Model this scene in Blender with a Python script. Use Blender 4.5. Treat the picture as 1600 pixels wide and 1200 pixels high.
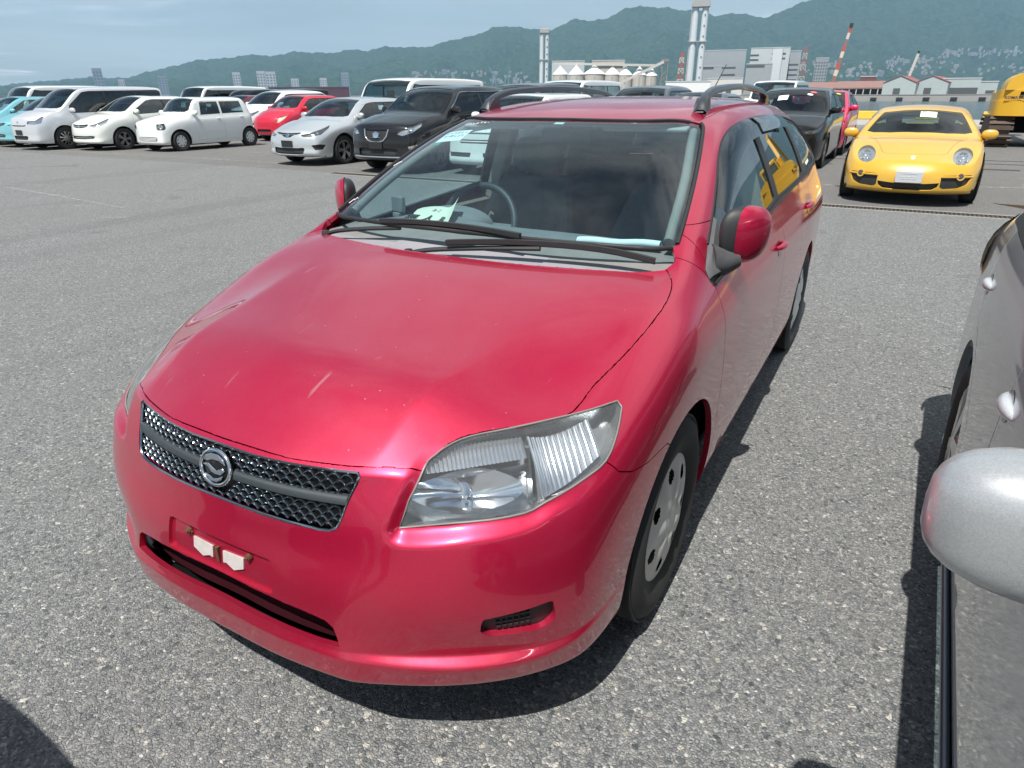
import bpy, bmesh, math, random
import numpy as np
from mathutils import Vector, Matrix
from mathutils.bvhtree import BVHTree
from mathutils.geometry import tessellate_polygon

R = math.radians
rng = random.Random(7)
scene = bpy.context.scene
for _o in list(bpy.data.objects):
    bpy.data.objects.remove(_o)
col = scene.collection

# ------------------------------------------------------------------ camera
cam_data = bpy.data.cameras.new('camera')
cam = bpy.data.objects.new('camera', cam_data)
col.objects.link(cam)
CAM = Vector((1.23203, -0.76560, 1.47681))
YAW, PITCH, ROLL = 0.518452, 0.415987, -0.006240
_f = Vector((-math.sin(YAW) * math.cos(PITCH), math.cos(YAW) * math.cos(PITCH), -math.sin(PITCH)))
_r = Vector((math.cos(YAW), math.sin(YAW), 0))
_u = _r.cross(_f)
_r2 = _r * math.cos(ROLL) + _u * math.sin(ROLL)
_u2 = _u * math.cos(ROLL) - _r * math.sin(ROLL)
cam.matrix_world = Matrix(((_r2.x, _u2.x, -_f.x, CAM.x), (_r2.y, _u2.y, -_f.y, CAM.y),
                           (_r2.z, _u2.z, -_f.z, CAM.z), (0, 0, 0, 1)))
cam_data.sensor_width = 36.0
cam_data.lens = 1026.248 / 1600 * 36.0
cam_data.clip_start = 0.02
cam_data.clip_end = 60000
scene.camera = cam

# ------------------------------------------------------------------ sun, sky
SUN_DIR = Vector((0.03, -0.52, 1.0)).normalized()          # towards the sun
sun_data = bpy.data.lights.new('sun', 'SUN')
sun_data.energy = 5.0
sun_data.angle = R(0.53)
sun_data.color = (1.0, 0.955, 0.89)
sun = bpy.data.objects.new('sun', sun_data)
col.objects.link(sun)
sun.rotation_euler = SUN_DIR.to_track_quat('Z', 'Y').to_euler()
sun.location = (0, 0, 50)

world = bpy.data.worlds.new('World')
scene.world = world
world.use_nodes = True
_n = world.node_tree.nodes
_l = world.node_tree.links
_n.clear()
_out = _n.new('ShaderNodeOutputWorld')
_bg = _n.new('ShaderNodeBackground')
_sky = _n.new('ShaderNodeTexSky')
_sky.sky_type = 'NISHITA'
_sky.sun_disc = False
_sky.sun_elevation = math.asin(SUN_DIR.z)
_sky.sun_rotation = math.atan2(SUN_DIR.x, SUN_DIR.y)
_sky.air_density = 1.0
_sky.dust_density = 1.2
_sky.ozone_density = 1.0
_bg.inputs['Strength'].default_value = 0.05
# thin veil of cloud plus a few darker puffs, laid out on a plane high above (direction / z)
_tc = _n.new('ShaderNodeTexCoord')
_sep = _n.new('ShaderNodeSeparateXYZ')
_l.new(_tc.outputs['Generated'], _sep.inputs[0])


def _wm(op, a, b=None, c=None):
    m = _n.new('ShaderNodeMath')
    m.operation = op
    for i, v in enumerate((a, b, c)):
        if v is None:
            continue
        if isinstance(v, (int, float)):
            m.inputs[i].default_value = v
        else:
            _l.new(v, m.inputs[i])
    return m.outputs[0]


_zz = _wm('ADD', _wm('MAXIMUM', _sep.outputs['Z'], 0.0), 0.045)
_cx = _wm('DIVIDE', _sep.outputs['X'], _zz)
_cy = _wm('DIVIDE', _sep.outputs['Y'], _zz)
_cmb = _n.new('ShaderNodeCombineXYZ')
_l.new(_cx, _cmb.inputs[0])
_l.new(_cy, _cmb.inputs[1])


def _wnoise(scale, detail, rough, off=0.0, dist=0.0):
    t = _n.new('ShaderNodeTexNoise')
    t.inputs['Scale'].default_value = scale
    t.inputs['Detail'].default_value = detail
    t.inputs['Roughness'].default_value = rough
    t.inputs['Distortion'].default_value = dist
    mp = _n.new('ShaderNodeMapping')
    mp.inputs['Location'].default_value = (off, off * 1.7, 0)
    _l.new(_cmb.outputs[0], mp.inputs[0])
    _l.new(mp.outputs[0], t.inputs['Vector'])
    return t.outputs['Fac']


def _wramp(fac, a, b):
    m = _n.new('ShaderNodeMapRange')
    m.interpolation_type = 'SMOOTHSTEP'
    m.inputs['From Min'].default_value = a
    m.inputs['From Max'].default_value = b
    _l.new(fac, m.inputs['Value'])
    return m.outputs[0]


_veil = _wramp(_wnoise(0.22, 6, 0.55, 3.1), 0.30, 0.72)
_puff = _wramp(_wnoise(0.36, 9, 0.62, 4.3, 0.6), 0.49, 0.63)
_shade = _wramp(_wnoise(0.22, 5, 0.6, 27.1, 0.2), 0.44, 0.58)
_mix1 = _n.new('ShaderNodeMixRGB')
_low = _n.new('ShaderNodeMapRange')                         # thin cloud thickens towards the horizon
_low.interpolation_type = 'SMOOTHSTEP'
_low.inputs['From Min'].default_value = 0.45
_low.inputs['From Max'].default_value = 0.02
_low.inputs['To Min'].default_value = 0.05
_low.inputs['To Max'].default_value = 0.88
_l.new(_sep.outputs['Z'], _low.inputs['Value'])
_l.new(_wm('MULTIPLY', _wm('MULTIPLY_ADD', _veil, 0.45, 0.55), _low.outputs[0]), _mix1.inputs['Fac'])
_l.new(_sky.outputs[0], _mix1.inputs[1])
_mix1.inputs[2].default_value = (10.8, 12.8, 13.3, 1)
_mix2 = _n.new('ShaderNodeMixRGB')
_l.new(_wm('MULTIPLY', _puff, 0.92), _mix2.inputs['Fac'])
_l.new(_mix1.outputs[0], _mix2.inputs[1])
_mixc = _n.new('ShaderNodeMixRGB')
_l.new(_shade, _mixc.inputs['Fac'])
_mixc.inputs[1].default_value = (8.2, 10.0, 10.9, 1)
_mixc.inputs[2].default_value = (17.0, 17.6, 17.6, 1)
_l.new(_mixc.outputs[0], _mix2.inputs[2])
_l.new(_mix2.outputs[0], _bg.inputs['Color'])
_l.new(_bg.outputs[0], _out.inputs['Surface'])

vs = scene.view_settings
vs.view_transform = 'Standard'
vs.look = 'None'
vs.exposure = 0.46
vs.gamma = 1.0
vs.use_curve_mapping = False
scene.cycles.use_denoising = True
scene.cycles.max_bounces = 8
scene.cycles.transparent_max_bounces = 24
scene.cycles.sample_clamp_indirect = 6.0
scene.cycles.caustics_reflective = False
scene.cycles.caustics_refractive = False

# ------------------------------------------------------------------ object helpers


def tag(o, label=None, cat=None, group=None, kind=None):
    if label:
        o['label'] = label
    if cat:
        o['category'] = cat
    if group:
        o['group'] = group
    if kind:
        o['kind'] = kind
    return o


def empty(name, loc=(0, 0, 0), rz=0.0, label=None, cat=None, group=None):
    o = bpy.data.objects.new(name, None)
    o.empty_display_size = 0.2
    col.objects.link(o)
    o.location = loc
    o.rotation_euler = (0, 0, rz)
    return tag(o, label, cat, group)


def link(name, mesh, parent=None):
    o = bpy.data.objects.new(name, mesh)
    col.objects.link(o)
    if parent is not None:
        o.parent = parent
    return o


def sharp_by_angle(me, deg):
    """smooth shading with edges steeper than deg kept hard"""
    n = len(me.polygons)
    if not n:
        return
    me.polygons.foreach_set('use_smooth', np.ones(n, bool))
    bm = bmesh.new()
    bm.from_mesh(me)
    c = R(deg)
    for e in bm.edges:
        if len(e.link_faces) == 2:
            e.smooth = e.calc_face_angle(0.0) < c
    bm.to_mesh(me)
    bm.free()


class MB:
    """collects shapes; build() links them as one mesh object"""

    def __init__(self):
        self.v, self.f, self.mi, self.cur = [], [], [], 0

    def m(self, i):
        self.cur = i
        return self

    def add(self, vs_, fs):
        b = len(self.v)
        self.v += [tuple(p) for p in vs_]
        self.f += [tuple(i + b for i in q) for q in fs]
        self.mi += [self.cur] * len(fs)
        return self

    def box(self, x0, x1, y0, y1, z0, z1, M=None):
        P = [(x, y, z) for z in (z0, z1) for y in (y0, y1) for x in (x0, x1)]
        if M is not None:
            P = [tuple(M @ Vector(p)) for p in P]
        return self.add(P, [(0, 2, 3, 1), (4, 5, 7, 6), (0, 1, 5, 4), (2, 6, 7, 3), (0, 4, 6, 2), (1, 3, 7, 5)])

    def cbox(self, c, s, M=None):
        return self.box(c[0] - s[0] / 2, c[0] + s[0] / 2, c[1] - s[1] / 2, c[1] + s[1] / 2, c[2] - s[2] / 2, c[2] + s[2] / 2, M)

    def bar(self, a, b, w, h=None, up=(0, 0, 1)):
        """rectangular bar from a to b"""
        a, b = Vector(a), Vector(b)
        h = w if h is None else h
        d = (b - a)
        L = d.length
        d.normalize()
        s = d.cross(Vector(up))
        if s.length < 1e-4:
            s = d.cross(Vector((1, 0, 0)))
        s.normalize()
        t = s.cross(d)
        P = []
        for q in (a, b):
            for sx, sy in ((-1, -1), (1, -1), (1, 1), (-1, 1)):
                P.append(q + s * (sx * w / 2) + t * (sy * h / 2))
        return self.add(P, [(3, 2, 1, 0), (4, 5, 6, 7), (0, 1, 5, 4), (1, 2, 6, 5), (2, 3, 7, 6), (3, 0, 4, 7)])

    def tube(self, pts, rad, n=8, caps=True, closed=False):
        pts = [Vector(p) for p in pts]
        k = len(pts)
        rad = [rad] * k if isinstance(rad, (int, float)) else rad
        rings = []
        prev = None
        for i, p in enumerate(pts):
            if closed:
                d = pts[(i + 1) % k] - pts[i - 1]
            else:
                d = pts[min(i + 1, k - 1)] - pts[max(i - 1, 0)]
            d.normalize()
            if prev is None:
                s = d.cross(Vector((0, 0, 1)))
                if s.length < 1e-3:
                    s = d.cross(Vector((1, 0, 0)))
            else:
                s = prev - d * prev.dot(d)
            s.normalize()
            prev = s
            t = d.cross(s)
            rings.append([p + (s * math.cos(2 * math.pi * j / n) + t * math.sin(2 * math.pi * j / n)) * rad[i] for j in range(n)])
        V = [q for r_ in rings for q in r_]
        F = []
        for i in range(k if closed else k - 1):
            i2 = (i + 1) % k
            for j in range(n):
                F.append((i * n + j, i * n + (j + 1) % n, i2 * n + (j + 1) % n, i2 * n + j))
        if caps and not closed:
            F.append(tuple(range(n - 1, -1, -1)))
            F.append(tuple((k - 1) * n + j for j in range(n)))
        return self.add(V, F)

    def lathe(self, prof, axis='z', n=24, origin=(0, 0, 0), M=None):
        """prof = (radius, along) pairs, spun about the axis"""
        V, F = [], []
        o = Vector(origin)
        for r_, h in prof:
            for j in range(n):
                a = 2 * math.pi * j / n
                c, s = r_ * math.cos(a), r_ * math.sin(a)
                p = {'z': (c, s, h), 'x': (h, c, s), 'y': (s, h, c)}[axis]
                p = o + Vector(p)
                V.append(tuple(M @ p) if M is not None else tuple(p))
        for i in range(len(prof) - 1):
            for j in range(n):
                F.append((i * n + j, i * n + (j + 1) % n, (i + 1) * n + (j + 1) % n, (i + 1) * n + j))
        return self.add(V, F)

    def prism(self, poly, z0, z1, M=None):
        """polygon in xy extruded in z, M maps to the world"""
        n = len(poly)
        V = [Vector((p[0], p[1], z)) for z in (z0, z1) for p in poly]
        if M is not None:
            V = [M @ q for q in V]
        tris = tessellate_polygon([[Vector((p[0], p[1], 0)) for p in poly]])
        F = [tuple(reversed(t)) for t in tris] + [tuple(i + n for i in t) for t in tris]
        F += [(i, (i + 1) % n, n + (i + 1) % n, n + i) for i in range(n)]
        return self.add(V, F)

    def grid(self, rows):
        n = len(rows[0])
        V = [p for r_ in rows for p in r_]
        F = [(i * n + j, i * n + j + 1, (i + 1) * n + j + 1, (i + 1) * n + j) for i in range(len(rows) - 1) for j in range(n - 1)]
        return self.add(V, F)

    def mesh(self, name, mats, smooth=None, fix=True):
        me = bpy.data.meshes.new(name)
        me.from_pydata(self.v, [], self.f)
        for m_ in (mats if isinstance(mats, (list, tuple)) else [mats]):
            me.materials.append(m_)
        if len(set(self.mi)) > 1:
            me.polygons.foreach_set('material_index', self.mi)
        if fix:
            bm = bmesh.new()
            bm.from_mesh(me)
            bmesh.ops.recalc_face_normals(bm, faces=bm.faces)
            bm.to_mesh(me)
            bm.free()
        if smooth:
            sharp_by_angle(me, smooth)
        me.update()
        return me

    def build(self, name, mats, parent=None, smooth=None, bevel=0.0, fix=True):
        o = link(name, self.mesh(name, mats, smooth, fix), parent)
        if bevel:
            b = o.modifiers.new('bevel', 'BEVEL')
            b.width = bevel
            b.segments = 2
            b.limit_method = 'ANGLE'
            b.angle_limit = R(35)
            b.harden_normals = False
            o.data.polygons.foreach_set('use_smooth', np.ones(len(o.data.polygons), bool))
            sharp_by_angle(o.data, 40)
        return o


# ------------------------------------------------------------------ materials
MATS = {}


class NT:
    def __init__(self, m):
        self.t = m.node_tree
        self.n, self.l = self.t.nodes, self.t.links
        self.b = self.n['Principled BSDF']
        self.out = self.n['Material Output']

    def new(self, kind, **kw):
        x = self.n.new('ShaderNode' + kind)
        for k, v in kw.items():
            setattr(x, k, v)
        return x

    def put(self, sock, v):
        if isinstance(v, bpy.types.NodeSocket):
            self.l.new(v, sock)
        elif v is not None:
            if isinstance(v, (tuple, list)) and len(v) == 3 and sock.type == 'RGBA':
                v = (*v, 1)
            sock.default_value = v

    def math(self, op, a, b=None, c=None, clamp=False):
        m = self.new('Math', operation=op, use_clamp=clamp)
        for i, v in enumerate((a, b, c)):
            if v is not None:
                self.put(m.inputs[i], v)
        return m.outputs[0]

    def coord(self, which='Object', scale=None, loc=None, rot=None):
        t = self.new('TexCoord')
        s = t.outputs[which]
        if scale or loc or rot:
            mp = self.new('Mapping')
            self.l.new(s, mp.inputs[0])
            if scale:
                mp.inputs['Scale'].default_value = scale if isinstance(scale, tuple) else (scale,) * 3
            if loc:
                mp.inputs['Location'].default_value = loc
            if rot:
                mp.inputs['Rotation'].default_value = rot
            s = mp.outputs[0]
        return s

    def noise(self, vec, scale, detail=4, rough=0.55, dist=0.0, out='Fac'):
        t = self.new('TexNoise')
        self.put(t.inputs['Vector'], vec)
        t.inputs['Scale'].default_value = scale
        t.inputs['Detail'].default_value = detail
        t.inputs['Roughness'].default_value = rough
        t.inputs['Distortion'].default_value = dist
        return t.outputs[out]

    def voro(self, vec, scale, feature='F1', out='Distance', rand=1.0):
        t = self.new('TexVoronoi', feature=feature)
        self.put(t.inputs['Vector'], vec)
        t.inputs['Scale'].default_value = scale
        t.inputs['Randomness'].default_value = rand
        return t.outputs[out]

    def rng(self, v, a, b, c=0.0, d=1.0, smooth=False):
        m = self.new('MapRange')
        if smooth:
            m.interpolation_type = 'SMOOTHSTEP'
        self.put(m.inputs['Value'], v)
        for k, x in (('From Min', a), ('From Max', b), ('To Min', c), ('To Max', d)):
            self.put(m.inputs[k], x)
        return m.outputs[0]

    def ramp(self, v, stops, mode='LINEAR'):
        r_ = self.new('ValToRGB')
        r_.color_ramp.interpolation = mode
        el = r_.color_ramp.elements
        while len(el) < len(stops):
            el.new(0.5)
        for e, (p, c) in zip(el, stops):
            e.position = p
            e.color = (*c, 1) if len(c) == 3 else c
        self.put(r_.inputs['Fac'], v)
        return r_.outputs['Color']

    def mix(self, fac, a, b, mode='MIX'):
        m = self.new('MixRGB', blend_type=mode)
        self.put(m.inputs['Fac'], fac)
        self.put(m.inputs[1], a)
        self.put(m.inputs[2], b)
        return m.outputs[0]

    def bump(self, h, strength, dist, normal=None):
        b = self.new('Bump')
        b.inputs['Strength'].default_value = strength
        b.inputs['Distance'].default_value = dist
        self.put(b.inputs['Height'], h)
        if normal is not None:
            self.l.new(normal, b.inputs['Normal'])
        return b.outputs[0]


def mat(name, color=(0.5, 0.5, 0.5), rough=0.5, metal=0.0, coat=0.0, coat_rough=0.03, spec=0.5, var=0.08, nscale=6.0, emit=0.0, bump=0.0):
    """principled material with a little procedural unevenness in colour and gloss"""
    if name in MATS:
        return MATS[name]
    m = bpy.data.materials.new(name)
    m.use_nodes = True
    t = NT(m)
    v = t.coord('Object')
    n = t.noise(v, nscale, 5, 0.6)
    c = t.mix(n, tuple(x * (1 - var) for x in color), tuple(min(1, x * (1 + var)) for x in color))
    t.put(t.b.inputs['Base Color'], c)
    t.put(t.b.inputs['Roughness'], t.rng(n, 0.3, 0.7, max(0.02, rough * 0.88), min(1, rough * 1.12)))
    t.b.inputs['Metallic'].default_value = metal
    t.b.inputs['Coat Weight'].default_value = coat
    t.b.inputs['Coat Roughness'].default_value = coat_rough
    t.b.inputs['Specular IOR Level'].default_value = spec
    if bump:
        t.put(t.b.inputs['Normal'], t.bump(t.noise(v, nscale * 12, 3), bump, 0.002))
    MATS[name] = m
    return m


def paint(name, color, metal=0.35, rough=0.36, flake=0.15, dust=0.25, coat=1.0, spec=0.5):
    """car paint: flaky base, clear coat, a film of dust low on the body"""
    if name in MATS:
        return MATS[name]
    m = bpy.data.materials.new(name)
    m.use_nodes = True
    t = NT(m)
    v = t.coord('Object')
    fl = t.voro(v, 900, out='Color')
    flv = t.new('SeparateColor')
    t.l.new(fl, flv.inputs[0])
    c = t.mix(t.math('MULTIPLY', flv.outputs[0], flake), color, tuple(min(1, x * 1.7 + 0.02) for x in color))
    sep = t.new('SeparateXYZ')
    t.l.new(v, sep.inputs[0])
    d = t.noise(v, 5, 6, 0.7)
    low = t.rng(sep.outputs['Z'], 0.62, 0.12)
    dm = t.math('MULTIPLY', t.math('MULTIPLY', low, t.rng(d, 0.35, 0.75)), dust)
    c = t.mix(dm, c, (0.30, 0.26, 0.22))
    t.put(t.b.inputs['Base Color'], c)
    t.b.inputs['Metallic'].default_value = metal
    t.b.inputs['Roughness'].default_value = rough
    t.b.inputs['Specular IOR Level'].default_value = spec
    t.b.inputs['Coat Weight'].default_value = coat
    t.put(t.b.inputs['Coat Roughness'], t.rng(d, 0.3, 0.8, 0.02, 0.09))
    MATS[name] = m
    return m


def glass(name, tint=(0.80, 0.92, 0.88), refl=1.0, pale_film=0.0, rough=0.0):
    """thin pane: clear transmission plus fresnel reflection, a pale film for dust and for painted brightness on lamp lenses"""
    if name in MATS:
        return MATS[name]
    m = bpy.data.materials.new(name)
    m.use_nodes = True
    t = NT(m)
    t.n.remove(t.b)
    tr = t.new('BsdfTransparent')
    tr.inputs[0].default_value = (*tint, 1)
    gl = t.new('BsdfGlossy')
    gl.inputs['Roughness'].default_value = rough
    gl.inputs['Color'].default_value = (1, 1, 1, 1)
    lw = t.new('LayerWeight')
    lw.inputs['Blend'].default_value = .5
    fres = t.math('MULTIPLY_ADD', t.math('POWER', lw.outputs['Facing'], 5.0), .92, .08 * refl)
    mx = t.new('MixShader')
    t.put(mx.inputs[0], t.math('MINIMUM', fres, 1.0))
    t.l.new(tr.outputs[0], mx.inputs[1])
    t.l.new(gl.outputs[0], mx.inputs[2])
    last = mx.outputs[0]
    if pale_film:
        df = t.new('BsdfDiffuse')
        df.inputs[0].default_value = (0.62, 0.60, 0.56, 1)
        v = t.coord('Object')
        sp = t.rng(t.voro(v, 62), 0.10, 0.0)
        sp2 = t.math('MULTIPLY', sp, t.rng(t.noise(v, 3.0, 4), 0.45, 0.7))
        film = t.rng(t.noise(v, 2.2, 5, 0.6), 0.3, 0.8, 0.25, 1.0)
        k = t.math('ADD', t.math('MULTIPLY', film, pale_film), t.math('MULTIPLY', sp2, 0.5), clamp=True)
        mx2 = t.new('MixShader')
        t.put(mx2.inputs[0], k)
        t.l.new(last, mx2.inputs[1])
        t.l.new(df.outputs[0], mx2.inputs[2])
        last = mx2.outputs[0]
    t.l.new(last, t.out.inputs['Surface'])
    MATS[name] = m
    return m


# ------------------------------------------------------------------ car body surfaces
def catmull(V, F, level, crease=None):
    me = bpy.data.meshes.new('tmp')
    me.from_pydata([tuple(p) for p in V], [], F)
    at = me.attributes.new('src', 'INT', 'FACE')
    at.data.foreach_set('value', np.arange(len(F), dtype=np.int32))
    if crease:
        ca = me.attributes.new('crease_edge', 'FLOAT', 'EDGE')
        w = np.zeros(len(me.edges), np.float32)
        for e in me.edges:
            k = (min(e.vertices), max(e.vertices))
            if k in crease:
                w[e.index] = crease[k]
        ca.data.foreach_set('value', w)
    o = link('tmp', me)
    md = o.modifiers.new('s', 'SUBSURF')
    md.levels = level
    md.boundary_smooth = 'PRESERVE_CORNERS'
    dg = bpy.context.evaluated_depsgraph_get()
    ev = o.evaluated_get(dg)
    m2 = ev.to_mesh()
    P = np.empty(len(m2.vertices) * 3, np.float32)
    m2.vertices.foreach_get('co', P)
    Q = np.empty(len(m2.loops), np.int32)
    m2.loops.foreach_get('vertex_index', Q)
    S = np.empty(len(m2.polygons), np.int32)
    m2.attributes['src'].data.foreach_get('value', S)
    ev.to_mesh_clear()
    bpy.data.objects.remove(o)
    bpy.data.meshes.remove(me)
    return P.reshape(-1, 3).astype(float), Q.reshape(-1, 4), S


def cage_faces(W, T, cf, cr):
    """W[r][c]: wrap rows from the front centre line round the side to the rear centre line (x >= 0).
    T[j][i]: top rows j = cf..cr, i from the edge (matches W[-1][cf + j]) to the centre line."""
    V, F, key, idx = [], [], [], {}

    def vid(p):
        k = (round(p[0], 5), round(p[1], 5), round(p[2], 5))
        if k not in idx:
            idx[k] = len(V)
            V.append(p)
        return idx[k]

    for s in (1, -1):
        for r in range(len(W) - 1):
            for c in range(len(W[0]) - 1):
                q = [W[r][c], W[r][c + 1], W[r + 1][c + 1], W[r + 1][c]]
                ids = [vid((p[0] * s, p[1], p[2])) for p in q]
                F.append(tuple(ids if s > 0 else ids[::-1]))
                key.append(('W', r, c, s))
        for j in range(len(T) - 1):
            for i in range(len(T[0]) - 1):
                q = [T[j][i], T[j + 1][i], T[j + 1][i + 1], T[j][i + 1]]
                ids = [vid((p[0] * s, p[1], p[2])) for p in q]
                F.append(tuple(ids if s > 0 else ids[::-1]))
                key.append(('T', j, i, s))
    return V, F, key, vid


def fit_surface(W, T, cf, cr, level, crease_pts=(), iters=3):
    V, F, key, vid = cage_faces(W, T, cf, cr)
    crease = {}
    for a, b, w in crease_pts:
        for s in (1, -1):
            i, j = vid((a[0] * s, a[1], a[2])), vid((b[0] * s, b[1], b[2]))
            crease[(min(i, j), max(i, j))] = w
    tgt = np.array(V, float)
    C = tgt.copy()
    for _ in range(iters):
        P, _q, _s = catmull(C, F, 1, crease)
        C += 0.85 * (tgt - P[:len(C)])
    P, Q, S = catmull(C, F, level, crease)
    return P, Q, [key[i] for i in S]


def poly_dist(px, py, poly):
    """signed distance to a polygon, negative inside (numpy)"""
    d = np.full(px.shape, 1e9)
    ins = np.zeros(px.shape, bool)
    n = len(poly)
    for i in range(n):
        x1, y1 = poly[i][0], poly[i][1]
        x2, y2 = poly[(i + 1) % n][0], poly[(i + 1) % n][1]
        ex, ey = x2 - x1, y2 - y1
        t = np.clip(((px - x1) * ex + (py - y1) * ey) / (ex * ex + ey * ey + 1e-12), 0, 1)
        d = np.minimum(d, np.hypot(px - x1 - t * ex, py - y1 - t * ey))
        c = ((y1 > py) != (y2 > py)) & (px < (x2 - x1) * (py - y1) / (y2 - y1 + 1e-12) + x1)
        ins ^= c
    return np.where(ins, -d, d)


class Panels:
    """a dense body surface that can be cut along outlines into panels"""

    def __init__(self, P, Q, keys, default=0):
        self.bm = bmesh.new()
        vs_ = [self.bm.verts.new(p) for p in P]
        self.lay = self.bm.faces.layers.int.new('panel')
        for q, k in zip(Q, keys):
            f = self.bm.faces.new([vs_[i] for i in q])
            f[self.lay] = default(k) if callable(default) else default
        self.bm.normal_update()
        self.P, self.Q = P, Q
        self.base = list(self.bm.faces)
        self.cen = P[Q].mean(1)
        self.rad = float(np.linalg.norm(P[Q] - self.cen[:, None], axis=2).max()) * 1.1
        self.extra = set()
        self.groups = None
        self.bvh = BVHTree.FromPolygons([Vector(p) for p in P], [tuple(int(i) for i in q) for q in Q])
        N = np.zeros_like(P)
        a, b, c, d = (P[Q[:, i]] for i in range(4))
        fn = np.cross(c - a, d - b)
        for i in range(4):
            np.add.at(N, Q[:, i], fn)
        self.N = N / np.maximum(np.linalg.norm(N, axis=1), 1e-12)[:, None]
        self.NV = [Vector(n) for n in self.N]
        self.PV = [Vector(p) for p in P]
        self.QL = Q.tolist()
        self.known = {(round(p.x, 6), round(p.y, 6), round(p.z, 6)): n for p, n in zip(self.PV, self.NV)}

    def normal(self, co):
        k = self.known.get((round(co.x, 6), round(co.y, 6), round(co.z, 6)))
        if k is not None:
            return k
        loc, n, fi, d = self.bvh.find_nearest(co)
        if fi is None:
            return Vector((0, 0, 1))
        nn = Vector((0, 0, 0))
        for i in self.QL[fi]:
            nn += self.NV[i] / ((self.PV[i] - loc).length_squared + 1e-9)
        return nn.normalized()

    def split(self, faces, co, no):
        D, on = {}, set()
        for f in faces:
            for q in f.verts:
                if q not in D:
                    d = (q.co - co).dot(no)
                    D[q] = d
                    if abs(d) < 1e-6:
                        on.add(q)
        for e in {x for f in faces for x in f.edges}:
            p, q = e.verts
            dp, dq = D[p], D[q]
            if p in on or q in on or dp * dq > 0:
                continue
            ne, nv = bmesh.utils.edge_split(e, p, dp / (dp - dq))
            on.add(nv)
        new = set(faces)
        lay = self.lay
        for f in faces:
            vs_ = list(f.verts)
            k = [i for i, q in enumerate(vs_) if q in on]
            if len(k) == 2 and (k[1] - k[0]) not in (1, len(vs_) - 1):
                nf, _lp = bmesh.utils.face_split(f, vs_[k[0]], vs_[k[1]])
                nf[lay] = f[lay]
                new.add(nf)
        return new

    def cut(self, poly, basis, new, only=None, where=None):
        """basis = (u, v) axes of the drawing plane; faces inside the outline get panel id `new`"""
        u, v = Vector(basis[0]), Vector(basis[1])
        w = u.cross(v).normalized()
        bm, lay = self.bm, self.lay
        poly = [Vector(p) for p in poly]
        n = len(poly)

        def ok(f):
            return (only is None or f[lay] in only) and (where is None or where(f.calc_center_median()))

        us = [p.x for p in poly]
        vs_ = [p.y for p in poly]
        bx = (min(us) - 1e-4, max(us) + 1e-4, min(vs_) - 1e-4, max(vs_) + 1e-4)
        cand = {}
        cu = self.cen @ np.array(u)
        cv = self.cen @ np.array(v)
        r_ = self.rad
        hit_ = np.nonzero((cu > bx[0] - r_) & (cu < bx[1] + r_) & (cv > bx[2] - r_) & (cv < bx[3] + r_))[0]
        self.extra = {f for f in self.extra if f.is_valid}
        self.groups = None
        for f in [self.base[i] for i in hit_] + list(self.extra):
            if not f.is_valid or not ok(f):
                continue
            fu = [q.co.dot(u) for q in f.verts]
            fv = [q.co.dot(v) for q in f.verts]
            if max(fu) > bx[0] and min(fu) < bx[1] and max(fv) > bx[2] and min(fv) < bx[3]:
                cand[f] = (min(fu), max(fu), min(fv), max(fv))
        # only faces close to the outline itself can be cut
        if cand:
            keys_ = list(cand)
            bb = np.array([cand[f] for f in keys_])
            cx, cy = (bb[:, 0] + bb[:, 1]) / 2, (bb[:, 2] + bb[:, 3]) / 2
            half = np.hypot(bb[:, 1] - bb[:, 0], bb[:, 3] - bb[:, 2]) / 2
            sd = np.abs(poly_dist(cx, cy, [(p.x, p.y) for p in poly]))
            edge = {keys_[i]: cand[keys_[i]] for i in np.nonzero(sd <= half + 1e-4)[0]}
        else:
            edge = {}
        rest = [f for f in cand if f not in edge]
        for i in range(n):
            a, b = poly[i], poly[(i + 1) % n]
            e = b - a
            if e.length < 1e-7:
                continue
            l0, l1, l2, l3 = (min(a.x, b.x) - 1e-5, max(a.x, b.x) + 1e-5, min(a.y, b.y) - 1e-5, max(a.y, b.y) + 1e-5)
            near = [f for f, q in edge.items() if q[1] >= l0 and q[0] <= l1 and q[3] >= l2 and q[2] <= l3]
            if not near:
                continue
            no = (u * -e.y + v * e.x).normalized()
            co = u * a.x + v * a.y
            fs = self.split(near, co, no)
            self.extra |= fs
            for f in near:
                edge.pop(f, None)
            for f in fs | {f for f in near if f.is_valid}:
                fu = [q.co.dot(u) for q in f.verts]
                fv = [q.co.dot(v) for q in f.verts]
                edge[f] = (min(fu), max(fu), min(fv), max(fv))
        cand = rest + [f for f in edge if f.is_valid]
        inside = []
        P2 = [(p.x, p.y) for p in poly]
        for f in cand:
            c = f.calc_center_median()
            if not ok(f):
                continue
            x, y = c.dot(u), c.dot(v)
            hit = False
            for i in range(n):
                (x1, y1), (x2, y2) = P2[i], P2[(i + 1) % n]
                if (y1 > y) != (y2 > y) and x < (x2 - x1) * (y - y1) / (y2 - y1) + x1:
                    hit = not hit
            if hit:
                f[lay] = new
                inside.append(f)
        return inside

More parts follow.
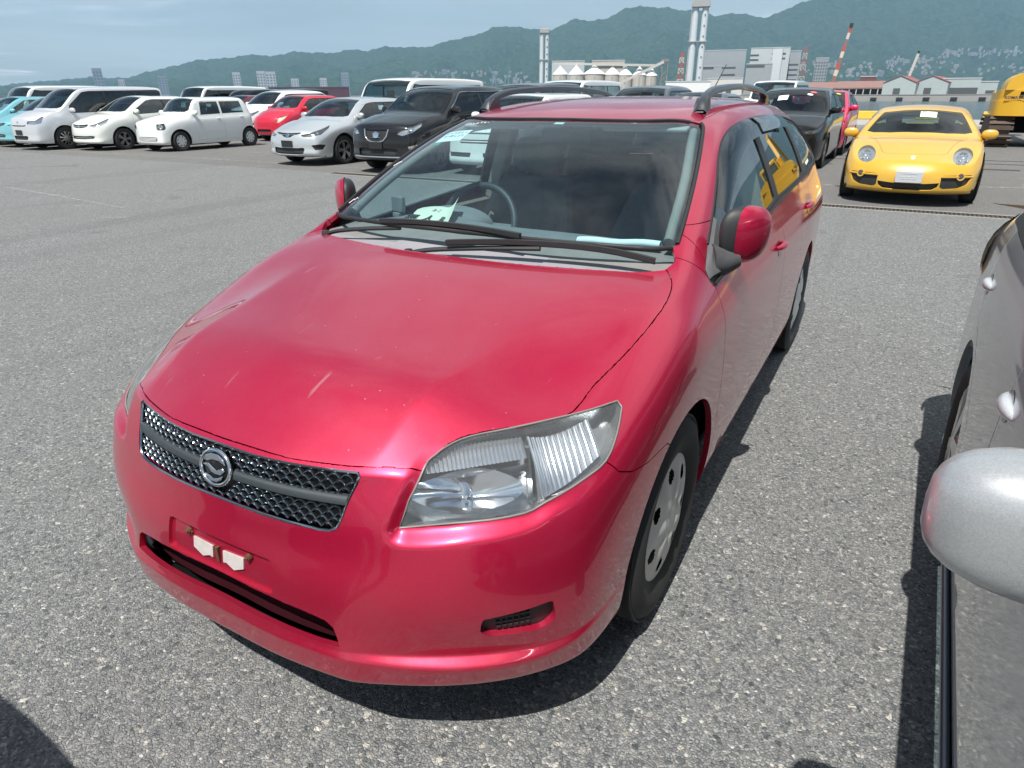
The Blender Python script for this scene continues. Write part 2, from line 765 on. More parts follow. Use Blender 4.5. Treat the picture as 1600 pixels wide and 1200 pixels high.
    def extract(self, ids, name, mats, parent=None, gap=0.0015, depth=0.012, offset=0.0, keep=None, raw=False, xform=None, islands=False):
        """one mesh object out of the faces with these panel ids: edges drawn in by gap and turned inwards by depth"""
        ids = {ids} if isinstance(ids, int) else set(ids)
        bm = self.bm
        if self.groups is None:
            self.groups = {}
            for f in bm.faces:
                self.groups.setdefault(f[self.lay], []).append(f)
        faces = [f for i in ids for f in self.groups.get(i, []) if keep is None or keep(f.calc_center_median())]
        out = bmesh.new()
        mp = {}
        for f in faces:
            vv = []
            for q in f.verts:
                if q.index not in mp or True:
                    k = q
                    if k not in mp:
                        mp[k] = out.verts.new(q.co)
                    vv.append(mp[k])
            try:
                out.faces.new(vv)
            except ValueError:
                pass
        out.normal_update()
        nrm = {}
        for v in out.verts:
            nrm[v] = self.normal(v.co)
        bnd = [e for e in out.edges if len(e.link_faces) == 1]
        if gap or offset:
            mv = {}
            for e in bnd:
                f = e.link_faces[0]
                d = (e.verts[1].co - e.verts[0].co)
                t = f.normal.cross(d)
                if t.length < 1e-9:
                    continue
                t.normalize()
                if (f.calc_center_median() - e.verts[0].co).dot(t) < 0:
                    t = -t
                for v in e.verts:
                    mv.setdefault(v, Vector()).__iadd__(t)
            for v in out.verts:
                if offset:
                    v.co += nrm[v] * offset
            for v, t in mv.items():
                if t.length > 1e-6:
                    v.co += t.normalized() * gap
        walls = set()
        if depth:
            res = bmesh.ops.extrude_edge_only(out, edges=bnd)
            for g in res['geom']:
                if isinstance(g, bmesh.types.BMFace):
                    walls.add(g)
            for g in res['geom']:
                if isinstance(g, bmesh.types.BMVert):
                    g.co -= self.normal(g.co) * depth
        if xform:
            for v in out.verts:
                v.co = xform(v.co)
        if raw:
            return out
        me = bpy.data.meshes.new(name)
        out.faces.ensure_lookup_table()
        out.normal_update()
        ln = []
        wl = []
        for f in out.faces:
            f.smooth = True
            isw = f in walls
            wl.append(isw)
            for lp in f.loops:
                n_ = f.normal if isw else nrm.get(lp.vert, f.normal)
                if not isw and n_.dot(f.normal) < 0.2:
                    n_ = f.normal
                ln.append(tuple(n_))
        out.to_mesh(me)
        out.free()
        me.normals_split_custom_set(ln)
        for m_ in (mats if isinstance(mats, (list, tuple)) else [mats]):
            me.materials.append(m_)
        me.update()
        return link(name, me, parent)


# ------------------------------------------------------------------ the red wagon: body surface
def wagon_cage():
    fr = [  # rows bottom lip .. hood edge, columns from the centre line round the corner to the wheel centre
        [(0, .040, .235), (.19, .045, .235), (.37, .070, .232), (.52, .125, .226), (.645, .215, .22), (.735, .315, .21), (.785, .47, .20), (.80, .885, .18)],
        [(0, -.036, .272), (.19, -.034, .272), (.375, -.006, .268), (.53, .072, .262), (.665, .172, .255), (.762, .292, .25), (.812, .47, .25), (.825, .885, .25)],
        [(0, -.046, .345), (.19, -.044, .343), (.375, -.016, .336), (.535, .056, .326), (.674, .152, .32), (.775, .276, .32), (.822, .47, .335), (.836, .885, .38)],
        [(0, -.030, .415), (.19, -.028, .415), (.37, -.003, .412), (.54, .060, .408), (.678, .150, .405), (.78, .276, .412), (.828, .47, .44), (.843, .885, .52)],
        [(0, -.020, .490), (.19, -.016, .490), (.37, .009, .490), (.535, .066, .490), (.675, .154, .488), (.777, .282, .505), (.829, .47, .545), (.847, .885, .65)],
        [(0, -.003, .565), (.19, .005, .565), (.355, .033, .567), (.53, .083, .575), (.665, .168, .588), (.766, .295, .610), (.823, .47, .650), (.846, .885, .76)],
        [(0, .009, .620), (.19, .016, .622), (.340, .047, .634), (.515, .098, .645), (.645, .183, .658), (.747, .308, .680), (.808, .48, .715), (.836, .885, .83)],
        [(0, .022, .675), (.19, .031, .678), (.352, .068, .688), (.500, .118, .694), (.625, .200, .700), (.718, .322, .722), (.785, .50, .757), (.812, .885, .883)],
        [(0, .037, .722), (.19, .047, .724), (.365, .092, .732), (.485, .140, .733), (.598, .219, .732), (.680, .340, .757), (.742, .52, .795), (.767, .885, .922)],
        [(0, .056, .757), (.19, .066, .758), (.377, .117, .763), (.475, .166, .762), (.568, .240, .757), (.635, .360, .788), (.675, .53, .833), (.708, .885, .950)]]
    c8 = [(.805, 1.15, .18), (.83, 1.15, .27), (.84, 1.15, .42), (.8455, 1.15, .57), (.8475, 1.15, .70), (.8455, 1.15, .81), (.822, 1.15, .885), (.792, 1.145, .938), (.757, 1.135, .977), (.715, 1.12, 1.003)]
    z5 = (.19, .28, .43, .60, .745, .855)
    x5 = (.805, .832, .842, .8475, .8455, .838)

    def side(y, xo, zs, belt, mid, top, edge, ye=None):
        q = [(x + xo, y, z + zs) for x, z in zip(x5, z5)]
        return q + [(belt[0], y, belt[1]), (mid[0], y, mid[1]), (top[0], y if ye is None else (y + ye) / 2, top[1]), (edge[0], ye or y, edge[1])]

    cs = [
        side(1.55, 0, 0, (.806, .948), (.757, 1.06), (.702, 1.165), (.640, 1.215), 1.535),
        side(1.98, 0, 0, (.802, .958), (.735, 1.13), (.635, 1.322), (.548, 1.374), 1.985),
        side(2.45, 0, 0, (.800, .968), (.735, 1.14), (.632, 1.357), (.553, 1.418)),
        side(2.95, 0, .003, (.798, .978), (.733, 1.15), (.628, 1.357), (.548, 1.421)),
        side(3.485, -.002, .006, (.790, .988), (.722, 1.15), (.610, 1.338), (.532, 1.400)),
        side(3.95, -.02, .012, (.768, 1.00), (.70, 1.15), (.585, 1.305), (.502, 1.362)),
        side(4.20, -.06, .02, (.72, 1.005), (.655, 1.145), (.55, 1.275), (.465, 1.325), 4.16)]
    rear = []
    for k, xf in enumerate((.80, .53, .27, 0)):
        yb = (4.33, 4.40, 4.42, 4.425)[k]
        q = []
        for r in range(10):
            x0 = cs[-1][r][0]
            z0 = cs[-1][r][2]
            yy = yb - (0, 0, 0, 0, 0, .005, .03, .08, .13, .19)[r] - (0.03 if r == 0 else 0)
            q.append((x0 * xf * (1.0 if r < 6 else 1.02), yy, z0 + (0.012 * (1 - xf) if r > 7 else 0)))
        rear.append(q)
    colsum = [[fr[r][c] for r in range(10)] for c in range(8)] + [c8] + cs + rear
    W = [[colsum[c][r] for c in range(len(colsum))] for r in range(10)]
    cf, cr = 4, 15
    hood = [  # j = 1..3 between edge and centre, then the base of the windscreen
        [(.525, .335, .826), (.400, .300, .862), (.205, .265, .871), (0, .255, .874)],
        [(.560, .515, .860), (.425, .495, .898), (.212, .475, .909), (0, .465, .912)],
        [(.600, .860, .958), (.445, .830, .966), (.222, .800, .974), (0, .790, .977)],
        [(.612, 1.075, 1.002), (.455, 1.020, 1.003), (.227, .985, 1.004), (0, .975, 1.005)],
        [(.545, 1.44, 1.222), (.40, 1.405, 1.226), (.20, 1.385, 1.230), (0, 1.378, 1.231)],
        [(.465, 1.885, 1.390), (.345, 1.855, 1.397), (.172, 1.838, 1.402), (0, 1.832, 1.403)]]
    for y, e, c in ((2.45, 1.441, 1.457), (2.95, 1.444, 1.462), (3.485, 1.425, 1.444), (3.95, 1.387, 1.405)):
        hood.append([(.455, y, e), (.33, y, e + (c - e) * .55), (.165, y, e + (c - e) * .9), (0, y, c)])
    T = [[W[9][4], W[9][3], W[9][2], W[9][1], W[9][0]]]
    for j in range(10):
        T.append([W[9][5 + j]] + hood[j])
    T.append([W[9][15], W[9][16], W[9][17], W[9][18], W[9][19]])
    return W, T, cf, cr


W_, T_, cf_, cr_ = wagon_cage()
# a sharp inward step above the lower lip, outboard of the air intake
_push = {0: 0.0, 1: 0.0, 2: 0.006, 3: 0.020, 4: 0.022, 5: 0.010, 6: 0.003}
_row = []
for _c in range(len(W_[0])):
    _p, _q = Vector(W_[2][_c]), Vector(W_[3][_c])
    _m = _p.lerp(_q, 0.28)
    _k = _push.get(_c, 0.0)
    _m += Vector((-0.45 if _c > 2 else 0, 0.89, 0)) * _k
    _row.append(tuple(_m))
    _q2 = _q + Vector((-0.45 if _c > 2 else 0, 0.89, 0)) * _k * 0.55
    W_[3][_c] = tuple(_q2)
W_.insert(3, _row)
_cre = []
for _c in range(0, 4):
    _cre.append((W_[10][_c], W_[10][_c + 1], 0.3))
for _c in range(0, 6):
    _cre.append((W_[1][_c], W_[1][_c + 1], 0.45))
    _cre.append((W_[2][_c], W_[2][_c + 1], 0.4))
    _cre.append((W_[3][_c], W_[3][_c + 1], 0.5))
for _r in range(0, 6):
    _cre.append((W_[_r][2], W_[_r + 1][2], 0.45 if _r < 5 else 0.3))
for _j in range(0, 3):
    _cre.append((T_[_j][2], T_[_j + 1][2], 0.8 - 0.15 * _j))
for _i in range(4):
    _cre.append((T_[4][_i], T_[4][_i + 1], 0.9))
wagon_P, wagon_Q, wagon_keys = fit_surface(W_, T_, cf_, cr_, 4, _cre)

HU, HV = Vector((.7507, .6606, 0)), Vector((0, 0, 1))      # drawing plane of the headlamp outline
HEAD3 = [(0.4778, 0.0866, 0.6473), (0.484, 0.1167, 0.702), (0.4854, 0.1735, 0.7611), (0.4895, 0.2057, 0.7767), (0.5008, 0.2402, 0.7892), (0.5278, 0.2823, 0.7981), (0.593, 0.3534, 0.8024), (0.6767, 0.4565, 0.8059), (0.7205, 0.5196, 0.8087), (0.7534, 0.5762, 0.8125), (0.7674, 0.5709, 0.8012), (0.7823, 0.5095, 0.764), (0.7862, 0.4392, 0.727), (0.7661, 0.3704, 0.7104), (0.7203, 0.2775, 0.6845), (0.6926, 0.2356, 0.6702), (0.6049, 0.1555, 0.6629)]


def curve(pts, n, closed=False):
    """Catmull-Rom through 2-D/3-D points"""
    P = [Vector(p) for p in pts]
    k = len(P)
    out = []
    for i in range(k if closed else k - 1):
        p1, p2 = P[i], P[(i + 1) % k]
        p0 = P[i - 1] if (i or closed) else p1 * 2 - p2
        p3 = P[(i + 2) % k] if (closed or i + 2 < k) else p2 * 2 - p1
        for j in range(n):
            t = j / n
            out.append(0.5 * ((2 * p1) + (p2 - p0) * t + (2 * p0 - 5 * p1 + 4 * p2 - p3) * t * t + (3 * p1 - p0 - 3 * p2 + p3) * t ** 3))
    if not closed:
        out.append(P[-1])
    return out


_hl = [Vector(p) for p in HEAD3]
HEADPOLY = [(p.dot(HU), p.z) for p in
            [_hl[0]] + curve(_hl[1:10], 3) + curve(_hl[10:17], 3)]


def _sink():
    P = wagon_P
    m = (P[:, 1] < 0.75) & (np.abs(P[:, 0]) > 0.4) & (P[:, 2] > 0.55) & (P[:, 2] < 0.85)
    idx = np.nonzero(m)[0]
    ax = np.abs(P[idx, 0])
    s = ax * HU.x + P[idx, 1] * HU.y
    z = P[idx, 2]
    d = poly_dist(s, z, HEADPOLY)
    k = np.clip(1 - d / 0.030, 0, 1)
    k = k * k * (3 - 2 * k)
    s0 = HEADPOLY[0][0]
    low = np.clip((0.79 - z) / 0.11, 0, 1)                     # deep along the lower edge, flush along the hood
    inner = np.clip(1.15 - (s - s0) / 0.50, 0, 1)              # fades out towards the wing
    dep = 0.026 * k * low * np.maximum(inner, 0)
    sx = np.sign(P[idx, 0])
    P[idx, 0] -= sx * dep * 0.55
    P[idx, 1] += dep * 0.80


_sink()


# ------------------------------------------------------------------ materials shared by the cars
RED = paint('magenta_red_paint', (0.47, 0.0050, 0.045), metal=0.58, rough=0.37, flake=0.30, dust=0.30)
BLACK_PL = mat('black_plastic', (0.022, 0.023, 0.025), 0.55, var=0.3)
DARK = mat('dark_cavity', (0.004, 0.004, 0.0045), 0.95, spec=0.1)
RUBBER = mat('tyre_rubber', (0.025, 0.025, 0.026), 0.78, var=0.35, nscale=9, bump=0.3)
SEAL = mat('rubber_seal', (0.018, 0.018, 0.019), 0.6)
CHROME = mat('bright_chrome', (0.80, 0.82, 0.84), 0.08, 1.0)
DCHROME = mat('smoked_chrome', (0.34, 0.38, 0.41), 0.16, 1.0, var=0.15, nscale=30)
GREYPL = mat('grey_plastic', (0.075, 0.075, 0.078), 0.6, var=0.35, nscale=25)
HUBCAP = mat('hubcap_silver', (0.62, 0.62, 0.60), 0.42, 0.35, var=0.15)
STEEL = mat('dark_steel', (0.06, 0.06, 0.06), 0.5, 0.7)
GLASS = glass('windscreen_glass', (0.68, 0.87, 0.92), 1.35, pale_film=0.004)
SGLASS = glass('side_glass', (0.80, 0.92, 0.90), 1.15)
TINT = glass('privacy_glass', (0.10, 0.12, 0.12), 1.25)
BGLASS = glass('plain_car_glass', (0.46, 0.60, 0.63), 1.2)
LENS = glass('lamp_lens', (0.93, 0.95, 0.96), 1.0, pale_film=.11)  # pale film over the lamps, brightness put into the lens colour
HEADLINER = mat('headliner', (0.42, 0.40, 0.36), 0.95, spec=0.1)
SEATCL = mat('seat_cloth', (0.17, 0.16, 0.145), 0.95, var=0.25, nscale=40, spec=0.1)
DASH = mat('dashboard_vinyl', (0.20, 0.195, 0.19), 0.75, var=0.2, nscale=20, bump=0.15)
TRIM = mat('beige_trim', (0.22, 0.205, 0.18), 0.8)


def wagon_paint():
    """the red paint of the wagon's hood with bird-lime streaks and dust specks"""
    m = RED.copy()
    m.name = 'magenta_red_paint_streaked'
    t = NT(m)
    v = t.coord('Object')
    old = t.b.inputs['Base Color'].links[0].from_socket
    # elongated pale smears running down the slope
    st = t.coord('Object', scale=(14, 2.4, 2.4), rot=(0, 0, R(8)))
    s1 = t.rng(t.noise(st, 1.9, 3, 0.5, 0.3), 0.70, 0.76)
    sp = t.rng(t.voro(v, 34), 0.085, 0.03)
    sp = t.math('MULTIPLY', sp, t.rng(t.noise(v, 7, 2), 0.50, 0.6))
    k = t.math('ADD', t.math('MULTIPLY', s1, 0.30), t.math('MULTIPLY', sp, 0.75), clamp=True)
    film = t.math('MULTIPLY', t.rng(t.noise(v, 2.5, 5, 0.65), 0.35, 0.75), 0.06)
    c = t.mix(t.math('ADD', k, film, clamp=True), old, (0.62, 0.50, 0.50))
    t.put(t.b.inputs['Base Color'], c)
    rr = t.rng(k, 0, 0.6, 0.03, 0.35)
    t.put(t.b.inputs['Coat Roughness'], rr)
    return m


HOODPAINT = wagon_paint()

# ------------------------------------------------------------------ cutting the red wagon into panels
(BODY, HOOD, COWL, WS, ROOF, FEND, DOORF, DOORR, WINB, PANEF, PANER, PANEQ, HEAD, GRILLE, INTAKE, PLATE, FOG, HOLE, BUMPER, RGLASS) = range(20)
pan = Panels(wagon_P, wagon_Q, wagon_keys, BODY)
bvh = pan.bvh
XZ = ((1, 0, 0), (0, 0, 1))
XY = ((1, 0, 0), (0, 1, 0))
YZ = ((0, 1, 0), (0, 0, 1))


def on_front(x, z, off=0.0):
    h = bvh.ray_cast(Vector((x, -1, z)), Vector((0, 1, 0)))
    return h[0] + pan.normal(h[0]) * off


def on_side(y, z, s=1, off=0.0):
    h = bvh.ray_cast(Vector((s * 3, y, z)), Vector((-s, 0, 0)))
    return h[0] + pan.normal(h[0]) * off


def on_top(x, y, off=0.0):
    h = bvh.ray_cast(Vector((x, y, 4)), Vector((0, 0, -1)))
    return h[0] + pan.normal(h[0]) * off


def mirror2(pts):
    """closed symmetric outline from a right half that starts and ends on the centre line"""
    return list(pts) + [(-p[0], p[1]) for p in reversed(pts) if abs(p[0]) > 1e-6]


def roundpoly(poly, r, n=4):
    out = []
    k = len(poly)
    for i in range(k):
        p0, p, p1 = Vector(poly[i - 1]), Vector(poly[i]), Vector(poly[(i + 1) % k])
        a, b = (p0 - p), (p1 - p)
        ra = min(r, a.length * .45, b.length * .45)
        s, e = p + a.normalized() * ra, p + b.normalized() * ra
        for j in range(n + 1):
            t = j / n
            out.append(tuple((s * (1 - t) ** 2 + p * 2 * t * (1 - t) + e * t * t)))
    return out


# hood (top view)
hood_front = [(0, .0585), (.10, .061), (.19, .0675), (.29, .089), (.377, .1165), (.475, .166), (.486, .19)]
hood_side = [(.4895, .2057), (.5008, .2402), (.5278, .2823), (.593, .3534), (.6767, .4565), (.695, .576), (.7195, .6975), (.737, .83), (.741, .945), (.727, 1.04), (.692, 1.105)]
hood_rear = [(.682, 1.108), (.588, 1.052), (.44, 1.008), (.24, .974), (.10, .964), (0, .962)]
hp = [tuple(p)[:2] for p in curve(hood_front, 4)] + [tuple(p)[:2] for p in curve(hood_side, 4)] + [tuple(p)[:2] for p in curve(hood_rear, 4)]
pan.cut(mirror2(hp), XY, HOOD, where=lambda c: c.z > .70 and c.y < 1.3)
# cowl and windscreen
glass_base = [(0, 1.068), (.24, 1.078), (.44, 1.105), (.60, 1.15), (.675, 1.195)]
gb = [tuple(p)[:2] for p in curve(glass_base, 4)]
hr = [tuple(p)[:2] for p in curve(hood_rear, 4)]
pan.cut(mirror2(list(reversed(hr)) + [(.70, 1.15)] + list(reversed(gb))), XY, COWL, only={BODY}, where=lambda c: c.z > .9 and c.y < 1.4)
ws_side = [(.683, 1.215), (.672, 1.30), (.650, 1.44), (.622, 1.59), (.585, 1.755), (.552, 1.885), (.535, 1.915)]
ws_top = [(.50, 1.888), (.42, 1.835), (.338, 1.800), (.17, 1.773), (0, 1.767)]
wp = gb + [tuple(p)[:2] for p in curve(ws_side, 3)] + [tuple(p)[:2] for p in curve(ws_top, 4)]
pan.cut(mirror2(wp), XY, WS, where=lambda c: c.z > .98 and c.y < 2.1)
# roof skin
roof = [(0, 1.772), (.17, 1.778), (.338, 1.805), (.42, 1.84), (.50, 1.893), (.52, 1.93), (.535, 2.05), (.535, 2.5), (.528, 3.0), (.512, 3.5), (.482, 3.95), (.45, 4.12), (.40, 4.16), (0, 4.20)]
pan.cut(mirror2(roof), XY, ROOF, only={BODY}, where=lambda c: c.z > 1.25)
# wheel arches
for yc, a, b, zc in ((.908, .392, .362, .305), (3.485, .372, .362, .305)):
    arch = [(yc + a * math.cos(t * math.pi / 32), zc + b * math.sin(t * math.pi / 32)) for t in range(0, 33)] + [(yc - a, 0.05), (yc + a, 0.05)]
    for s in (1, -1):
        pan.cut(arch, YZ, HOLE, only={BODY}, where=lambda c, s=s: c.x * s > .3)
# window band and panes
win = [(1.222, .979), (1.3255, 1.043), (1.49, 1.1326), (1.60, 1.1925), (1.73, 1.2577), (1.8735, 1.311), (2.028, 1.3445), (2.21, 1.364), (2.48, 1.375), (2.86, 1.373), (3.378, 1.349), (3.75, 1.318), (3.95, 1.285),
       (4.05, 1.22), (4.08, 1.14), (4.04, 1.075), (3.90, 1.062), (3.54, 1.055), (3.21, 1.052), (2.57, 1.035), (2.095, 1.006), (1.60, .968), (1.339, .947), (1.25, .938), (1.225, .95)]
wpoly = [tuple(p)[:2] for p in curve(win[:18], 3)] + win[18:]
pane_f = [(1.335, 1.00), (1.50, 1.123), (1.735, 1.244), (1.885, 1.298), (2.03, 1.331), (2.21, 1.351), (2.325, 1.357), (2.40, 1.045), (2.10, 1.020), (1.60, .983), (1.345, .965)]
pane_r = [(2.425, 1.360), (2.86, 1.360), (3.20, 1.346), (3.27, 1.20), (3.305, 1.067), (2.57, 1.050), (2.49, 1.048)]
pane_q = [(3.30, 1.342), (3.74, 1.304), (3.92, 1.272), (4.01, 1.21), (4.035, 1.14), (4.00, 1.09), (3.88, 1.078), (3.41, 1.070), (3.36, 1.20)]
for s in (1, -1):
    wh = lambda c, s=s: c.x * s > .35
    pan.cut(wpoly, YZ, WINB, only={BODY}, where=wh)
    pan.cut(roundpoly(pane_f, .02), YZ, PANEF, only={WINB}, where=wh)
    pan.cut(roundpoly(pane_r, .02), YZ, PANER, only={WINB}, where=wh)
    pan.cut(roundpoly(pane_q, .025), YZ, PANEQ, only={WINB}, where=wh)
# doors, fenders, bumper (side view)
door_line = [(1.345, .255), (1.3402, .3569), (1.3252, .5186), (1.3057, .6594), (1.276, .7714), (1.254, .8646), (1.248, .925)]
dl = [tuple(p)[:2] for p in curve(door_line, 3)]
for s in (1, -1):
    wh = lambda c, s=s: c.x * s > .45
    pan.cut(dl + [(1.26, 1.10), (2.40, 1.10), (2.415, .9), (2.42, .255)], YZ, DOORF, only={BODY}, where=wh)
    rd = [(2.42, .255), (2.415, .9), (2.40, 1.10), (3.36, 1.10), (3.36, 1.03), (3.335, .90), (3.26, .74), (3.15, .655), (3.05, .52), (3.0, .36), (2.99, .255)]
    pan.cut(rd, YZ, DOORR, only={BODY}, where=wh)
    fd = [(.385, .86), (.4397, .7255), (.4588, .6969), (.5091, .6744), (.594, .6593), (.72, .652), (.95, .5), (1.345, .10)] + dl + [(1.215, .985), (1.16, 1.03), (1.05, 1.06)]
    pan.cut(fd, YZ, FEND, only={BODY}, where=wh)
    bp = [(-.3, .05), (.95, .05), (.95, .5), (.72, .652), (.594, .6593), (.5091, .6744), (.4588, .6969), (.4397, .7255), (.385, .87), (-.3, .87)]
    pan.cut(bp, YZ, BUMPER, only={BODY}, where=lambda c, s=s: c.x * s > -1e-6 and c.y < 1.0)
    # headlamp
    u = (HU.x * s, HU.y, 0)
    pan.cut(HEADPOLY, (u, (0, 0, 1)), HEAD, where=lambda c, s=s: c.x * s > .35 and c.y < .8 and c.z > .5)
# grille, intake, plate recess, fog vents (front view)
gr = [(0, .752)] + [(.10, .7515), (.2, .7525), (.29, .7535), (.366, .7545), (.372, .748), (.370, .735), (.3585, .7013), (.347, .652), (.340, .637), (.325, .629), (.30, .626), (.22, .627), (.149, .6275), (.07, .628), (0, .629)]
pan.cut(mirror2(gr), XZ, GRILLE, where=lambda c: c.y < .3)
ik = [(0, .444), (.16, .440), (.275, .432), (.325, .424), (.343, .411), (.352, .390), (.358, .366), (.30, .367), (.232, .372), (.187, .375), (.03, .379), (0, .379)]
pan.cut(mirror2(ik), XZ, INTAKE, where=lambda c: c.y < .3)
pp = roundpoly([(-.178, .527), (.178, .527), (.183, .447), (-.183, .447)], .012, 3)
pan.cut(pp, XZ, PLATE, where=lambda c: c.y < .3)
for s in (1, -1):
    fg = [(.646, .130, .458), (.757, .241, .472), (.763, .245, .420), (.745, .221, .400), (.660, .137, .406), (.643, .126, .420)]
    fgp = [(Vector(p).dot(HU), p[2]) for p in fg]
    pan.cut(roundpoly(fgp, .010, 3), ((HU.x * s, HU.y, 0), (0, 0, 1)), FOG, where=lambda c, s=s: c.x * s > .4 and c.y < .5 and c.z < .55)
pan.cut([(-.50, 1.29), (.50, 1.29), (.60, 1.06), (-.60, 1.06)], XZ, RGLASS, only={BODY}, where=lambda c: c.y > 4.0)

wagon = empty('station_wagon', (0, 0, 0), 0, 'dusty magenta red station wagon in the foreground with its headlamps facing us', 'car')


def put(ids, name, m_, parent=None, **kw):
    return pan.extract(ids, name, m_, parent or wagon, **kw)


right = lambda c: c.x > 0
left = lambda c: c.x < 0
hood_o = put(HOOD, 'hood', HOODPAINT, gap=.002, depth=.02)
put(ROOF, 'roof', RED, gap=.001, depth=.008)
bumper_o = put(BUMPER, 'front_bumper', RED, gap=.0015, depth=.016)
body_o = put(BODY, 'body_shell', RED, gap=.0012, depth=.016)
ws_o = put(WS, 'windscreen', GLASS, gap=.004, depth=0, offset=-.004)
put(RGLASS, 'rear_window', TINT, gap=.002, depth=0, offset=-.004)
for kp in (right, left):
    put(FEND, 'fender', RED, gap=.0016, depth=.02, keep=kp)
    d1 = put(DOORF, 'front_door', RED, gap=.002, depth=.02, keep=kp)
    d2 = put(DOORR, 'rear_door', RED, gap=.002, depth=.02, keep=kp)
    put(WINB, 'window_frame', BLACK_PL, gap=.0, depth=.012, keep=kp, offset=-.003)
    put(PANEF, 'window_pane', SGLASS, gap=.0, depth=0, keep=kp, offset=-.008)
    put(PANER, 'window_pane', TINT, gap=.0, depth=0, keep=kp, offset=-.008)
    put(PANEQ, 'window_pane', TINT, gap=.0, depth=0, keep=kp, offset=-.005)
    s = 1 if kp is right else -1
    # belt moulding and frame seals
    MB().tube([on_side(y, z, s, .002) for y, z in curve(win[17:24], 3)], .0065, 6).build('belt_moulding', SEAL, wagon, 60)
    MB().tube([on_side(y, z, s, -.001) for y, z in curve(win[1:17], 3)], .005, 6).build('window_seal', SEAL, wagon, 60)
    # smoked rain visor over the front pane
    vis = [(1.50, 1.123), (1.735, 1.246), (1.885, 1.300), (2.03, 1.334), (2.21, 1.355), (2.36, 1.362)]
    rows = [[], [], []]
    for k, p in enumerate(curve(vis, 4)):
        for q, (dz, of) in enumerate(((0.012, .003), (-0.022, .020), (-.062, .022))):
            rows[q].append(on_side(p.x + dz * -.25, p.y + dz * (1.0 if k > 3 else .5 + .12 * k), s, of))
    MB().grid(rows).build('rain_visor', TINT, wagon, 60)
    vis2 = [(2.43, 1.366), (2.86, 1.366), (3.20, 1.352)]
    rows = [[], [], []]
    for k, p in enumerate(curve(vis2, 5)):
        for q, (dz, of) in enumerate(((0.010, .003), (-0.022, .018), (-.055, .020))):
            rows[q].append(on_side(p.x, p.y + dz, s, of))
    MB().grid(rows).build('rain_visor', TINT, wagon, 60)
    # door handles: a grip over a flat disc, recess shade put into its colour
    for d, yy, zz in ((d1, 2.265, .862), (d2, 3.20, .905)):
        c = on_side(yy, zz, s)
        n_ = pan.normal(c)
        cp = [on_side(yy + .006 + .040 * math.cos(2 * math.pi * k / 24), zz - .004 + .034 * math.sin(2 * math.pi * k / 24), s, .0012) for k in range(24)]
        MB().add(cp, [tuple(range(24))]).build('handle_shade', mat('handle_shade_red', (.20, .004, .022), .35, .3, .8), d, 60)
        g = [on_side(yy - .075 + .15 * t / 10, zz + .008, s, .002 + .022 * math.sin(math.pi * t / 10) ** .6) for t in range(11)]
        MB().tube(g, [.009 + .006 * math.sin(math.pi * t / 10) for t in range(11)], 10).build('handle', RED, d, 60)

# ---- grille: backing, frame, rows of scales, centre bar, badge
gback = put(GRILLE, 'grille', mat('grille_black', (.012, .013, .014), .35), gap=-.004, depth=0, offset=-.024)
gline = [on_front(x, z, -.004) for x, z in mirror2([(p[0] * .992 if p[0] else 0, p[1]) for p in gr])]
MB().tube(gline, .0048, 6, closed=True).build('grille_frame', DCHROME, gback, 60)


def scale_mesh(w, h):
    """one eyebrow-shaped arch of the grille with a dark mouth under it"""
    rows = [[], [], [], []]
    for j in range(11):
        a = j / 10 * 2 - 1
        zo = h * .5 - h * .85 * a * a
        th = h * (.52 - .16 * abs(a))
        rows[0].append((a * w / 2, .004, zo + h * .10))
        rows[1].append((a * w / 2, -.0030, zo))
        rows[2].append((a * w / 2 * .97, -.0075 * (1 - .3 * a * a), zo - th * .6))
        rows[3].append((a * w / 2 * .94, -.0050, zo - th))
    return MB().grid(rows).mesh('grille_scale', mat('dark_scale_chrome', (.22, .26, .29), .16, .95, var=.25, nscale=40), 40)


def front_frame(x, z, off):
    p = on_front(x, z, 0)
    n_ = pan.normal(p)
    ex = Vector((1, 0, 0)) - n_ * n_.x
    ex.normalize()
    ez = n_.cross(ex) * -1
    if ez.z < 0:
        ez = -ez
    p = p + n_ * off
    return Matrix(((ex.x, -n_.x, ez.x, p.x), (ex.y, -n_.y, ez.y, p.y), (ex.z, -n_.z, ez.z, p.z), (0, 0, 0, 1)))


sc_me = scale_mesh(.0290, .0125)
gx, gz = np.array([p[0] for p in mirror2(gr)]), np.array([p[1] for p in mirror2(gr)])
gpoly = list(zip(gx, gz))
nrow = 0
for r in range(9):
    z = .7435 - r * .0128
    if 4.5 < r < 5.5 and False:
        continue
    for c in range(-13, 14):
        x = (c + (.5 if r % 2 else 0)) * .0285
        d = float(poly_dist(np.array([x]), np.array([z]), gpoly)[0])
        if d > -.008 or (abs(z - .692) < .011 and abs(x) > .03):
            continue
        if (x / .052) ** 2 + ((z - .697) / .045) ** 2 < 1:
            continue
        o = link('grille_scale', sc_me, gback)
        o.matrix_local = front_frame(x, z, -.0110)
for s in (1, -1):
    b = []
    for t in range(9):
        x = s * (.045 + .308 * t / 8)
        zc = .6925 + .004 * (t / 8)
        rr = []
        for dz, of in ((-.0125, -.012), (-.009, -.001), (.003, .001), (.0095, -.003), (.012, -.014)):
            rr.append(on_front(x, zc + dz, of))
        b.append(rr)
    MB().grid(b).build('grille_bar', mat('grille_bar_grey', (.045, .055, .062), .45, 0.3, bump=.5, nscale=60), gback, 50)
bM = front_frame(0, .699, -.004)
bad = empty('badge', (0, 0, 0))
bpy.data.objects.remove(bad)
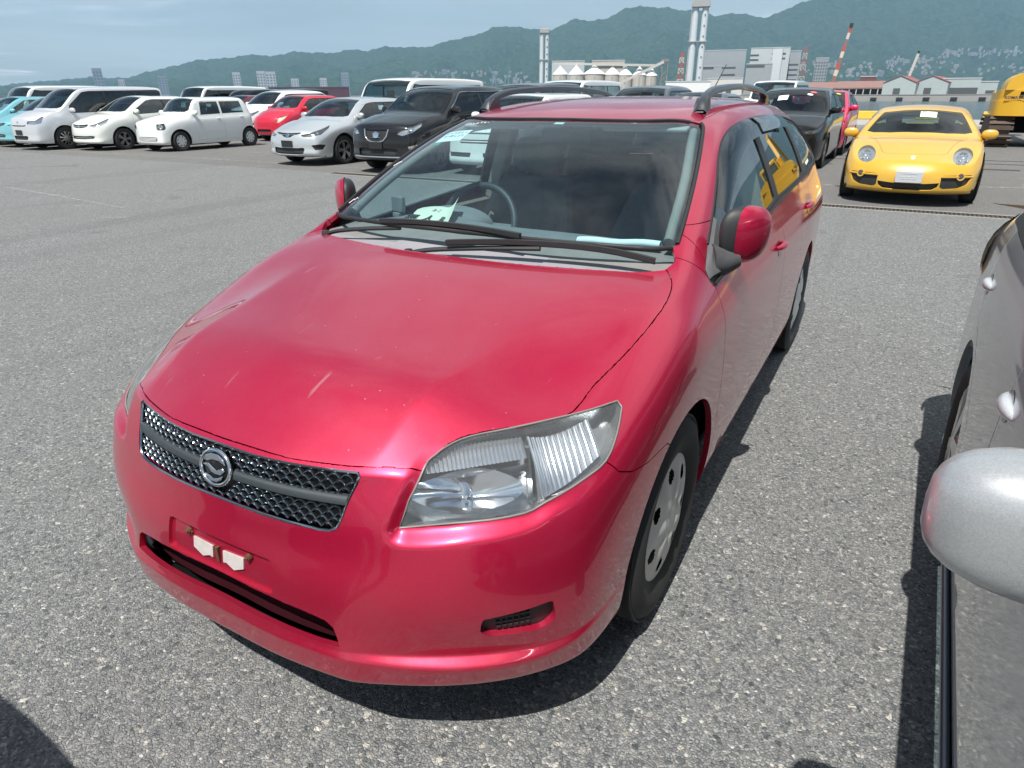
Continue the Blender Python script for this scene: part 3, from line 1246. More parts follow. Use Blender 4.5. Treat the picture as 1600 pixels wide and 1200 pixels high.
badge = MB().lathe([(0, .010), (.030, .010), (.040, .006), (.047, .0)], 'z', 40, M=bM @ Matrix.Rotation(R(90), 4, 'X') @ Matrix.Diagonal((1.05, .84, 1, 1))).build('badge', mat('badge_black', (.02, .022, .025), .15, .4), gback, 50)
MB().tube([bM @ Vector((.0465 * 1.05 * math.cos(a), -.008, .0465 * .86 * math.sin(a))) for a in [2 * math.pi * k / 40 for k in range(40)]], .0052, 8, closed=True).build('badge_ring', CHROME, badge, 60)
shapes = [[(-.036, .012), (-.030, .024), (-.012, .033), (.012, .033), (.030, .025), (.037, .013), (.016, .019), (-.006, .018), (-.022, .012)],
          [(-.038, .002), (-.018, .008), (-.002, .000), (.010, -.004), (.030, .006), (.036, .000), (.026, -.012), (.006, -.014), (-.008, -.010), (-.020, -.002)],
          [(-.028, -.018), (-.012, -.020), (.002, -.024), (.018, -.020), (.032, -.012), (.026, -.024), (.012, -.031), (-.008, -.032)]]
em = MB()
for sh in shapes:
    em.prism(sh, .010, .0150, bM @ Matrix.Rotation(R(90), 4, 'X'))
em.build('badge_emblem', CHROME, badge, bevel=.0018)

# ---- lower intake duct, plate recess, fog vents
put(INTAKE, 'intake_duct', mat('duct_dark_red', (.030, .0025, .006), .7, spec=.2), bumper_o, gap=-.02, depth=0, offset=-.055)
put(PLATE, 'plate_recess', RED, bumper_o, gap=-.003, depth=0, offset=-.009)
for x, zz in ((-.105, .513), (.105, .513)):
    p = on_front(x, zz, -.007)
    bolt = MB().lathe([(0, .012), (.004, .012), (.0045, .008), (.008, .007), (.009, 0)], 'z', 10, M=Matrix.Translation(p) @ Matrix.Rotation(R(90), 4, 'X'))
    bolt.box(-.011, .011, -.004, .004, 0, .004, Matrix.Translation(p) @ Matrix.Rotation(R(90), 4, 'X') @ Matrix.Rotation(.5 * (1 if x > 0 else -1), 4, 'Z'))
    bolt.build('plate_bolt', mat('rusty_bolt', (.14, .06, .03), .8, .3, var=.5, nscale=60), bumper_o)
WPAD = mat('worn_white_pad', (.50, .46, .44), .8, var=.25, nscale=40, bump=.4)
for s in (1, -1):
    pd = [(s * .018, .500), (s * .088, .503), (s * .088, .476), (s * .055, .462), (s * .030, .472), (s * .018, .470)]
    m_ = MB()
    ring0 = [on_front(x, z, -.0085) for x, z in pd]
    ring1 = [on_front(x, z, -.0045) for x, z in pd]
    m_.add(ring0 + ring1, [tuple(range(6, 12))] + [(i, (i + 1) % 6, 6 + (i + 1) % 6, 6 + i) for i in range(6)])
    m_.build('plate_pad', WPAD, bumper_o)
p = on_front(0, .490, -.008)
MB().cbox((0, p.y - .002, .484), (.009, .009, .040)).build('plate_stud', mat('rusty_bolt', (.14, .06, .03)), bumper_o)
for kp, s in ((right, 1), (left, -1)):
    fo = put(FOG, 'fog_lamp_blank', BLACK_PL, bumper_o, gap=-.003, depth=0, offset=-.016, keep=kp)
    for r in range(3):
        for c in range(6):
            q = Vector((.660 + .0165 * c, 0, .447 - .0145 * r))
            hit = bvh.ray_cast(Vector((s * q.x + s * .4, -.4, q.z)), Vector((-s * .35, .5, 0)).normalized())
            if hit[0] is None or hit[0].x * s > .757 or hit[0].x * s < .655:
                continue
            n_ = hit[1] if hit[1].y < 0 else -hit[1]
            pos = hit[0] + n_ * -.0145
            mm = Matrix.Translation(pos) @ n_.to_track_quat('Z', 'Y').to_matrix().to_4x4()
            MB().box(-.0045, .0045, -.003, .003, -.001, .003, mm).build('vent_stud', BLACK_PL, fo)

# ---- headlamps
REFL = mat('lamp_reflector', (.86, .88, .90), .10, 1.0, var=.04)
HOUSE = mat('lamp_housing', (.42, .44, .45), .25, .7, var=.3, nscale=30)
RIBS = mat('lamp_ribs', (.80, .82, .84), .14, .9, var=.1, nscale=50)
AMB = mat('lamp_pale_edge', (.22, .20, .19), .35)
for kp, s in ((right, 1), (left, -1)):
    hl = put(HEAD, 'headlamp', HOUSE, gap=.0, depth=0, offset=-.062, keep=kp)
    put(HEAD, 'lens', LENS, hl, gap=.002, depth=.0, offset=-.002, keep=kp)
    def hp3(a, z, off):
        """point on the lamp surface: a along the outline plane, z height"""
        u = Vector((HU.x * s, HU.y, 0))
        w = Vector((HU.y * s, -HU.x, 0))
        h = bvh.ray_cast(u * a + w * .9 + Vector((0, 0, z)), -w)
        q = h[0] if h[0] is not None else u * a
        return q + pan.normal(q) * off

    hpoly = [(p[0] * .998 + .001, p[1]) for p in HEADPOLY]
    MB().grid([[hp3(a, z, of) for a, z in hpoly + hpoly[:1]] for of in (-.003, -.03, -.064)]).build('lamp_wall', HOUSE, hl, 60)
    # pale gasket round the lens
    MB().tube([hp3(a, z, .000) for a, z in hpoly], .0026, 6, closed=True).build('lens_gasket', AMB, hl, 60)
    # main reflector bowl
    ca, cz = .560, .714
    rows = []
    for i in range(13):
        t = i / 12
        row = []
        for k in range(41):
            an = 2 * math.pi * k / 40
            ra = .112 * t * (1 + .10 * math.cos(2 * an))
            rz = .040 * t * (1 + .06 * math.sin(an))
            fac = .0007 * math.cos(an * 12) * t
            row.append(hp3(ca + ra * math.cos(an) + .02 * (rz / .05) * math.sin(an), cz + rz * math.sin(an), -.058 + .040 * t * t + fac))
        rows.append(row)
    MB().grid(rows).build('reflector', REFL, hl, 60)
    MB().lathe([(0, .022), (.009, .020), (.011, .0), (.011, -.02)], 'z', 16, M=Matrix.Translation(hp3(ca, cz, -.05)) @ Vector((s * .5, -.85, .1)).to_track_quat('Z', 'Y').to_matrix().to_4x4()).build('bulb', CHROME, hl, 50)
    # fluted strip above, fluted indicator outboard
    rows = []
    for i in range(5):
        row = []
        for k in range(97):
            a = .478 + .225 * k / 96
            top = .778 + .018 * min(1, k / 30) if k < 30 else .796
            zb, zt = .752 + .010 * k / 96, min(top, .797)
            row.append(hp3(a, zb + (zt - zb) * i / 4, -.016 - .010 * (i / 4) + .0045 * abs(math.sin(k * math.pi / 4)) + .002 * math.sin(i * 3)))
        rows.append(row)
    MB().grid(rows).build('lamp_strip', RIBS, hl, 35)
    rows = []
    for i in range(7):
        row = []
        for k in range(61):
            a = .722 + .155 * k / 60
            zb = .690 + .052 * (k / 60) ** 1.2
            zt = .792 + .008 * k / 60
            row.append(hp3(a - .012 * (i / 6), zb + (zt - zb) * i / 6, -.040 + .026 * ((k - 30) / 30) ** 2 + .0030 * abs(math.sin(k * math.pi / 5))))
        rows.append(row)
    MB().grid(rows).build('indicator', RIBS, hl, 30)
    # dividers
    rows = [[hp3(.698 + .014 * i / 6, .684 + .112 * i / 6, of) for of in (-.055, -.010)] for i in range(7)]
    MB().grid(rows).build('divider', HOUSE, hl, 60)
    rows = [[hp3(.452 + .25 * i / 20, .742 + .012 * i / 20, of) for of in (-.058, -.012)] for i in range(21)]
    MB().grid(rows).build('divider', HOUSE, hl, 60)

# ---- cowl, wipers
COWLG = mat('weathered_cowl', (.26, .255, .28), .65, var=.15, nscale=8)
crow = []
for off_y, dz in ((-.012, -.020), (.02, -.020), (.055, -.016), (.10, -.010), (.125, -.002)):
    crow.append([(x, hy + off_y, zz + dz) for x, hy, zz in [(xx, .962 + .146 * (abs(xx) / .682) ** 2.1, 1.0) for xx in np.linspace(-.70, .70, 41)]])
MB().grid(crow).build('cowl_panel', COWLG, wagon, 60)
MB().tube([on_top(x, y, -.002) for x, y in [(-p[0], p[1]) for p in reversed(gb)][:-1] + gb], .008, 6).build('windscreen_seal', SEAL, wagon, 60)
for s in (1, -1):
    MB().tube([on_top(s * x, y, .001) for x, y in curve(ws_side, 3)], .0065, 6).build('windscreen_seal', SEAL, wagon, 60)
MB().tube([on_top(x, y, -.001) for x, y in [(-p[0], p[1]) for p in curve(ws_top, 4)][:-1] + [(p[0], p[1]) for p in reversed(curve(ws_top, 4))]], .005, 6).build('windscreen_seal', SEAL, wagon, 60)


def wiper(piv, elbow, tip, tail, nm):
    w = empty('wiper', (0, 0, 0))
    bpy.data.objects.remove(w)
    arm = MB()
    a, b = Vector(piv), Vector(elbow)
    arm.lathe([(0, .014), (.013, .013), (.016, .004), (.018, -.02)], 'z', 12, origin=a)
    pts = [a, a.lerp(b, .2) + Vector((0, 0, .010)), a.lerp(b, .6) + Vector((0, 0, .012)), b + Vector((0, 0, .008))]
    arm.tube(curve(pts, 4), .0085, 6)
    wo = arm.build('wiper', BLACK_PL, wagon, 50)
    bl = MB()
    t0, t1 = Vector(tail), Vector(tip)
    P = [t0.lerp(t1, k / 12) for k in range(13)]
    Q = []
    for q in P:
        g = on_top(q.x, q.y, .006)
        Q.append(g)
    bl.tube(Q, .0045, 5)
    for i in range(12):
        bl.bar(Q[i] + Vector((0, -.001, .008)), Q[i + 1] + Vector((0, -.001, .008)), .016, .014)
    bl.build('wiper_blade', BLACK_PL, wo, 40)
    return wo


wiper((-.17, .990, .985), (.30, 1.050, 1.028), (.650, 1.112, 1.06), (-.02, 1.005, 1.02), 'a')
wiper((-.62, 1.065, .995), (-.28, 1.090, 1.035), (.22, 1.070, 1.03), (-.36, 1.085, 1.04), 'b')

# ---- roof rails, aerial
RAIL = mat('roof_rail_black', (.030, .034, .042), .35, coat=.4)
for s in (1, -1):
    path = [(.498, 2.02, .002), (.494, 2.06, .035), (.489, 2.14, .054), (.486, 2.30, .060), (.484, 2.7, .061), (.478, 3.1, .059), (.470, 3.42, .048), (.466, 3.52, .022), (.464, 3.56, .002)]
    cc = curve([(p[0] * s, p[1], on_top(p[0] * s, p[1]).z + p[2]) for p in path], 5)
    rl = MB()
    rows = []
    for i, q in enumerate(cc):
        t = i / (len(cc) - 1)
        w = .034 + .016 * max(0, 1 - t / .12) + .02 * max(0, (t - .88) / .12)
        hgt = .026 + .0 * t
        rows.append([(q.x - w / 2, q.y, q.z - hgt * .5), (q.x - w / 2, q.y, q.z + hgt * .2), (q.x - w / 4, q.y, q.z + hgt * .5), (q.x + w / 4, q.y, q.z + hgt * .5), (q.x + w / 2, q.y, q.z + hgt * .2), (q.x + w / 2, q.y, q.z - hgt * .5), (q.x - w / 2, q.y, q.z - hgt * .5)])
    rl.grid(rows)
    for yy in (2.07, 3.50):
        z0 = on_top(.49 * s, yy).z
        rl.prism([(-.05, 0), (.06, 0), (.045, .05), (.0, .052), (-.03, .03)] if yy < 3 else [(-.06, 0), (.05, 0), (.03, .03), (0, .05), (-.045, .05)], -.021, .021,
                 Matrix(((0, 0, 1, .49 * s if yy < 3 else .466 * s), (1, 0, 0, yy), (0, 1, 0, z0 - .004), (0, 0, 0, 1))))
    rl.build('roof_rail', RAIL, wagon, 50)
ab = on_top(.10, 3.72)
MB().lathe([(.018, 0), (.014, .02), (.008, .03)], 'z', 12, origin=ab).tube([ab + Vector((0, 0, .02)), ab + Vector((.03, .22, .21))], [.004, .0025], 6).build('aerial', BLACK_PL, wagon, 50)

# ---- door mirrors
for s in (1, -1):
    mi = MB()

    def egg(c, rx, ry, rz, th0, th1, n=20, m_=14, grow=0.0):
        rows = []
        for i in range(m_ + 1):
            ph = -math.pi / 2 + math.pi * i / m_
            row = []
            for k in range(n + 1):
                th = th0 + (th1 - th0) * k / n
                cp = abs(math.cos(ph)) ** .72
                ct, st = math.cos(th), math.sin(th)
                x = rx * cp * math.copysign(abs(ct) ** .8, ct)
                y = ry * cp * math.copysign(abs(st) ** .8, st)
                z = rz * math.copysign(abs(math.sin(ph)) ** .85, math.sin(ph))
                k2 = 1 + .12 * z / rz
                row.append((c[0] + s * (x * k2 + y * .30), c[1] + y - x * -.25 * 0 + x * .45, c[2] + z - .08 * x))
            rows.append(row)
        return rows

    C0 = ((.838 if s > 0 else .826) * s, 1.415, 1.066)
    # red cap on the forward outer side, black inner and rear side
    cap = MB().grid(egg((C0[0] + .002 * s, C0[1] - .002, C0[2] + .001), .063, .066, .089, R(-88 if s > 0 else -125), R(60)))
    mr = empty('tmp')
    bpy.data.objects.remove(mr)
    hs = MB().grid(egg(C0, .061, .064, .086, R(-180), R(180), 36)).build('door_mirror', BLACK_PL, wagon, 60)
    cap.build('mirror_cap', RED, hs, 60)
    arm = MB()
    pts = [(.755 * s, 1.335, .985), (.79 * s, 1.36, .985), (.83 * s, 1.39, .995)]
    arm.tube(curve(pts, 4), [.030 + .004 * k for k in range(9)][::-1], 10)
    arm.build('mirror_arm', GREYPL, hs, 60)
    # sail panel behind the mirror foot
    sp = [(1.232, .958), (1.236, .985), (1.33, 1.043), (1.45, 1.112), (1.425, 1.03), (1.415, .962), (1.34, .952)]
    V0 = [on_side(y, z, s, -.002) for y, z in sp]
    V1 = [on_side(y, z, s, .012) for y, z in [(1.245, .963), (1.25, .985), (1.335, 1.036), (1.44, 1.095), (1.415, 1.03), (1.405, .968), (1.34, .96)]]
    n = len(sp)
    MB().add(V0 + V1, [tuple(range(n, 2 * n))] + [(i, (i + 1) % n, n + (i + 1) % n, n + i) for i in range(n)]).build('mirror_sail', GREYPL, hs, 50)

# ---- wheels


def hubcap_mesh(r, spokes=7):
    m_ = MB()
    nr, nt = 30, spokes * 22
    H = []
    for i in range(nr + 1):
        rr = r * i / nr
        row = []
        for k in range(nt):
            th = 2 * math.pi * k / nt
            ph = (th * spokes / (2 * math.pi)) % 1.0
            ridge = math.cos(2 * math.pi * ph)
            t = i / nr
            h = .022 * (1 - t ** 2.2) + .0035 * ridge * math.sin(math.pi * min(1, t * 1.05)) - (.006 if t > .97 else 0)
            if t < .28:
                h = .022 * (1 - .28 ** 2.2) - .003 + (.002 if t < .2 else 0)
            row.append((h, rr * math.cos(th), rr * math.sin(th)))
        H.append(row)
    V = [p for row in H for p in row]
    F = []
    for i in range(nr):
        t = (i + .5) / nr
        for k in range(nt):
            ph = ((k + .5) / nt * spokes) % 1.0
            if ((t - .72) / .105) ** 2 + ((ph - .5) / .19) ** 2 < 1:
                continue
            F.append((i * nt + k, i * nt + (k + 1) % nt, (i + 1) * nt + (k + 1) % nt, (i + 1) * nt + k))
    m_.add(V, F)
    return m_.mesh('hubcap', HUBCAP, 45)


def tyre_mesh(R0, r, w, n=64):
    h = w / 2
    prof = [(r - .012, -h * .80), (r + .004, -h * .92), (r + (R0 - r) * .45, -h * 1.03), (R0 - .020, -h * .95), (R0 - .006, -h * .80), (R0, -h * .62)]
    for g in (-.40, -.12, .16, .42):
        prof += [(R0, w * g - .004), (R0 - .008, w * g - .003), (R0 - .008, w * g + .003), (R0, w * g + .004)]
    prof += [(R0, h * .62), (R0 - .006, h * .80), (R0 - .020, h * .95), (r + (R0 - r) * .62, h * 1.02), (r + (R0 - r) * .60, h * 1.032), (r + (R0 - r) * .42, h * 1.03), (r + .004, h * .92), (r - .012, h * .80)]
    return MB().lathe(prof, 'x', n).mesh('tyre', RUBBER, 30)


TY = tyre_mesh(.3175, .205, .195)
HC = hubcap_mesh(.206)
for y in (.885, 3.485):
    for s in (1, -1):
        w = link('wheel', MB().lathe([(.0, -.03), (.10, -.03), (.19, .0), (.198, .05), (.203, .055), (.203, -.08), (.19, -.085)], 'x', 40).mesh('wheel', STEEL, 40), wagon)
        w.location = (.738 * s, y, .3155)
        w.rotation_euler = (rng.random(), 0, 0 if s > 0 else math.pi)
        t_ = link('tyre', TY, w)
        h_ = link('hubcap', HC, w)
        h_.location = (.078, 0, 0)
    # arch liners
    lin = MB()
    for s in (1, -1):
        rows = []
        for k in range(17):
            a = math.pi * k / 16
            rows.append([(s * xx, y + .02 * (y < 2) + .385 * math.cos(a), .29 + .365 * math.sin(a)) for xx in (.805, .50)])
        lin.grid(rows)
        lin.add([rows[k][1] for k in range(17)], [tuple(range(17))])
    lin.build('wheel_arch_liner', DARK, wagon, 50)

# ---- underbody and interior
MB().box(-.74, .74, .55, 4.25, .20, .23).box(-.56, .56, .16, .551, .24, .255).box(-.36, .36, .042, .161, .242, .257).box(-.50, -.359, .10, .161, .242, .257).box(.359, .50, .10, .161, .242, .257).build('underbody', DARK, wagon)  # strips under the nose added to keep sun from leaking onto the ground
MB().box(-.45, .45, .20, .50, .28, .62).box(-.40, .40, .060, .199, .275, .50).build('light_stop_box', DARK, wagon)  # black boxes added behind grille and intake to block light and view
MB().box(-.68, .68, 1.02, 1.06, .25, .94).build('bulkhead', DARK, wagon)
floor = MB().box(-.70, .70, 1.06, 4.15, .30, .33).build('cabin_floor', SEATCL, wagon)
# head lining and pillar trim follow the shell from inside
put(ROOF, 'headlining', HEADLINER, gap=.0, depth=0, offset=-.030)
for s in (1, -1):
    MB().tube([on_top(s * x, y, -.035) for x, y in curve([(.655, 1.24), (.628, 1.44), (.600, 1.59), (.560, 1.755), (.525, 1.90)], 3)], .017, 8).build('pillar_trim', TRIM, wagon, 60)
    MB().bar((s * .56, 2.38, 1.33), (s * .70, 2.42, .95), .05, .09).build('pillar_trim', TRIM, wagon, bevel=.01)
    MB().bar((s * .54, 3.30, 1.31), (s * .69, 3.36, .95), .05, .10).build('pillar_trim', TRIM, wagon, bevel=.01)
    MB().box(s * .70, s * .76, 1.30, 3.3, .35, .955).build('door_card', SEATCL, wagon)
rows = []
for y, z, e in ((1.06, .985, .03), (1.14, 1.010, .02), (1.26, 1.021, .02), (1.40, 1.020, .03), (1.50, .995, .04), (1.54, .90, .04), (1.53, .62, .04)):
    rows.append([(x, y + .03 * (x / .7) ** 2, z - e * abs(x / .7) ** 3 + (.035 * math.exp(-((x + .36) / .16) ** 2) if 1.3 < y < 1.51 else 0)) for x in np.linspace(-.70, .70, 33)])
MB().grid(rows).build('dashboard', DASH, wagon, 60)
MB().box(-.10, .16, 1.42, 1.50, .60, .90).build('centre_console', DASH, wagon, bevel=.02)
st = MB()
cS = Vector((-.335, 1.68, .945))
ux, uy = Vector((1, 0, 0)), Vector((0, .42, .91)).normalized()
st.tube([cS + (ux * math.cos(a) + uy * math.sin(a)) * .185 for a in [2 * math.pi * k / 40 for k in range(40)]], .0155, 10, closed=True)
stw = st.build('steering_wheel', mat('wheel_leather', (.045, .045, .046), .5), wagon, 60)
hub = MB()
for a in (R(0), R(180), R(270)):
    hub.bar(cS, cS + (ux * math.cos(a) + uy * math.sin(a)) * .18, .05, .02, up=(0, -1, .4))
hub.lathe([(0, .03), (.06, .026), (.075, 0), (.05, -.06)], 'z', 20, M=Matrix.Translation(cS) @ Vector((0, .9, .42)).to_track_quat('Z', 'Y').to_matrix().to_4x4())
hub.build('steering_hub', DASH, stw, 50)
hood_i = MB()
rows = [[(-.36 + .17 * math.cos(a), y, .985 + h * math.sin(a)) for a in [math.pi * k / 14 for k in range(15)]] for y, h in ((1.42, .050), (1.50, .070), (1.58, .066))]
MB().grid(rows).build('instrument_hood', DASH, wagon, 60)


def seat(x, y, nm, wide=.50, rear=False):
    b = MB()
    rows = []
    for i in range(9):
        t = i / 8
        yy = y + .22 + .20 * t
        zz = .50 + .60 * t
        w = wide * (.46 + .05 * math.sin(math.pi * t)) * (1 - .22 * max(0, t - .6) / .4)
        row = []
        for k in range(11):
            a = k / 10 * 2 - 1
            row.append((x + w * a, yy - .085 * (1 - .6 * a ** 4) - .03 * a * a * math.sin(math.pi * t) + (.05 if i == 8 else 0), zz))
        rows.append(row)
    b.grid(rows)
    rows2 = [[(p[0], p[1] + (.11 if abs(k - 5) < 5 else .07), p[2]) for k, p in enumerate(r_)] for r_ in rows]
    b.grid(rows2)
    b.grid([rows[-1], rows2[-1]])
    b.grid([[r_[0] for r_ in rows], [r_[0] for r_ in rows2]])
    b.grid([[r_[-1] for r_ in rows], [r_[-1] for r_ in rows2]])
    b.box(x - wide / 2, x + wide / 2, y - .30, y + .24, .36, .52)
    so = b.build('seat', SEATCL, wagon, 50)
    for hx in ([x] if not rear else [x - .42, x + .42]):
        hr_ = MB()
        rows = []
        for i in range(9):
            ph = -math.pi / 2 + math.pi * i / 8
            rows.append([(hx + .125 * abs(math.cos(ph)) ** .5 * math.copysign(abs(math.cos(th)) ** .6, math.cos(th)), y + .43 + .05 * abs(math.cos(ph)) ** .5 * math.copysign(abs(math.sin(th)) ** .6, math.sin(th)), 1.20 + .085 * math.sin(ph)) for th in [2 * math.pi * k / 20 for k in range(21)]])
        hr_.grid(rows)
        for dx in (-.05, .05):
            hr_.tube([(hx + dx, y + .43, 1.08), (hx + dx, y + .43, 1.14)], .006, 6)
        hr_.build('headrest', SEATCL, so, 60)


seat(-.36, 1.85, 'driver')
seat(.36, 1.85, 'passenger')
seat(0, 2.75, 'rear', 1.25, True)
# rear-view mirror, inspection sticker, sun visors
MB().cbox((0, 1.86, 1.315), (.22, .035, .065)).build('rear_view_mirror', BLACK_PL, wagon, bevel=.012)
for s in (1, -1):
    MB().box(-.17 * 1, .17, -.08, .08, -.008, .008, Matrix.Translation((s * .33, 1.93, 1.362)) @ Matrix.Rotation(R(12), 4, 'X')).build('sun_visor', HEADLINER, wagon, bevel=.006)


# ------------------------------------------------------------------ other cars: one builder, many shapes
def lerp(a, b, t):
    return a + (b - a) * t


def gen_cage(sp):
    hw, L = sp['hw'], sp['L']
    zb, zh0, yh0 = sp.get('zb', .20), sp['hood0'][1], sp['hood0'][0]
    yc, zc = sp['cowl']
    rf, zr0 = sp['rf']
    rr, zr1 = sp['rr']
    yt, zt = sp['tail']
    D = sp.get('D', .30)
    b0, b1 = sp['belt']
    crown, rcrown = sp.get('crown', .03), sp.get('rcrown', .035)
    xh, xr = sp.get('xh', .80) * hw, sp.get('xr', .66) * hw
    zp = sp.get('zpeak', max(zr0, zr1) + .01)
    mid = sp.get('zmid', .57)

    def plan(x):
        return D * (abs(x) / hw) ** sp.get('pexp', 3.2)

    fx = [0, .26, .50, .71, .86]
    tz = [0, .07, .18, .30, .44, .57, .69, .80, .91, 1]
    dy = sp.get('nose', [.06, .0, -.005, .0, .005, .010, .018, .030, .055, None])
    cols = []
    for k, f in enumerate(fx):
        q = []
        for r in range(10):
            x = f * hw * (1 - .10 * max(0, (r - 5) / 4) * (f > .3) - (.03 if r == 0 else 0))
            drop = sp.get('hdrop', .03) * (f / .86) ** 2.5 * (r / 9) ** 2
            y = (yh0 if dy[r] is None else dy[r]) + plan(x)
            q.append((x, y, zb + (zh0 - zb) * tz[r] - drop))
        cols.append(q)
    ycor = yh0 + plan(.86 * hw * .9)
    ze0 = zh0 - sp.get('hdrop', .03)
    # hood columns
    hz = [0, .07, .18, .32]
    ht = (.25, .48, .66, .80, .92, 1.0)
    hood_edge = []
    xs_l = (.955, .99, 1.0, 1.0)
    for k in range(4):
        t = (k + 1) / 4
        yy = lerp(ycor, yc, t)
        xe = lerp(xh * .92, sp.get('xc', .86) * hw, t)
        ze = lerp(ze0, zc - crown, t) + sp.get('hbulge', .03) * math.sin(math.pi * t) * .8
        wx = hw * xs_l[k]
        yl = lerp(D * (.86 ** 3) + .06, yc + .03, (.26, .52, .76, 1.0)[k])
        q = [(wx - .045, yl, zb - .01), (wx - .015, yl, zb + .07), (wx - .004, yl, zb + .20), (wx, yl, lerp(zb + .3, mid, min(1, .35 + .25 * k)))]
        z3 = q[3][2]
        for i, tt in enumerate(ht):
            xf = (1.0, .992, .972, .94, .90)[i] if i < 5 else None
            x = wx * xf if xf else xe
            x = max(x, xe + (5 - i) * .012) if i < 5 else xe
            q.append((x, lerp(yl, yy, (i + 1) / 6), lerp(z3, ze, tt ** .92)))
        cols.append(q)
    edge_c = list(cols)
    us = [(yc + rf) / 2, rf] + [lerp(rf, rr, t) for t in (.28, .55, .80)] + [rr, rr + .10]
    ls = [(yc + rf) / 2 + .03, rf] + [lerp(rf, L - .2, t) for t in (.27, .52, .74, .90, 1.0)]
    zes, xes = [], []
    for k in range(7):
        if k == 0:
            ze = (zc + zr0) / 2 - rcrown + .028
            xe = lerp(sp.get('xc', .86) * hw, xr, .46)
        elif k == 1:
            ze, xe = zr0 - rcrown, xr * 1.0
        else:
            t = (us[k] - rf) / (rr - rf)
            base = lerp(zr0, zr1, min(t, 1)) + (zp - max(zr0, zr1)) * 4 * min(t, 1) * (1 - min(t, 1)) if k < 6 else zr1 - .045
            ze, xe = base - rcrown, xr * (1.0 - .05 * max(0, t))
        zes.append(ze)
        xes.append(xe)
        fb = lerp(b0, b1, (ls[k] - yc) / (L - yc))
        wx = hw * (1.0 if k < 4 else (1.0, .99, .965)[k - 4])
        yl, yu = ls[k], us[k]
        q = [(wx - .04, yl, zb - .01), (wx - .012, yl, zb + .07), (wx - .003, yl, zb + .20), (wx, yl, mid), (wx - .002, yl, lerp(mid, fb, .45)), (wx - .012, yl, lerp(mid, fb, .76))]
        bx = wx - .045
        q.append((bx, lerp(yl, yu, .15), fb))
        ze_ = max(ze, fb + .05)
        q.append((lerp(bx, xe, .36) + .012, lerp(yl, yu, .45), lerp(fb, ze_, .45)))
        q.append((lerp(bx, xe, .76) + .018, lerp(yl, yu, .85), lerp(fb, ze_, .86)))
        q.append((xe, yu, ze_))
        cols.append(q)
    last = cols[-1]
    for k, xf in enumerate((.80, .53, .27, 0)):
        q = []
        for r in range(10):
            yb = L - (.07, .02, .004, 0)[k] - (.06 if r == 0 else 0)
            if r < 6:
                yy = yb
            else:
                yy = lerp(yb, rr + .10 + (.02, .03, .04, .04)[k], ((r - 6) / 3) ** .9) if sp.get('hatch', True) else lerp(yb, rr + .1, ((r - 6) / 3))
                yy = min(yy, lerp(yt, rr + .10, (r - 6) / 3) + .06 + (.02, .03, .04, .04)[k])
            z = last[r][2] + (rcrown * .6 * (1 - xf) if r == 9 else 0)
            q.append((last[r][0] * xf, yy, z))
        cols.append(q)
    W = [[cols[c][r] for c in range(20)] for r in range(10)]
    T = [[W[9][4], W[9][3], W[9][2], W[9][1], W[9][0]]]
    fr = (.80, .58, .29, 0)
    for j in range(10):
        e = W[9][5 + j]
        if j < 3:
            t = (j + 1) / 4
            zcen = lerp(zh0, zc, t) + sp.get('hbulge', .03) * math.sin(math.pi * t)
            ycen = lerp(yh0, yc - .12, t)
        elif j == 3:
            zcen, ycen = zc, yc - .12
        elif j == 4:
            zcen, ycen = (zc + zr0) / 2 + .03, (yc - .12 + rf - .10) / 2
        elif j == 5:
            zcen, ycen = zr0, rf - .10
        else:
            t = min(1, (us[j - 4] - rf) / (rr - rf))
            zcen, ycen = lerp(zr0, zr1, t) + (zp - max(zr0, zr1)) * 4 * t * (1 - t), e[1]
        row = [e]
        for f in fr:
            g = 1 - (f ** 2)
            row.append((e[0] * f, lerp(e[1], ycen, g), lerp(e[2], zcen, g)))
        T.append(row)
    T.append([W[9][15], W[9][16], W[9][17], W[9][18], W[9][19]])
    return W, T


(qBODY, qWS, qBAND, qPANE, qHEAD, qGR, qIN, qFOG, qHOLE, qD1, qD2, qRG, qHOOD, qGR2) = range(14)


def wheel_meshes(R0, rim, kind):
    key = ('w', R0, rim, kind)
    if key in MATS:
        return MATS[key]
    ty = tyre_mesh(R0, rim, .19, 40)
    if kind == 'cap':
        fc = hubcap_mesh(rim, 8)
    else:
        m_ = MB()
        m_.lathe([(0, .018), (.035, .02), (.045, .012), (.05, -.01)], 'x', 16)
        n = 10 if kind == 'alloy10' else 5
        for k in range(n):
            a = 2 * math.pi * k / n
            for tw in (-.07, .07) if n == 5 else (0.0,):
                p0 = (.012, .035 * math.cos(a), .035 * math.sin(a))
                p1 = (.004, rim * .95 * math.cos(a + tw * 2), rim * .95 * math.sin(a + tw * 2))
                m_.bar(p0, p1, .040 if n == 5 else .032, .018, up=(1, 0, 0))
        m_.lathe([(rim * .90, -.012), (rim * .93, .006), (rim, .010), (rim + .003, -.005)], 'x', 40)
        fc = m_.mesh('rim', mat('alloy_silver', (.58, .58, .57), .28, .9), 40)
    back = MB().lathe([(.0, -.05), (rim * .8, -.05), (rim * .98, .0), (rim, .01)], 'x', 28).mesh('wheel', STEEL, 40)
    MATS[key] = (ty, fc, back)
    return MATS[key]


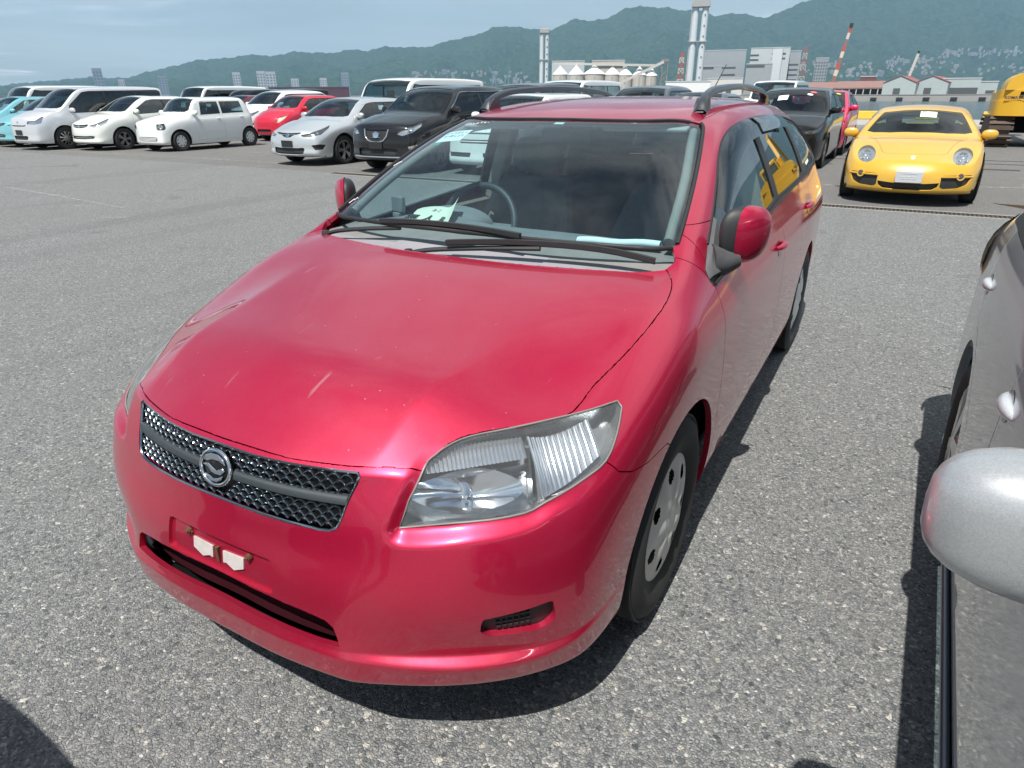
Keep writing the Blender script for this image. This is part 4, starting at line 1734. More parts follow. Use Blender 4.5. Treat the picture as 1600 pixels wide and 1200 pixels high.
def build_car(name, sp, loc, label, cat='car', group=None, rz=0.0):
    """a parked car: body, doors, panes, lamps, grille, wheels, mirrors as parts of one Empty"""
    pt = sp['paint']
    hw, L = sp['hw'], sp['L']
    root = empty(name, loc, rz, label, cat, group)
    W, T = gen_cage(sp)
    if 'tweak' in sp:
        sp['tweak'](W, T)
    P, Q, keys = fit_surface(W, T, 4, 15, sp.get('level', 2), [], 2)
    if 'warp' in sp:
        P = sp['warp'](P)
    pn = Panels(P, Q, keys, qBODY)
    bv = pn.bvh
    yc, rf, rr = sp['cowl'][0], sp['rf'][0], sp['rr'][0]
    fa, ra = sp['axles']
    R0 = sp.get('R', .30)

    def ts(y, z, s, off=0.0):
        h = bv.ray_cast(Vector((s * 3, y, z)), Vector((-s, 0, 0)))
        q = h[0] if h[0] is not None else Vector((s * hw, y, z))
        return q + pn.normal(q) * off

    def tf(x, z, off=0.0):
        h = bv.ray_cast(Vector((x, -2, z)), Vector((0, 1, 0)))
        q = h[0] if h[0] is not None else Vector((x, 0.1, z))
        return q + pn.normal(q) * off

    def td(a, z, s, off=0.0):
        u, w = Vector((HU.x * s, HU.y, 0)), Vector((HU.y * s, -HU.x, 0))
        h = bv.ray_cast(u * a + w * 2.0 + Vector((0, 0, z)), -w)
        q = h[0] if h[0] is not None else u * a + Vector((0, 0, z))
        return q + pn.normal(q) * off

    # windscreen (top view)
    xc, xr = sp.get('xc', .86) * hw, sp.get('xr', .66) * hw
    wsb = sp.get('wsbase', .05)
    wp_ = [(0, yc - .12 + wsb), (xc * .5, yc - .09 + wsb), (xc * .80, yc - .02 + wsb), (xc * .93, yc + .06 + wsb), (lerp(xc, xr, .5) - .045, (yc + rf) / 2 + .03), (xr - .035, rf - .025), (xr * .7, rf - .065), (0, rf - .10)]
    pn.cut(mirror2(wp_), XY, qWS, where=lambda c: c.z > .75 and c.y < rf + .3)
    if 'hoodline' in sp:
        pn.cut(mirror2(sp['hoodline']), XY, qHOOD, only={qBODY}, where=lambda c: c.z > sp['hood0'][1] - .12 and c.y < yc + .2)
    for ya in (fa, ra):
        ar = sp.get('arch', R0 + .055)
        arch = [(ya + ar * math.cos(t * math.pi / 24), R0 + ar * math.sin(t * math.pi / 24)) for t in range(0, 25)] + [(ya - ar, -.1), (ya + ar, -.1)]
        for s in (1, -1):
            pn.cut(arch, YZ, qHOLE, only={qBODY}, where=lambda c, s=s: c.x * s > hw * .4)
    for s in (1, -1):
        wh = lambda c, s=s: c.x * s > hw * .4
        pn.cut(roundpoly(sp['band'], .05, 3), YZ, qBAND, only={qBODY}, where=wh)
        for pane in sp['panes']:
            pn.cut(roundpoly(pane, .025, 3), YZ, qPANE, only={qBAND}, where=wh)
        for k, dr in enumerate(sp.get('doors', [])):
            pn.cut(dr, YZ, (qD1, qD2)[k], only={qBODY}, where=wh)
        if 'hl' in sp:
            pn.cut(sp['hl'], ((HU.x * s, HU.y, 0), (0, 0, 1)), qHEAD, where=lambda c, s=s: c.x * s > .1 and c.y < yc and c.z > .35)
        if 'hlxz' in sp:
            pn.cut([(s * x, z) for x, z in sp['hlxz']], XZ, qHEAD, where=lambda c, s=s: c.x * s > .1 and c.y < yc and c.z > .35)
        if 'fogxz' in sp:
            pn.cut([(s * x, z) for x, z in roundpoly(sp['fogxz'], .02, 3)], XZ, qFOG, only={qBODY}, where=lambda c, s=s: c.x * s > .1 and c.y < fa)
        if 'fog' in sp:
            pn.cut(roundpoly(sp['fog'], .012, 2), ((HU.x * s, HU.y, 0), (0, 0, 1)), qFOG, only={qBODY}, where=lambda c, s=s: c.x * s > .1 and c.y < fa)
    if 'grille' in sp:
        pn.cut(mirror2(sp['grille']), XZ, qGR, only={qBODY}, where=lambda c: c.y < fa)
    if 'intake' in sp:
        pn.cut(mirror2(sp['intake']), XZ, qIN, only={qBODY}, where=lambda c: c.y < fa)
    if sp.get('rglass', True):
        pn.cut([(-xr * .85, sp['rr'][1] - .13), (xr * .85, sp['rr'][1] - .13), (hw * .78, sp['belt'][1] + .06), (-hw * .78, sp['belt'][1] + .06)], XZ, qRG, only={qBODY}, where=lambda c: c.y > rr)
    ex = lambda ids, nm, m_, par=None, **kw: pn.extract(ids, nm, m_, par or root, **kw)
    body = ex(qBODY, 'body_shell', pt, gap=.001, depth=.02)
    ex(qWS, 'windscreen', sp.get('wsglass', BGLASS), gap=0, depth=0, offset=-.006)
    if pn.groups.get(qHOOD):
        ex(qHOOD, 'hood', pt, gap=.003, depth=.02)
    if pn.groups.get(qRG):
        ex(qRG, 'rear_window', BGLASS, gap=0, depth=0, offset=-.004)
    sg = sp.get('sglass', BGLASS)
    for kp in (right, left):
        ex(qBAND, 'window_frame', sp.get('frame', BLACK_PL), gap=0, depth=.01, keep=kp, offset=-.002)
        ex(qPANE, 'window_pane', sg, gap=0, depth=0, keep=kp, offset=-.007)
        for idd in (qD1, qD2):
            if pn.groups.get(idd):
                ex(idd, 'door', pt, gap=.003, depth=.02, keep=kp)
        if pn.groups.get(qHEAD):
            h = ex(qHEAD, 'headlamp', sp.get('hlmat', RIBS), gap=0, depth=0, keep=kp, offset=-.030)
            ex(qHEAD, 'lens', LENS, h, gap=.002, depth=.0, keep=kp, offset=.0)
            s = 1 if kp is right else -1
            if 'bulb' in sp:
                for (a, z, rad) in sp['bulb']:
                    c = tf(s * a, z, -.028) if 'hlxz' in sp else td(a, z, s, -.028)
                    nn = Vector((s * .1, -.9, .35)).normalized() if 'hlxz' in sp else (td(a, z, s, .05) - c).normalized()
                    MB().lathe([(0, -.004), (rad * .45, .0), (rad * .8, .012), (rad, .026), (rad * 1.08, .026)], 'z', 24, M=Matrix.Translation(c) @ nn.to_track_quat('Z', 'Y').to_matrix().to_4x4()).build('bulb', CHROME, h, 50)
        if pn.groups.get(qFOG):
            ex(qFOG, 'fog_lamp', sp.get('fogmat', BLACK_PL), gap=0, depth=0, keep=kp, offset=-.025)
    if pn.groups.get(qGR):
        g_ = ex(qGR, 'grille', sp.get('grmat', BLACK_PL), gap=0, depth=0, offset=-.018)
        for zz, x1, th in sp.get('slats', []):
            MB().tube([tf(x1 * t / 8, zz, -.004) for t in range(-8, 9)], th, 6).build('grille_slat', sp.get('slatmat', CHROME), g_, 60)
    if pn.groups.get(qIN):
        i_ = ex(qIN, 'intake', BLACK_PL, gap=0, depth=0, offset=-.04)
        for zz, x1, th in sp.get('inslats', []):
            MB().tube([tf(x1 * t / 8, zz, -.004) for t in range(-8, 9)], th, 6).build('intake_slat', sp.get('slatmat', CHROME), i_, 60)
    if 'badge' in sp:
        x, z, r_ = sp['badge']
        c = tf(x, z, .004)
        nn = pn.normal(c)
        bd = MB()
        bd.lathe([(0, .004), (r_ * .7, .004), (r_, .002), (r_, -.004)], 'z', 24, M=Matrix.Translation(c) @ nn.to_track_quat('Z', 'Y').to_matrix().to_4x4() @ Matrix.Diagonal((1, .8, 1, 1)))
        bd.build('badge', sp.get('badgemat', CHROME), root, 40)
    if 'plate' in sp:
        z, m_ = sp['plate']
        y = tf(0, z).y
        MB().box(-.165, .165, y - .022, y - .006, z - .07, z + .07).build('number_plate', m_, root, bevel=.005)
    # mirrors
    my, mz = sp.get('mir', (lerp(yc, rf, .42), lerp(*sp['belt'], .1) + .05))
    for s in (1, -1):
        c = ts(my, mz, s)
        x0 = sp.get('mirabs', abs(c.x) + .085 + sp.get('mirx', 0))
        ms = sp.get('mirs', 1.0)
        me_ = sp.get('mire', .7)
        rows = []
        for i in range(19):
            ph = -math.pi / 2 + math.pi * i / 18
            rows.append([(s * (x0 + .105 * sp.get('mirsx', ms) * abs(math.cos(ph)) ** me_ * math.copysign(abs(math.cos(th)) ** me_, math.cos(th))), my - .02 + .055 * abs(math.cos(ph)) ** .7 * math.copysign(abs(math.sin(th)) ** .8, math.sin(th)), mz + .045 + .068 * ms * math.copysign(abs(math.sin(ph)) ** sp.get('mirez', 1.0), math.sin(ph))) for th in [2 * math.pi * k / 40 for k in range(41)]])
        mo = MB().grid(rows).build('door_mirror', sp.get('mirpaint', pt), root, 60)
        MB().bar((c.x - s * .03, my, mz - .02), (s * x0, my - .01, mz - .005), .05, .03).build('mirror_arm', BLACK_PL, mo)
    # handles
    for y, z in sp.get('handles', []):
        for s in (1, -1):
            g = [ts(y - .085 + .17 * t / 8, z, s, -.012 + .014 * math.sin(math.pi * t / 8) ** .6) for t in range(9)]
            hs_ = sp.get('hsize', 1.0)
            if hs_ > 1:
                cp = [ts(y + .010 + .052 * math.cos(2 * math.pi * k / 24), z - .004 + .036 * math.sin(2 * math.pi * k / 24), s, .0012) for k in range(24)]
                MB().add(cp, [tuple(range(24))]).build('handle_shade', mat('handle_shade_grey', (.10, .11, .12), .35, .4, .6), root)  # flat dark disc, the shade of a recess put into its colour
                g = [p + Vector((s * .003 * math.sin(math.pi * t / 8), 0, 0)) for t, p in enumerate(g)]
            MB().tube(g, [(.006 + .010 * math.sin(math.pi * t / 8)) * hs_ for t in range(9)], 10).build('handle', sp.get('handlemat', pt), root, 60)
    # wheels
    ty, fc, bk = wheel_meshes(R0, sp.get('rim', R0 - .11), sp.get('wheel', 'cap'))
    for ya in (fa, ra):
        for s in (1, -1):
            w = link('wheel', bk, root)
            w.location = (s * (hw - .115), ya, R0 - .002)
            w.rotation_euler = (rng.random() * 3, 0, 0 if s > 0 else math.pi)
            t_ = link('tyre', ty, w)
            f_ = link('rim', fc, w)
            f_.location = (.072, 0, 0)
    lin = MB()
    for ya in (fa, ra):
        for s in (1, -1):
            ar = R0 + .05
            rows = [[(s * xx, ya + ar * math.cos(math.pi * k / 10), R0 + ar * math.sin(math.pi * k / 10)) for xx in (hw - .035, hw - .32)] for k in range(11)]
            lin.grid(rows)
            lin.add([r_[1] for r_ in rows], [tuple(range(11))])
    lin.box(-hw + .10, hw - .10, .35, L - .3, .20, .24)
    lin.box(-hw * .5, hw * .5, .42, max(.6, yc - .04), .26, sp['hood0'][1] - .16)
    lin.build('underbody', DARK, root)
    # cabin: floor, dash, seats
    cab = MB()
    cab.box(-hw + .12, hw - .12, yc + .05, rr, .30, .55)
    cab.box(-hw + .14, hw - .14, yc + .02, yc + .35, .5, sp['cowl'][1] - .08)
    cab.build('cabin', SEATCL, root)
    zs = lerp(sp['belt'][0], sp['rf'][1], .45)
    for yy in sp.get('seats', [rf + .05, rf + .95]):
        for xx in (-hw * .42, hw * .42):
            se = MB()
            M_ = Matrix.Translation((xx, yy, 0)) @ Matrix.Rotation(R(-12), 4, 'X')
            se.prism([(-.23, .45), (.23, .45), (.24, zs - .12), (.19, zs + .02), (-.19, zs + .02), (-.24, zs - .12)], -.06, .06, M_ @ Matrix.Rotation(R(90), 4, 'X'))
            so = se.build('seat', SEATCL, root, bevel=.03)
            MB().box(-.12, .12, .02, .12, zs + .03, zs + .19, M_).build('headrest', SEATCL, so, bevel=.03)
    return root, pn, dict(ts=ts, tf=tf, td=td, body=body)


def auto_windows(sp, split=(.42, .86), tailcut=.0):
    """window band, panes and doors from the main profile points"""
    yc, zc = sp['cowl']
    rf, zr0 = sp['rf']
    rr, zr1 = sp['rr']
    L = sp['L']
    rc = sp.get('rcrown', .035)
    b0, b1 = sp['belt']
    ze = lambda y: lerp(zr0, zr1, min(1, max(0, (y - rf) / (rr - rf)))) - rc - sp.get('rail', .055)
    bl = lambda y: lerp(b0, b1, (y - yc) / (L - yc)) + .012
    y0 = yc + .30 + sp.get('a0', 0)
    tA = lambda y: (y - yc) / (rf - yc)
    za = lambda y: lerp(zc, zr0, tA(y)) - rc - .085
    ye = min(rr + .10, L - .30) - tailcut
    yb = min(sp['tail'][0] - .12, L - .32) - tailcut
    top = [(y, ze(y)) for y in np.linspace(rf + .22, ye - .06, 5)]
    ap = [(y, max(za(y), bl(y) + .02)) for y in (y0, lerp(y0, rf, .5), rf)]
    sp['band'] = ap + top + [(ye + .03, ze(ye) - .05), (yb, bl(yb) + .06), (yb - .08, bl(yb))] + [(y, bl(y)) for y in (lerp(y0, yb, .66), lerp(y0, yb, .33))] + [(y0 - .02, bl(y0))]
    m1, m2 = lerp(y0, yb, split[0]), lerp(y0, yb, split[1])
    i = .022

    def cl(y):
        if y < rf + .2:
            return max(za(y) - i, bl(y) + .05)
        return ze(y) - i
    p1 = [(y0 + .10, bl(y0) + i), (y0 + .12, bl(y0) + .05)] + [(y, cl(y)) for y in np.linspace(max(y0 + .2, lerp(y0, rf, .45)), m1 - .03, 5)] + [(m1 - .03, bl(m1) + i)]
    p2 = [(m1 + .03, bl(m1) + i)] + [(y, cl(y)) for y in np.linspace(m1 + .03, m2 - .03, 4)] + [(m2 - .03 + .04, bl(m2) + i)]
    sp['panes'] = [p1, p2]
    if m2 < ye - .25:
        sp['panes'].append([(m2 + .10, bl(m2) + i), (m2 + .03, cl(m2 + .05)), (ye - .12, cl(ye - .12)), (ye - .03, cl(ye) - .07), (yb - .06, bl(yb) + .07), (yb - .12, bl(yb) + i)])
    fa, ra = sp['axles']
    R0 = sp.get('R', .30)
    d0 = max(y0 - .10, fa + R0 + .10)
    zb = sp.get('zb', .2)
    sp['doors'] = [[(d0, zb + .09), (d0 - .02, bl(y0) - .03), (d0, bl(d0) + .3), (m1, bl(m1) + .3), (m1 + .02, zb + .09)],
                   [(m1 + .02, zb + .09), (m1, bl(m1) + .3), (m2, bl(m2) + .3), (m2 + .02, bl(m2) - .1), (ra - .22, R0 + .30), (ra - .42, R0 + .04), (ra - .44, zb + .09)]]
    sp['handles'] = [(m1 - .16, lerp(sp.get('zmid', .57), bl(m1), .72)), (m2 - .14, lerp(sp.get('zmid', .57), bl(m2), .76))]
    return sp


WHITE = paint('white_paint', (.74, .76, .75), metal=0.0, rough=.35, flake=0, dust=.15)
PEARL = paint('pearl_white_paint', (.70, .73, .68), metal=0.05, rough=.35, flake=.1, dust=.15)
SILVER = paint('silver_paint', (.52, .55, .57), metal=.55, rough=.36, flake=.4, dust=.12)
LSILVER = paint('pale_silver_paint', (.58, .60, .63), metal=.35, rough=.38, flake=.3, dust=.12)
NSILVER = paint('mist_silver_paint', (.34, .37, .40), metal=.6, rough=.34, flake=.4, dust=.03)
TEAL = paint('pale_turquoise_paint', (.20, .50, .56), metal=.3, rough=.35, flake=.2, dust=.1)
BLACKP = paint('black_paint', (.006, .0065, .008), metal=.0, rough=.3, flake=.4, dust=.03, spec=.05)
BRIGHTRED = paint('bright_red_paint', (.56, .010, .040), metal=.15, rough=.35, flake=.2, dust=.1)
ROSERED = paint('rose_red_paint', (.58, .012, .085), metal=.25, rough=.35, flake=.3, dust=.1)
YELLOW = paint('racing_yellow_paint', (.62, .36, .035), metal=0.0, rough=.32, flake=0, dust=.05)
GREYP = paint('dark_grey_paint', (.09, .10, .115), metal=.5, rough=.35, flake=.4, dust=.1)
MAROON = paint('maroon_paint', (.12, .012, .03), metal=.4, rough=.35, flake=.4, dust=.1)
PLATEW = mat('blank_plate_white', (.62, .63, .62), .5)
PLATED = mat('plate_holder_dark', (.02, .02, .022), .5)
YELLOWLENS = mat('aged_lamp_cream', (.62, .55, .38), .3, .2)
DLAMP = mat('smoked_lamp_inside', (.14, .15, .16), .2, .8, var=.4, nscale=20)


# ------------------------------------------------------------------ parked cars
def spec(**k):
    return k


kei = auto_windows(spec(L=3.395, hw=.7375, hood0=(.09, .82), cowl=(.98, 1.00), rf=(1.42, 1.43), rr=(2.98, 1.44), tail=(3.30, 1.08), belt=(.92, .98), axles=(.60, 3.06), R=.275, rim=.175, D=.20, pexp=3.4, xr=.72, xh=.82, hbulge=.035, paint=WHITE, wheel='cap', zb=.19,
                   nose=[.05, 0, -.004, 0, .006, .010, .014, .020, .035, None]), (.47, .93))
kei['frame'] = WHITE
kei['hl'] = roundpoly([(.385, .590), (.385, .740), (.60, .765), (.635, .640), (.59, .585)], .025, 3)
kei['hlmat'] = mat('dark_lamp_bezel', (.05, .055, .06), .2, .2)
kei['bulb'] = [(.50, .675, .060)]
kei['intake'] = [(0, .40), (.10, .40), (.30, .40), (.40, .395), (.43, .36), (.42, .30), (.38, .285), (0, .285)]
kei['inslats'] = [(.372, .40, .012), (.338, .40, .012), (.305, .39, .010)]
kei['slatmat'] = WHITE
build_car('kei_hatchback', kei, (-17.82, 11.55, 0), 'small boxy white hatchback with square headlamps beside the pearl white one', 'car', 'cars parked in the row at the left')

hatch = auto_windows(spec(L=4.1, hw=.8475, hood0=(.13, .78), cowl=(1.02, 1.03), rf=(1.88, 1.48), rr=(3.3, 1.47), tail=(3.98, 1.12), belt=(.95, 1.08), axles=(.85, 3.45), R=.305, rim=.20, D=.34, paint=PEARL, wheel='alloy5', xr=.66, hbulge=.05,
                     nose=[.05, -.01, .0, .012, .012, .02, .03, .045, .075, None]), (.44, .84))
hatch['hl'] = roundpoly([(.40, .700), (.60, .750), (.84, .865), (.92, .885), (.86, .765), (.68, .675), (.46, .640)], .015, 2)
hatch['grille'] = [(0, .715), (.20, .718), (.36, .735), (.40, .72), (.34, .66), (.18, .635), (0, .63)]
hatch['slats'] = [(.672, .33, .011)]
hatch['intake'] = [(0, .41), (.25, .41), (.50, .42), (.58, .40), (.52, .34), (.22, .325), (0, .325)]
hatch['inslats'] = [(.365, .50, .012)]
hatch['badge'] = (0, .673, .045)
build_car('hatchback', hatch, (-20.05, 10.92, 0), 'pearl white hatchback with slanted headlamps beside the silver people carrier', 'car', 'cars parked in the row at the left')
tl = dict(hatch, paint=TEAL, wheel='cap')
tl['hl'] = roundpoly([(.42, .66), (.56, .70), (.66, .80), (.82, .88), (.84, .80), (.74, .70), (.55, .63)], .015, 2)
tl['intake'] = [(0, .40), (.30, .40), (.36, .37), (.32, .31), (0, .31)]
tl['inslats'] = [(.355, .30, .008)]
build_car('hatchback', tl, (-23.92, 10.55, 0), 'pale turquoise hatchback beside the silver people carrier', 'car', 'cars parked in the row at the left')
build_car('hatchback', tl, (-25.95, 10.35, 0), 'pale turquoise hatchback cut off by the left edge of the picture', 'car', 'cars parked in the row at the left')

mpv = auto_windows(spec(L=4.64, hw=.8475, hood0=(.13, .93), cowl=(.92, 1.12), rf=(1.72, 1.72), rr=(4.32, 1.76), tail=(4.52, 1.2), belt=(1.0, 1.06), axles=(.90, 3.73), R=.32, rim=.205, D=.28, paint=LSILVER, wheel='alloy10', xr=.78, xc=.88, hbulge=.05, zpeak=1.80,
                   nose=[.05, 0, .0, .01, .012, .018, .025, .04, .07, None]), (.38, .72))
mpv['sglass'] = TINT
mpv['hl'] = roundpoly([(.37, .735), (.40, .815), (.62, .83), (.80, .94), (.84, .93), (.78, .76), (.60, .715)], .02, 2)
mpv['grille'] = [(0, .70), (.30, .70), (.38, .715), (.38, .685), (.28, .672), (0, .67)]
mpv['intake'] = [(0, .41), (.36, .41), (.40, .37), (.36, .30), (0, .30)]
mpv['badge'] = (0, .78, .045)
mpv['plate'] = (.50, PLATED)
build_car('people_carrier', mpv, (-21.95, 10.22, 0), 'tall pale silver people carrier with dark rear windows in the left row', 'van', 'cars parked in the row at the left')

redh = auto_windows(spec(L=3.75, hw=.8475, hood0=(.14, .80), cowl=(.92, 1.04), rf=(1.62, 1.46), rr=(3.02, 1.47), tail=(3.6, 1.12), belt=(.95, 1.08), axles=(.78, 3.24), R=.30, rim=.19, D=.36, paint=BRIGHTRED, xr=.67, hbulge=.05, zpeak=1.50,
                    nose=[.06, 0, -.01, .0, .012, .02, .03, .05, .08, None]), (.52, .90))
redh['hl'] = roundpoly([(.47, .62), (.50, .70), (.64, .80), (.86, .865), (.87, .84), (.74, .71), (.58, .61)], .02, 3)
redh['hlmat'] = YELLOWLENS
redh['intake'] = [(0, .40), (.30, .40), (.36, .36), (.32, .30), (0, .30)]
build_car('hatchback', redh, (-18.35, 16.25, 0), 'small bright red hatchback with cream aged headlamps in the second row', 'car')

silv = auto_windows(spec(L=4.33, hw=.88, hood0=(.15, .76), cowl=(1.20, .99), rf=(1.98, 1.40), rr=(3.42, 1.41), tail=(4.18, 1.1), belt=(.92, 1.06), axles=(.93, 3.53), R=.315, rim=.215, D=.36, paint=SILVER, wheel='alloy5', xr=.64, hbulge=.045, zpeak=1.44, level=3,
                    nose=[.07, .0, -.015, .0, .0, .005, .02, .045, .085, None]), (.45, .86))
silv['hl'] = roundpoly([(.34, .665), (.55, .705), (.80, .780), (.98, .855), (.95, .79), (.78, .670), (.55, .625), (.36, .620)], .012, 2)
silv['hlmat'] = DLAMP
silv['bulb'] = [(.70, .70, .035)]
silv['grille'] = [(0, .700), (.12, .700), (.36, .715), (.37, .695), (.18, .655), (.10, .615), (0, .605)]
silv['slatmat'] = CHROME
silv['slats'] = [(.668, .34, .006)]
silv['badge'] = (0, .655, .060)
silv['intake'] = [(0, .39), (.30, .39), (.44, .40), (.47, .37), (.44, .27), (.28, .245), (0, .245)]
silv['fog'] = [(.54, .45), (.74, .47), (.86, .45), (.80, .36), (.62, .35)]
silv['plate'] = (.475, PLATED)
build_car('hatchback', silv, (-10.95, 10.42, 0), 'silver hatchback with thin headlamps beside the black crossover', 'car')

suv = auto_windows(spec(L=4.69, hw=.91, hood0=(.16, .96), cowl=(1.22, 1.14), rf=(1.98, 1.61), rr=(3.95, 1.63), tail=(4.5, 1.22), belt=(1.07, 1.20), axles=(.95, 3.65), R=.35, rim=.225, D=.34, paint=BLACKP, wheel='alloy5', xr=.66, hbulge=.05, zpeak=1.68, zb=.26, zmid=.65, level=3,
                   nose=[.06, .0, -.015, .0, .0, .006, .02, .04, .08, None]), (.43, .82))
suv['sglass'] = TINT
suv['frame'] = BLACK_PL
suv['hl'] = roundpoly([(.40, .765), (.48, .825), (.75, .905), (.95, .975), (.93, .91), (.72, .79), (.52, .735)], .015, 2)
suv['hlmat'] = mat('bright_lamp_inside', (.75, .78, .82), .12, .9, var=.3, nscale=25)
suv['grille'] = [(0, .835), (.20, .835), (.30, .845), (.27, .68), (.18, .615), (0, .605)]
suv['slats'] = [(.77, .10, .006), (.70, .10, .006)]
suv['badge'] = (0, .745, .075)
suv['intake'] = [(0, .50), (.35, .50), (.50, .48), (.46, .36), (.30, .33), (0, .33)]
suv['fog'] = [(.60, .53), (.82, .57), (.84, .53), (.64, .47)]
suv['fogmat'] = CHROME
suv['plate'] = (.55, PLATED)
suv['bulb'] = [(.68, .85, .05)]
_r, _p, _h = build_car('crossover', suv, (-8.02, 10.02, 0), 'black crossover with chrome V grille facing us behind the red wagon', 'car')
for s in (1, -1):
    MB().tube([_h['tf'](s * x, z, .006) for x, z in ((.115, .835), (.105, .70), (.06, .655), (0, .645))] if False else [_h['tf'](s * x, z, .008) for x, z in ((.30, .845), (.27, .72), (.20, .645), (.10, .615), (0, .610))], .016, 8).build('grille_chrome', CHROME, _r, 60)
MB().tube([_h['tf'](x, .335, .010) for x in np.linspace(-.62, .62, 15)], .016, 6).build('bumper_trim', CHROME, _r, 60)
for s in (1, -1):
    MB().tube([_h['ts'](y, z, s, .004) for y, z in curve(suv['band'][0:9], 3)], .010, 6).build('window_trim', CHROME, _r, 60)
MB().lathe([(.015, 0), (.02, .03), (.002, .08)], 'y', 8, origin=(0, 3.9, 1.66)).build('roof_fin', BLACKP, _r, 50)

dsuv = auto_windows(spec(L=4.3, hw=.885, hood0=(.16, .90), cowl=(1.10, 1.08), rf=(1.85, 1.53), rr=(3.4, 1.53), tail=(4.1, 1.2), belt=(1.02, 1.16), axles=(.92, 3.52), R=.33, rim=.215, D=.34, paint=BLACKP, wheel='alloy5', xr=.68, hbulge=.05, zpeak=1.58, level=3), (.43, .84))
dsuv['hl'] = roundpoly([(.42, .74), (.70, .80), (.93, .90), (.93, .84), (.75, .74), (.50, .70)], .015, 2)
dsuv['hlmat'] = DLAMP
dsuv['grille'] = [(0, .80), (.36, .82), (.34, .74), (.20, .68), (0, .68)]
dsuv['intake'] = [(0, .46), (.45, .46), (.50, .40), (.42, .32), (0, .32)]
_r, _p, _h = build_car('crossover', dsuv, (-1.12, 14.25, 0), 'black crossover with windscreen stickers between red wagon and yellow coupe', 'car')
DSUV_ROOT, DSUV_H, DSUV_P = _r, _h, _p

rose = auto_windows(spec(L=4.0, hw=.8475, hood0=(.13, .84), cowl=(.86, 1.06), rf=(1.70, 1.50), rr=(3.2, 1.49), tail=(3.85, 1.14), belt=(1.0, 1.12), axles=(.82, 3.35), R=.305, rim=.195, D=.34, paint=ROSERED, xr=.68, hbulge=.05, zpeak=1.54, wheel='alloy10', level=3), (.45, .86))
rose['hl'] = roundpoly([(.44, .735), (.70, .79), (.86, .82), (.86, .77), (.70, .715), (.50, .69)], .015, 2)
rose['grille'] = [(0, .75), (.36, .765), (.34, .71), (.20, .68), (0, .675)]
rose['intake'] = [(0, .42), (.42, .42), (.48, .37), (.40, .30), (0, .30)]
rose['fog'] = [(.60, .46), (.72, .48), (.76, .36), (.62, .34)]
_r, _p, _h = build_car('hatchback', rose, (-1.00, 18.05, 0), 'rose red hatchback parked behind the black crossover', 'car')
ROSE_ROOT, ROSE_P = _r, _p


# ---- the yellow coupe
def coupe_tweak(W, T):
    for c in (4, 5, 6, 7):                                   # swollen front wings over low bonnet
        for r, k in ((6, .012), (7, .026), (8, .034), (9, .020)):
            x, y, z = W[r][c]
            W[r][c] = (x, y, z + k * (1.0 if c > 4 else .5))
    for j in range(12):
        T[j][0] = W[9][4 + j]
    T[0] = [W[9][4], W[9][3], W[9][2], W[9][1], W[9][0]]


coupe = auto_windows(spec(L=4.34, hw=.90, hood0=(.20, .62), cowl=(1.32, .885), rf=(1.98, 1.215), rr=(2.95, 1.21), tail=(3.95, .95), belt=(.83, .90), axles=(.88, 3.29), R=.32, rim=.235, D=.46, pexp=2.6, paint=YELLOW, wheel='alloy5', xr=.62, xc=.83, xh=.76, crown=.035, rcrown=.045, hbulge=.045, zpeak=1.285, zb=.17, zmid=.47, level=4, tweak=coupe_tweak,
                          nose=[.10, .02, .0, -.005, .0, .012, .035, .07, .12, None]), (.62, .95))
coupe['doors'] = coupe['doors'][:1]
coupe['handles'] = coupe['handles'][:1]
coupe['wsglass'] = BGLASS
coupe['mir'] = (1.58, .845)
_c = [(.715 + .112 * math.cos(a) + .030 * math.sin(a), .628 + .098 * math.sin(a)) for a in [2 * math.pi * k / 28 for k in range(28)]]
coupe['hlxz'] = [(.595 + .118 * math.cos(a) + .015 * math.sin(a), .652 + .098 * math.sin(a)) for a in [2 * math.pi * k / 32 for k in range(32)]]
coupe['hlmat'] = mat('coupe_lamp_inside', (.55, .58, .60), .18, .85, var=.3, nscale=30)
coupe['bulb'] = [(.60, .665, .062), (.56, .600, .028), (.645, .595, .028)]
coupe['intake'] = [(0, .315), (.20, .315), (.32, .325), (.375, .33), (.36, .275), (.30, .235), (.18, .225), (0, .225)]
coupe['fogxz'] = [(.385, .424), (.55, .428), (.735, .430), (.750, .415), (.715, .315), (.62, .262), (.44, .250), (.385, .275)]
coupe['hoodline'] = [(0, .33), (.20, .345), (.34, .39), (.40, .46), (.42, .56), (.48, .80), (.58, 1.10), (.64, 1.24), (.5, 1.22), (.25, 1.165), (0, 1.15)]
coupe['seats'] = [2.25]
COUPE, COUPE_P, COUPE_H = build_car('sports_coupe', coupe, (1.33, 10.12, 0), 'yellow sports coupe with round headlamps parked beside the excavator', 'car')
tf, td = COUPE_H['tf'], COUPE_H['td']
yb_ = tf(0, .385).y
MB().box(-.165, .165, yb_ - .05, yb_ - .035, .325, .475).build('number_plate', mat('blank_plate_grey', (.50, .52, .54), .4), COUPE, bevel=.006)
for k in range(3):
    for zz in (.375, .40):
        MB().box(-.10 + .07 * k, -.05 + .07 * k, yb_ - .054, yb_ - .0505, zz, zz + .010).build('plate_slot', PLATEW, COUPE)
MB().box(-.08, .10, yb_ - .054, yb_ - .0505, .445, .452).build('plate_slot', PLATEW, COUPE)
cb = tf(0, .625, .006)
MB().prism([(-.022, .028), (.022, .028), (.024, .0), (0, -.034), (-.024, 0)], 0, .006, Matrix.Translation(cb) @ Matrix.Rotation(R(60), 4, 'X')).build('badge', mat('gold_badge', (.45, .28, .08), .3, .7), COUPE)
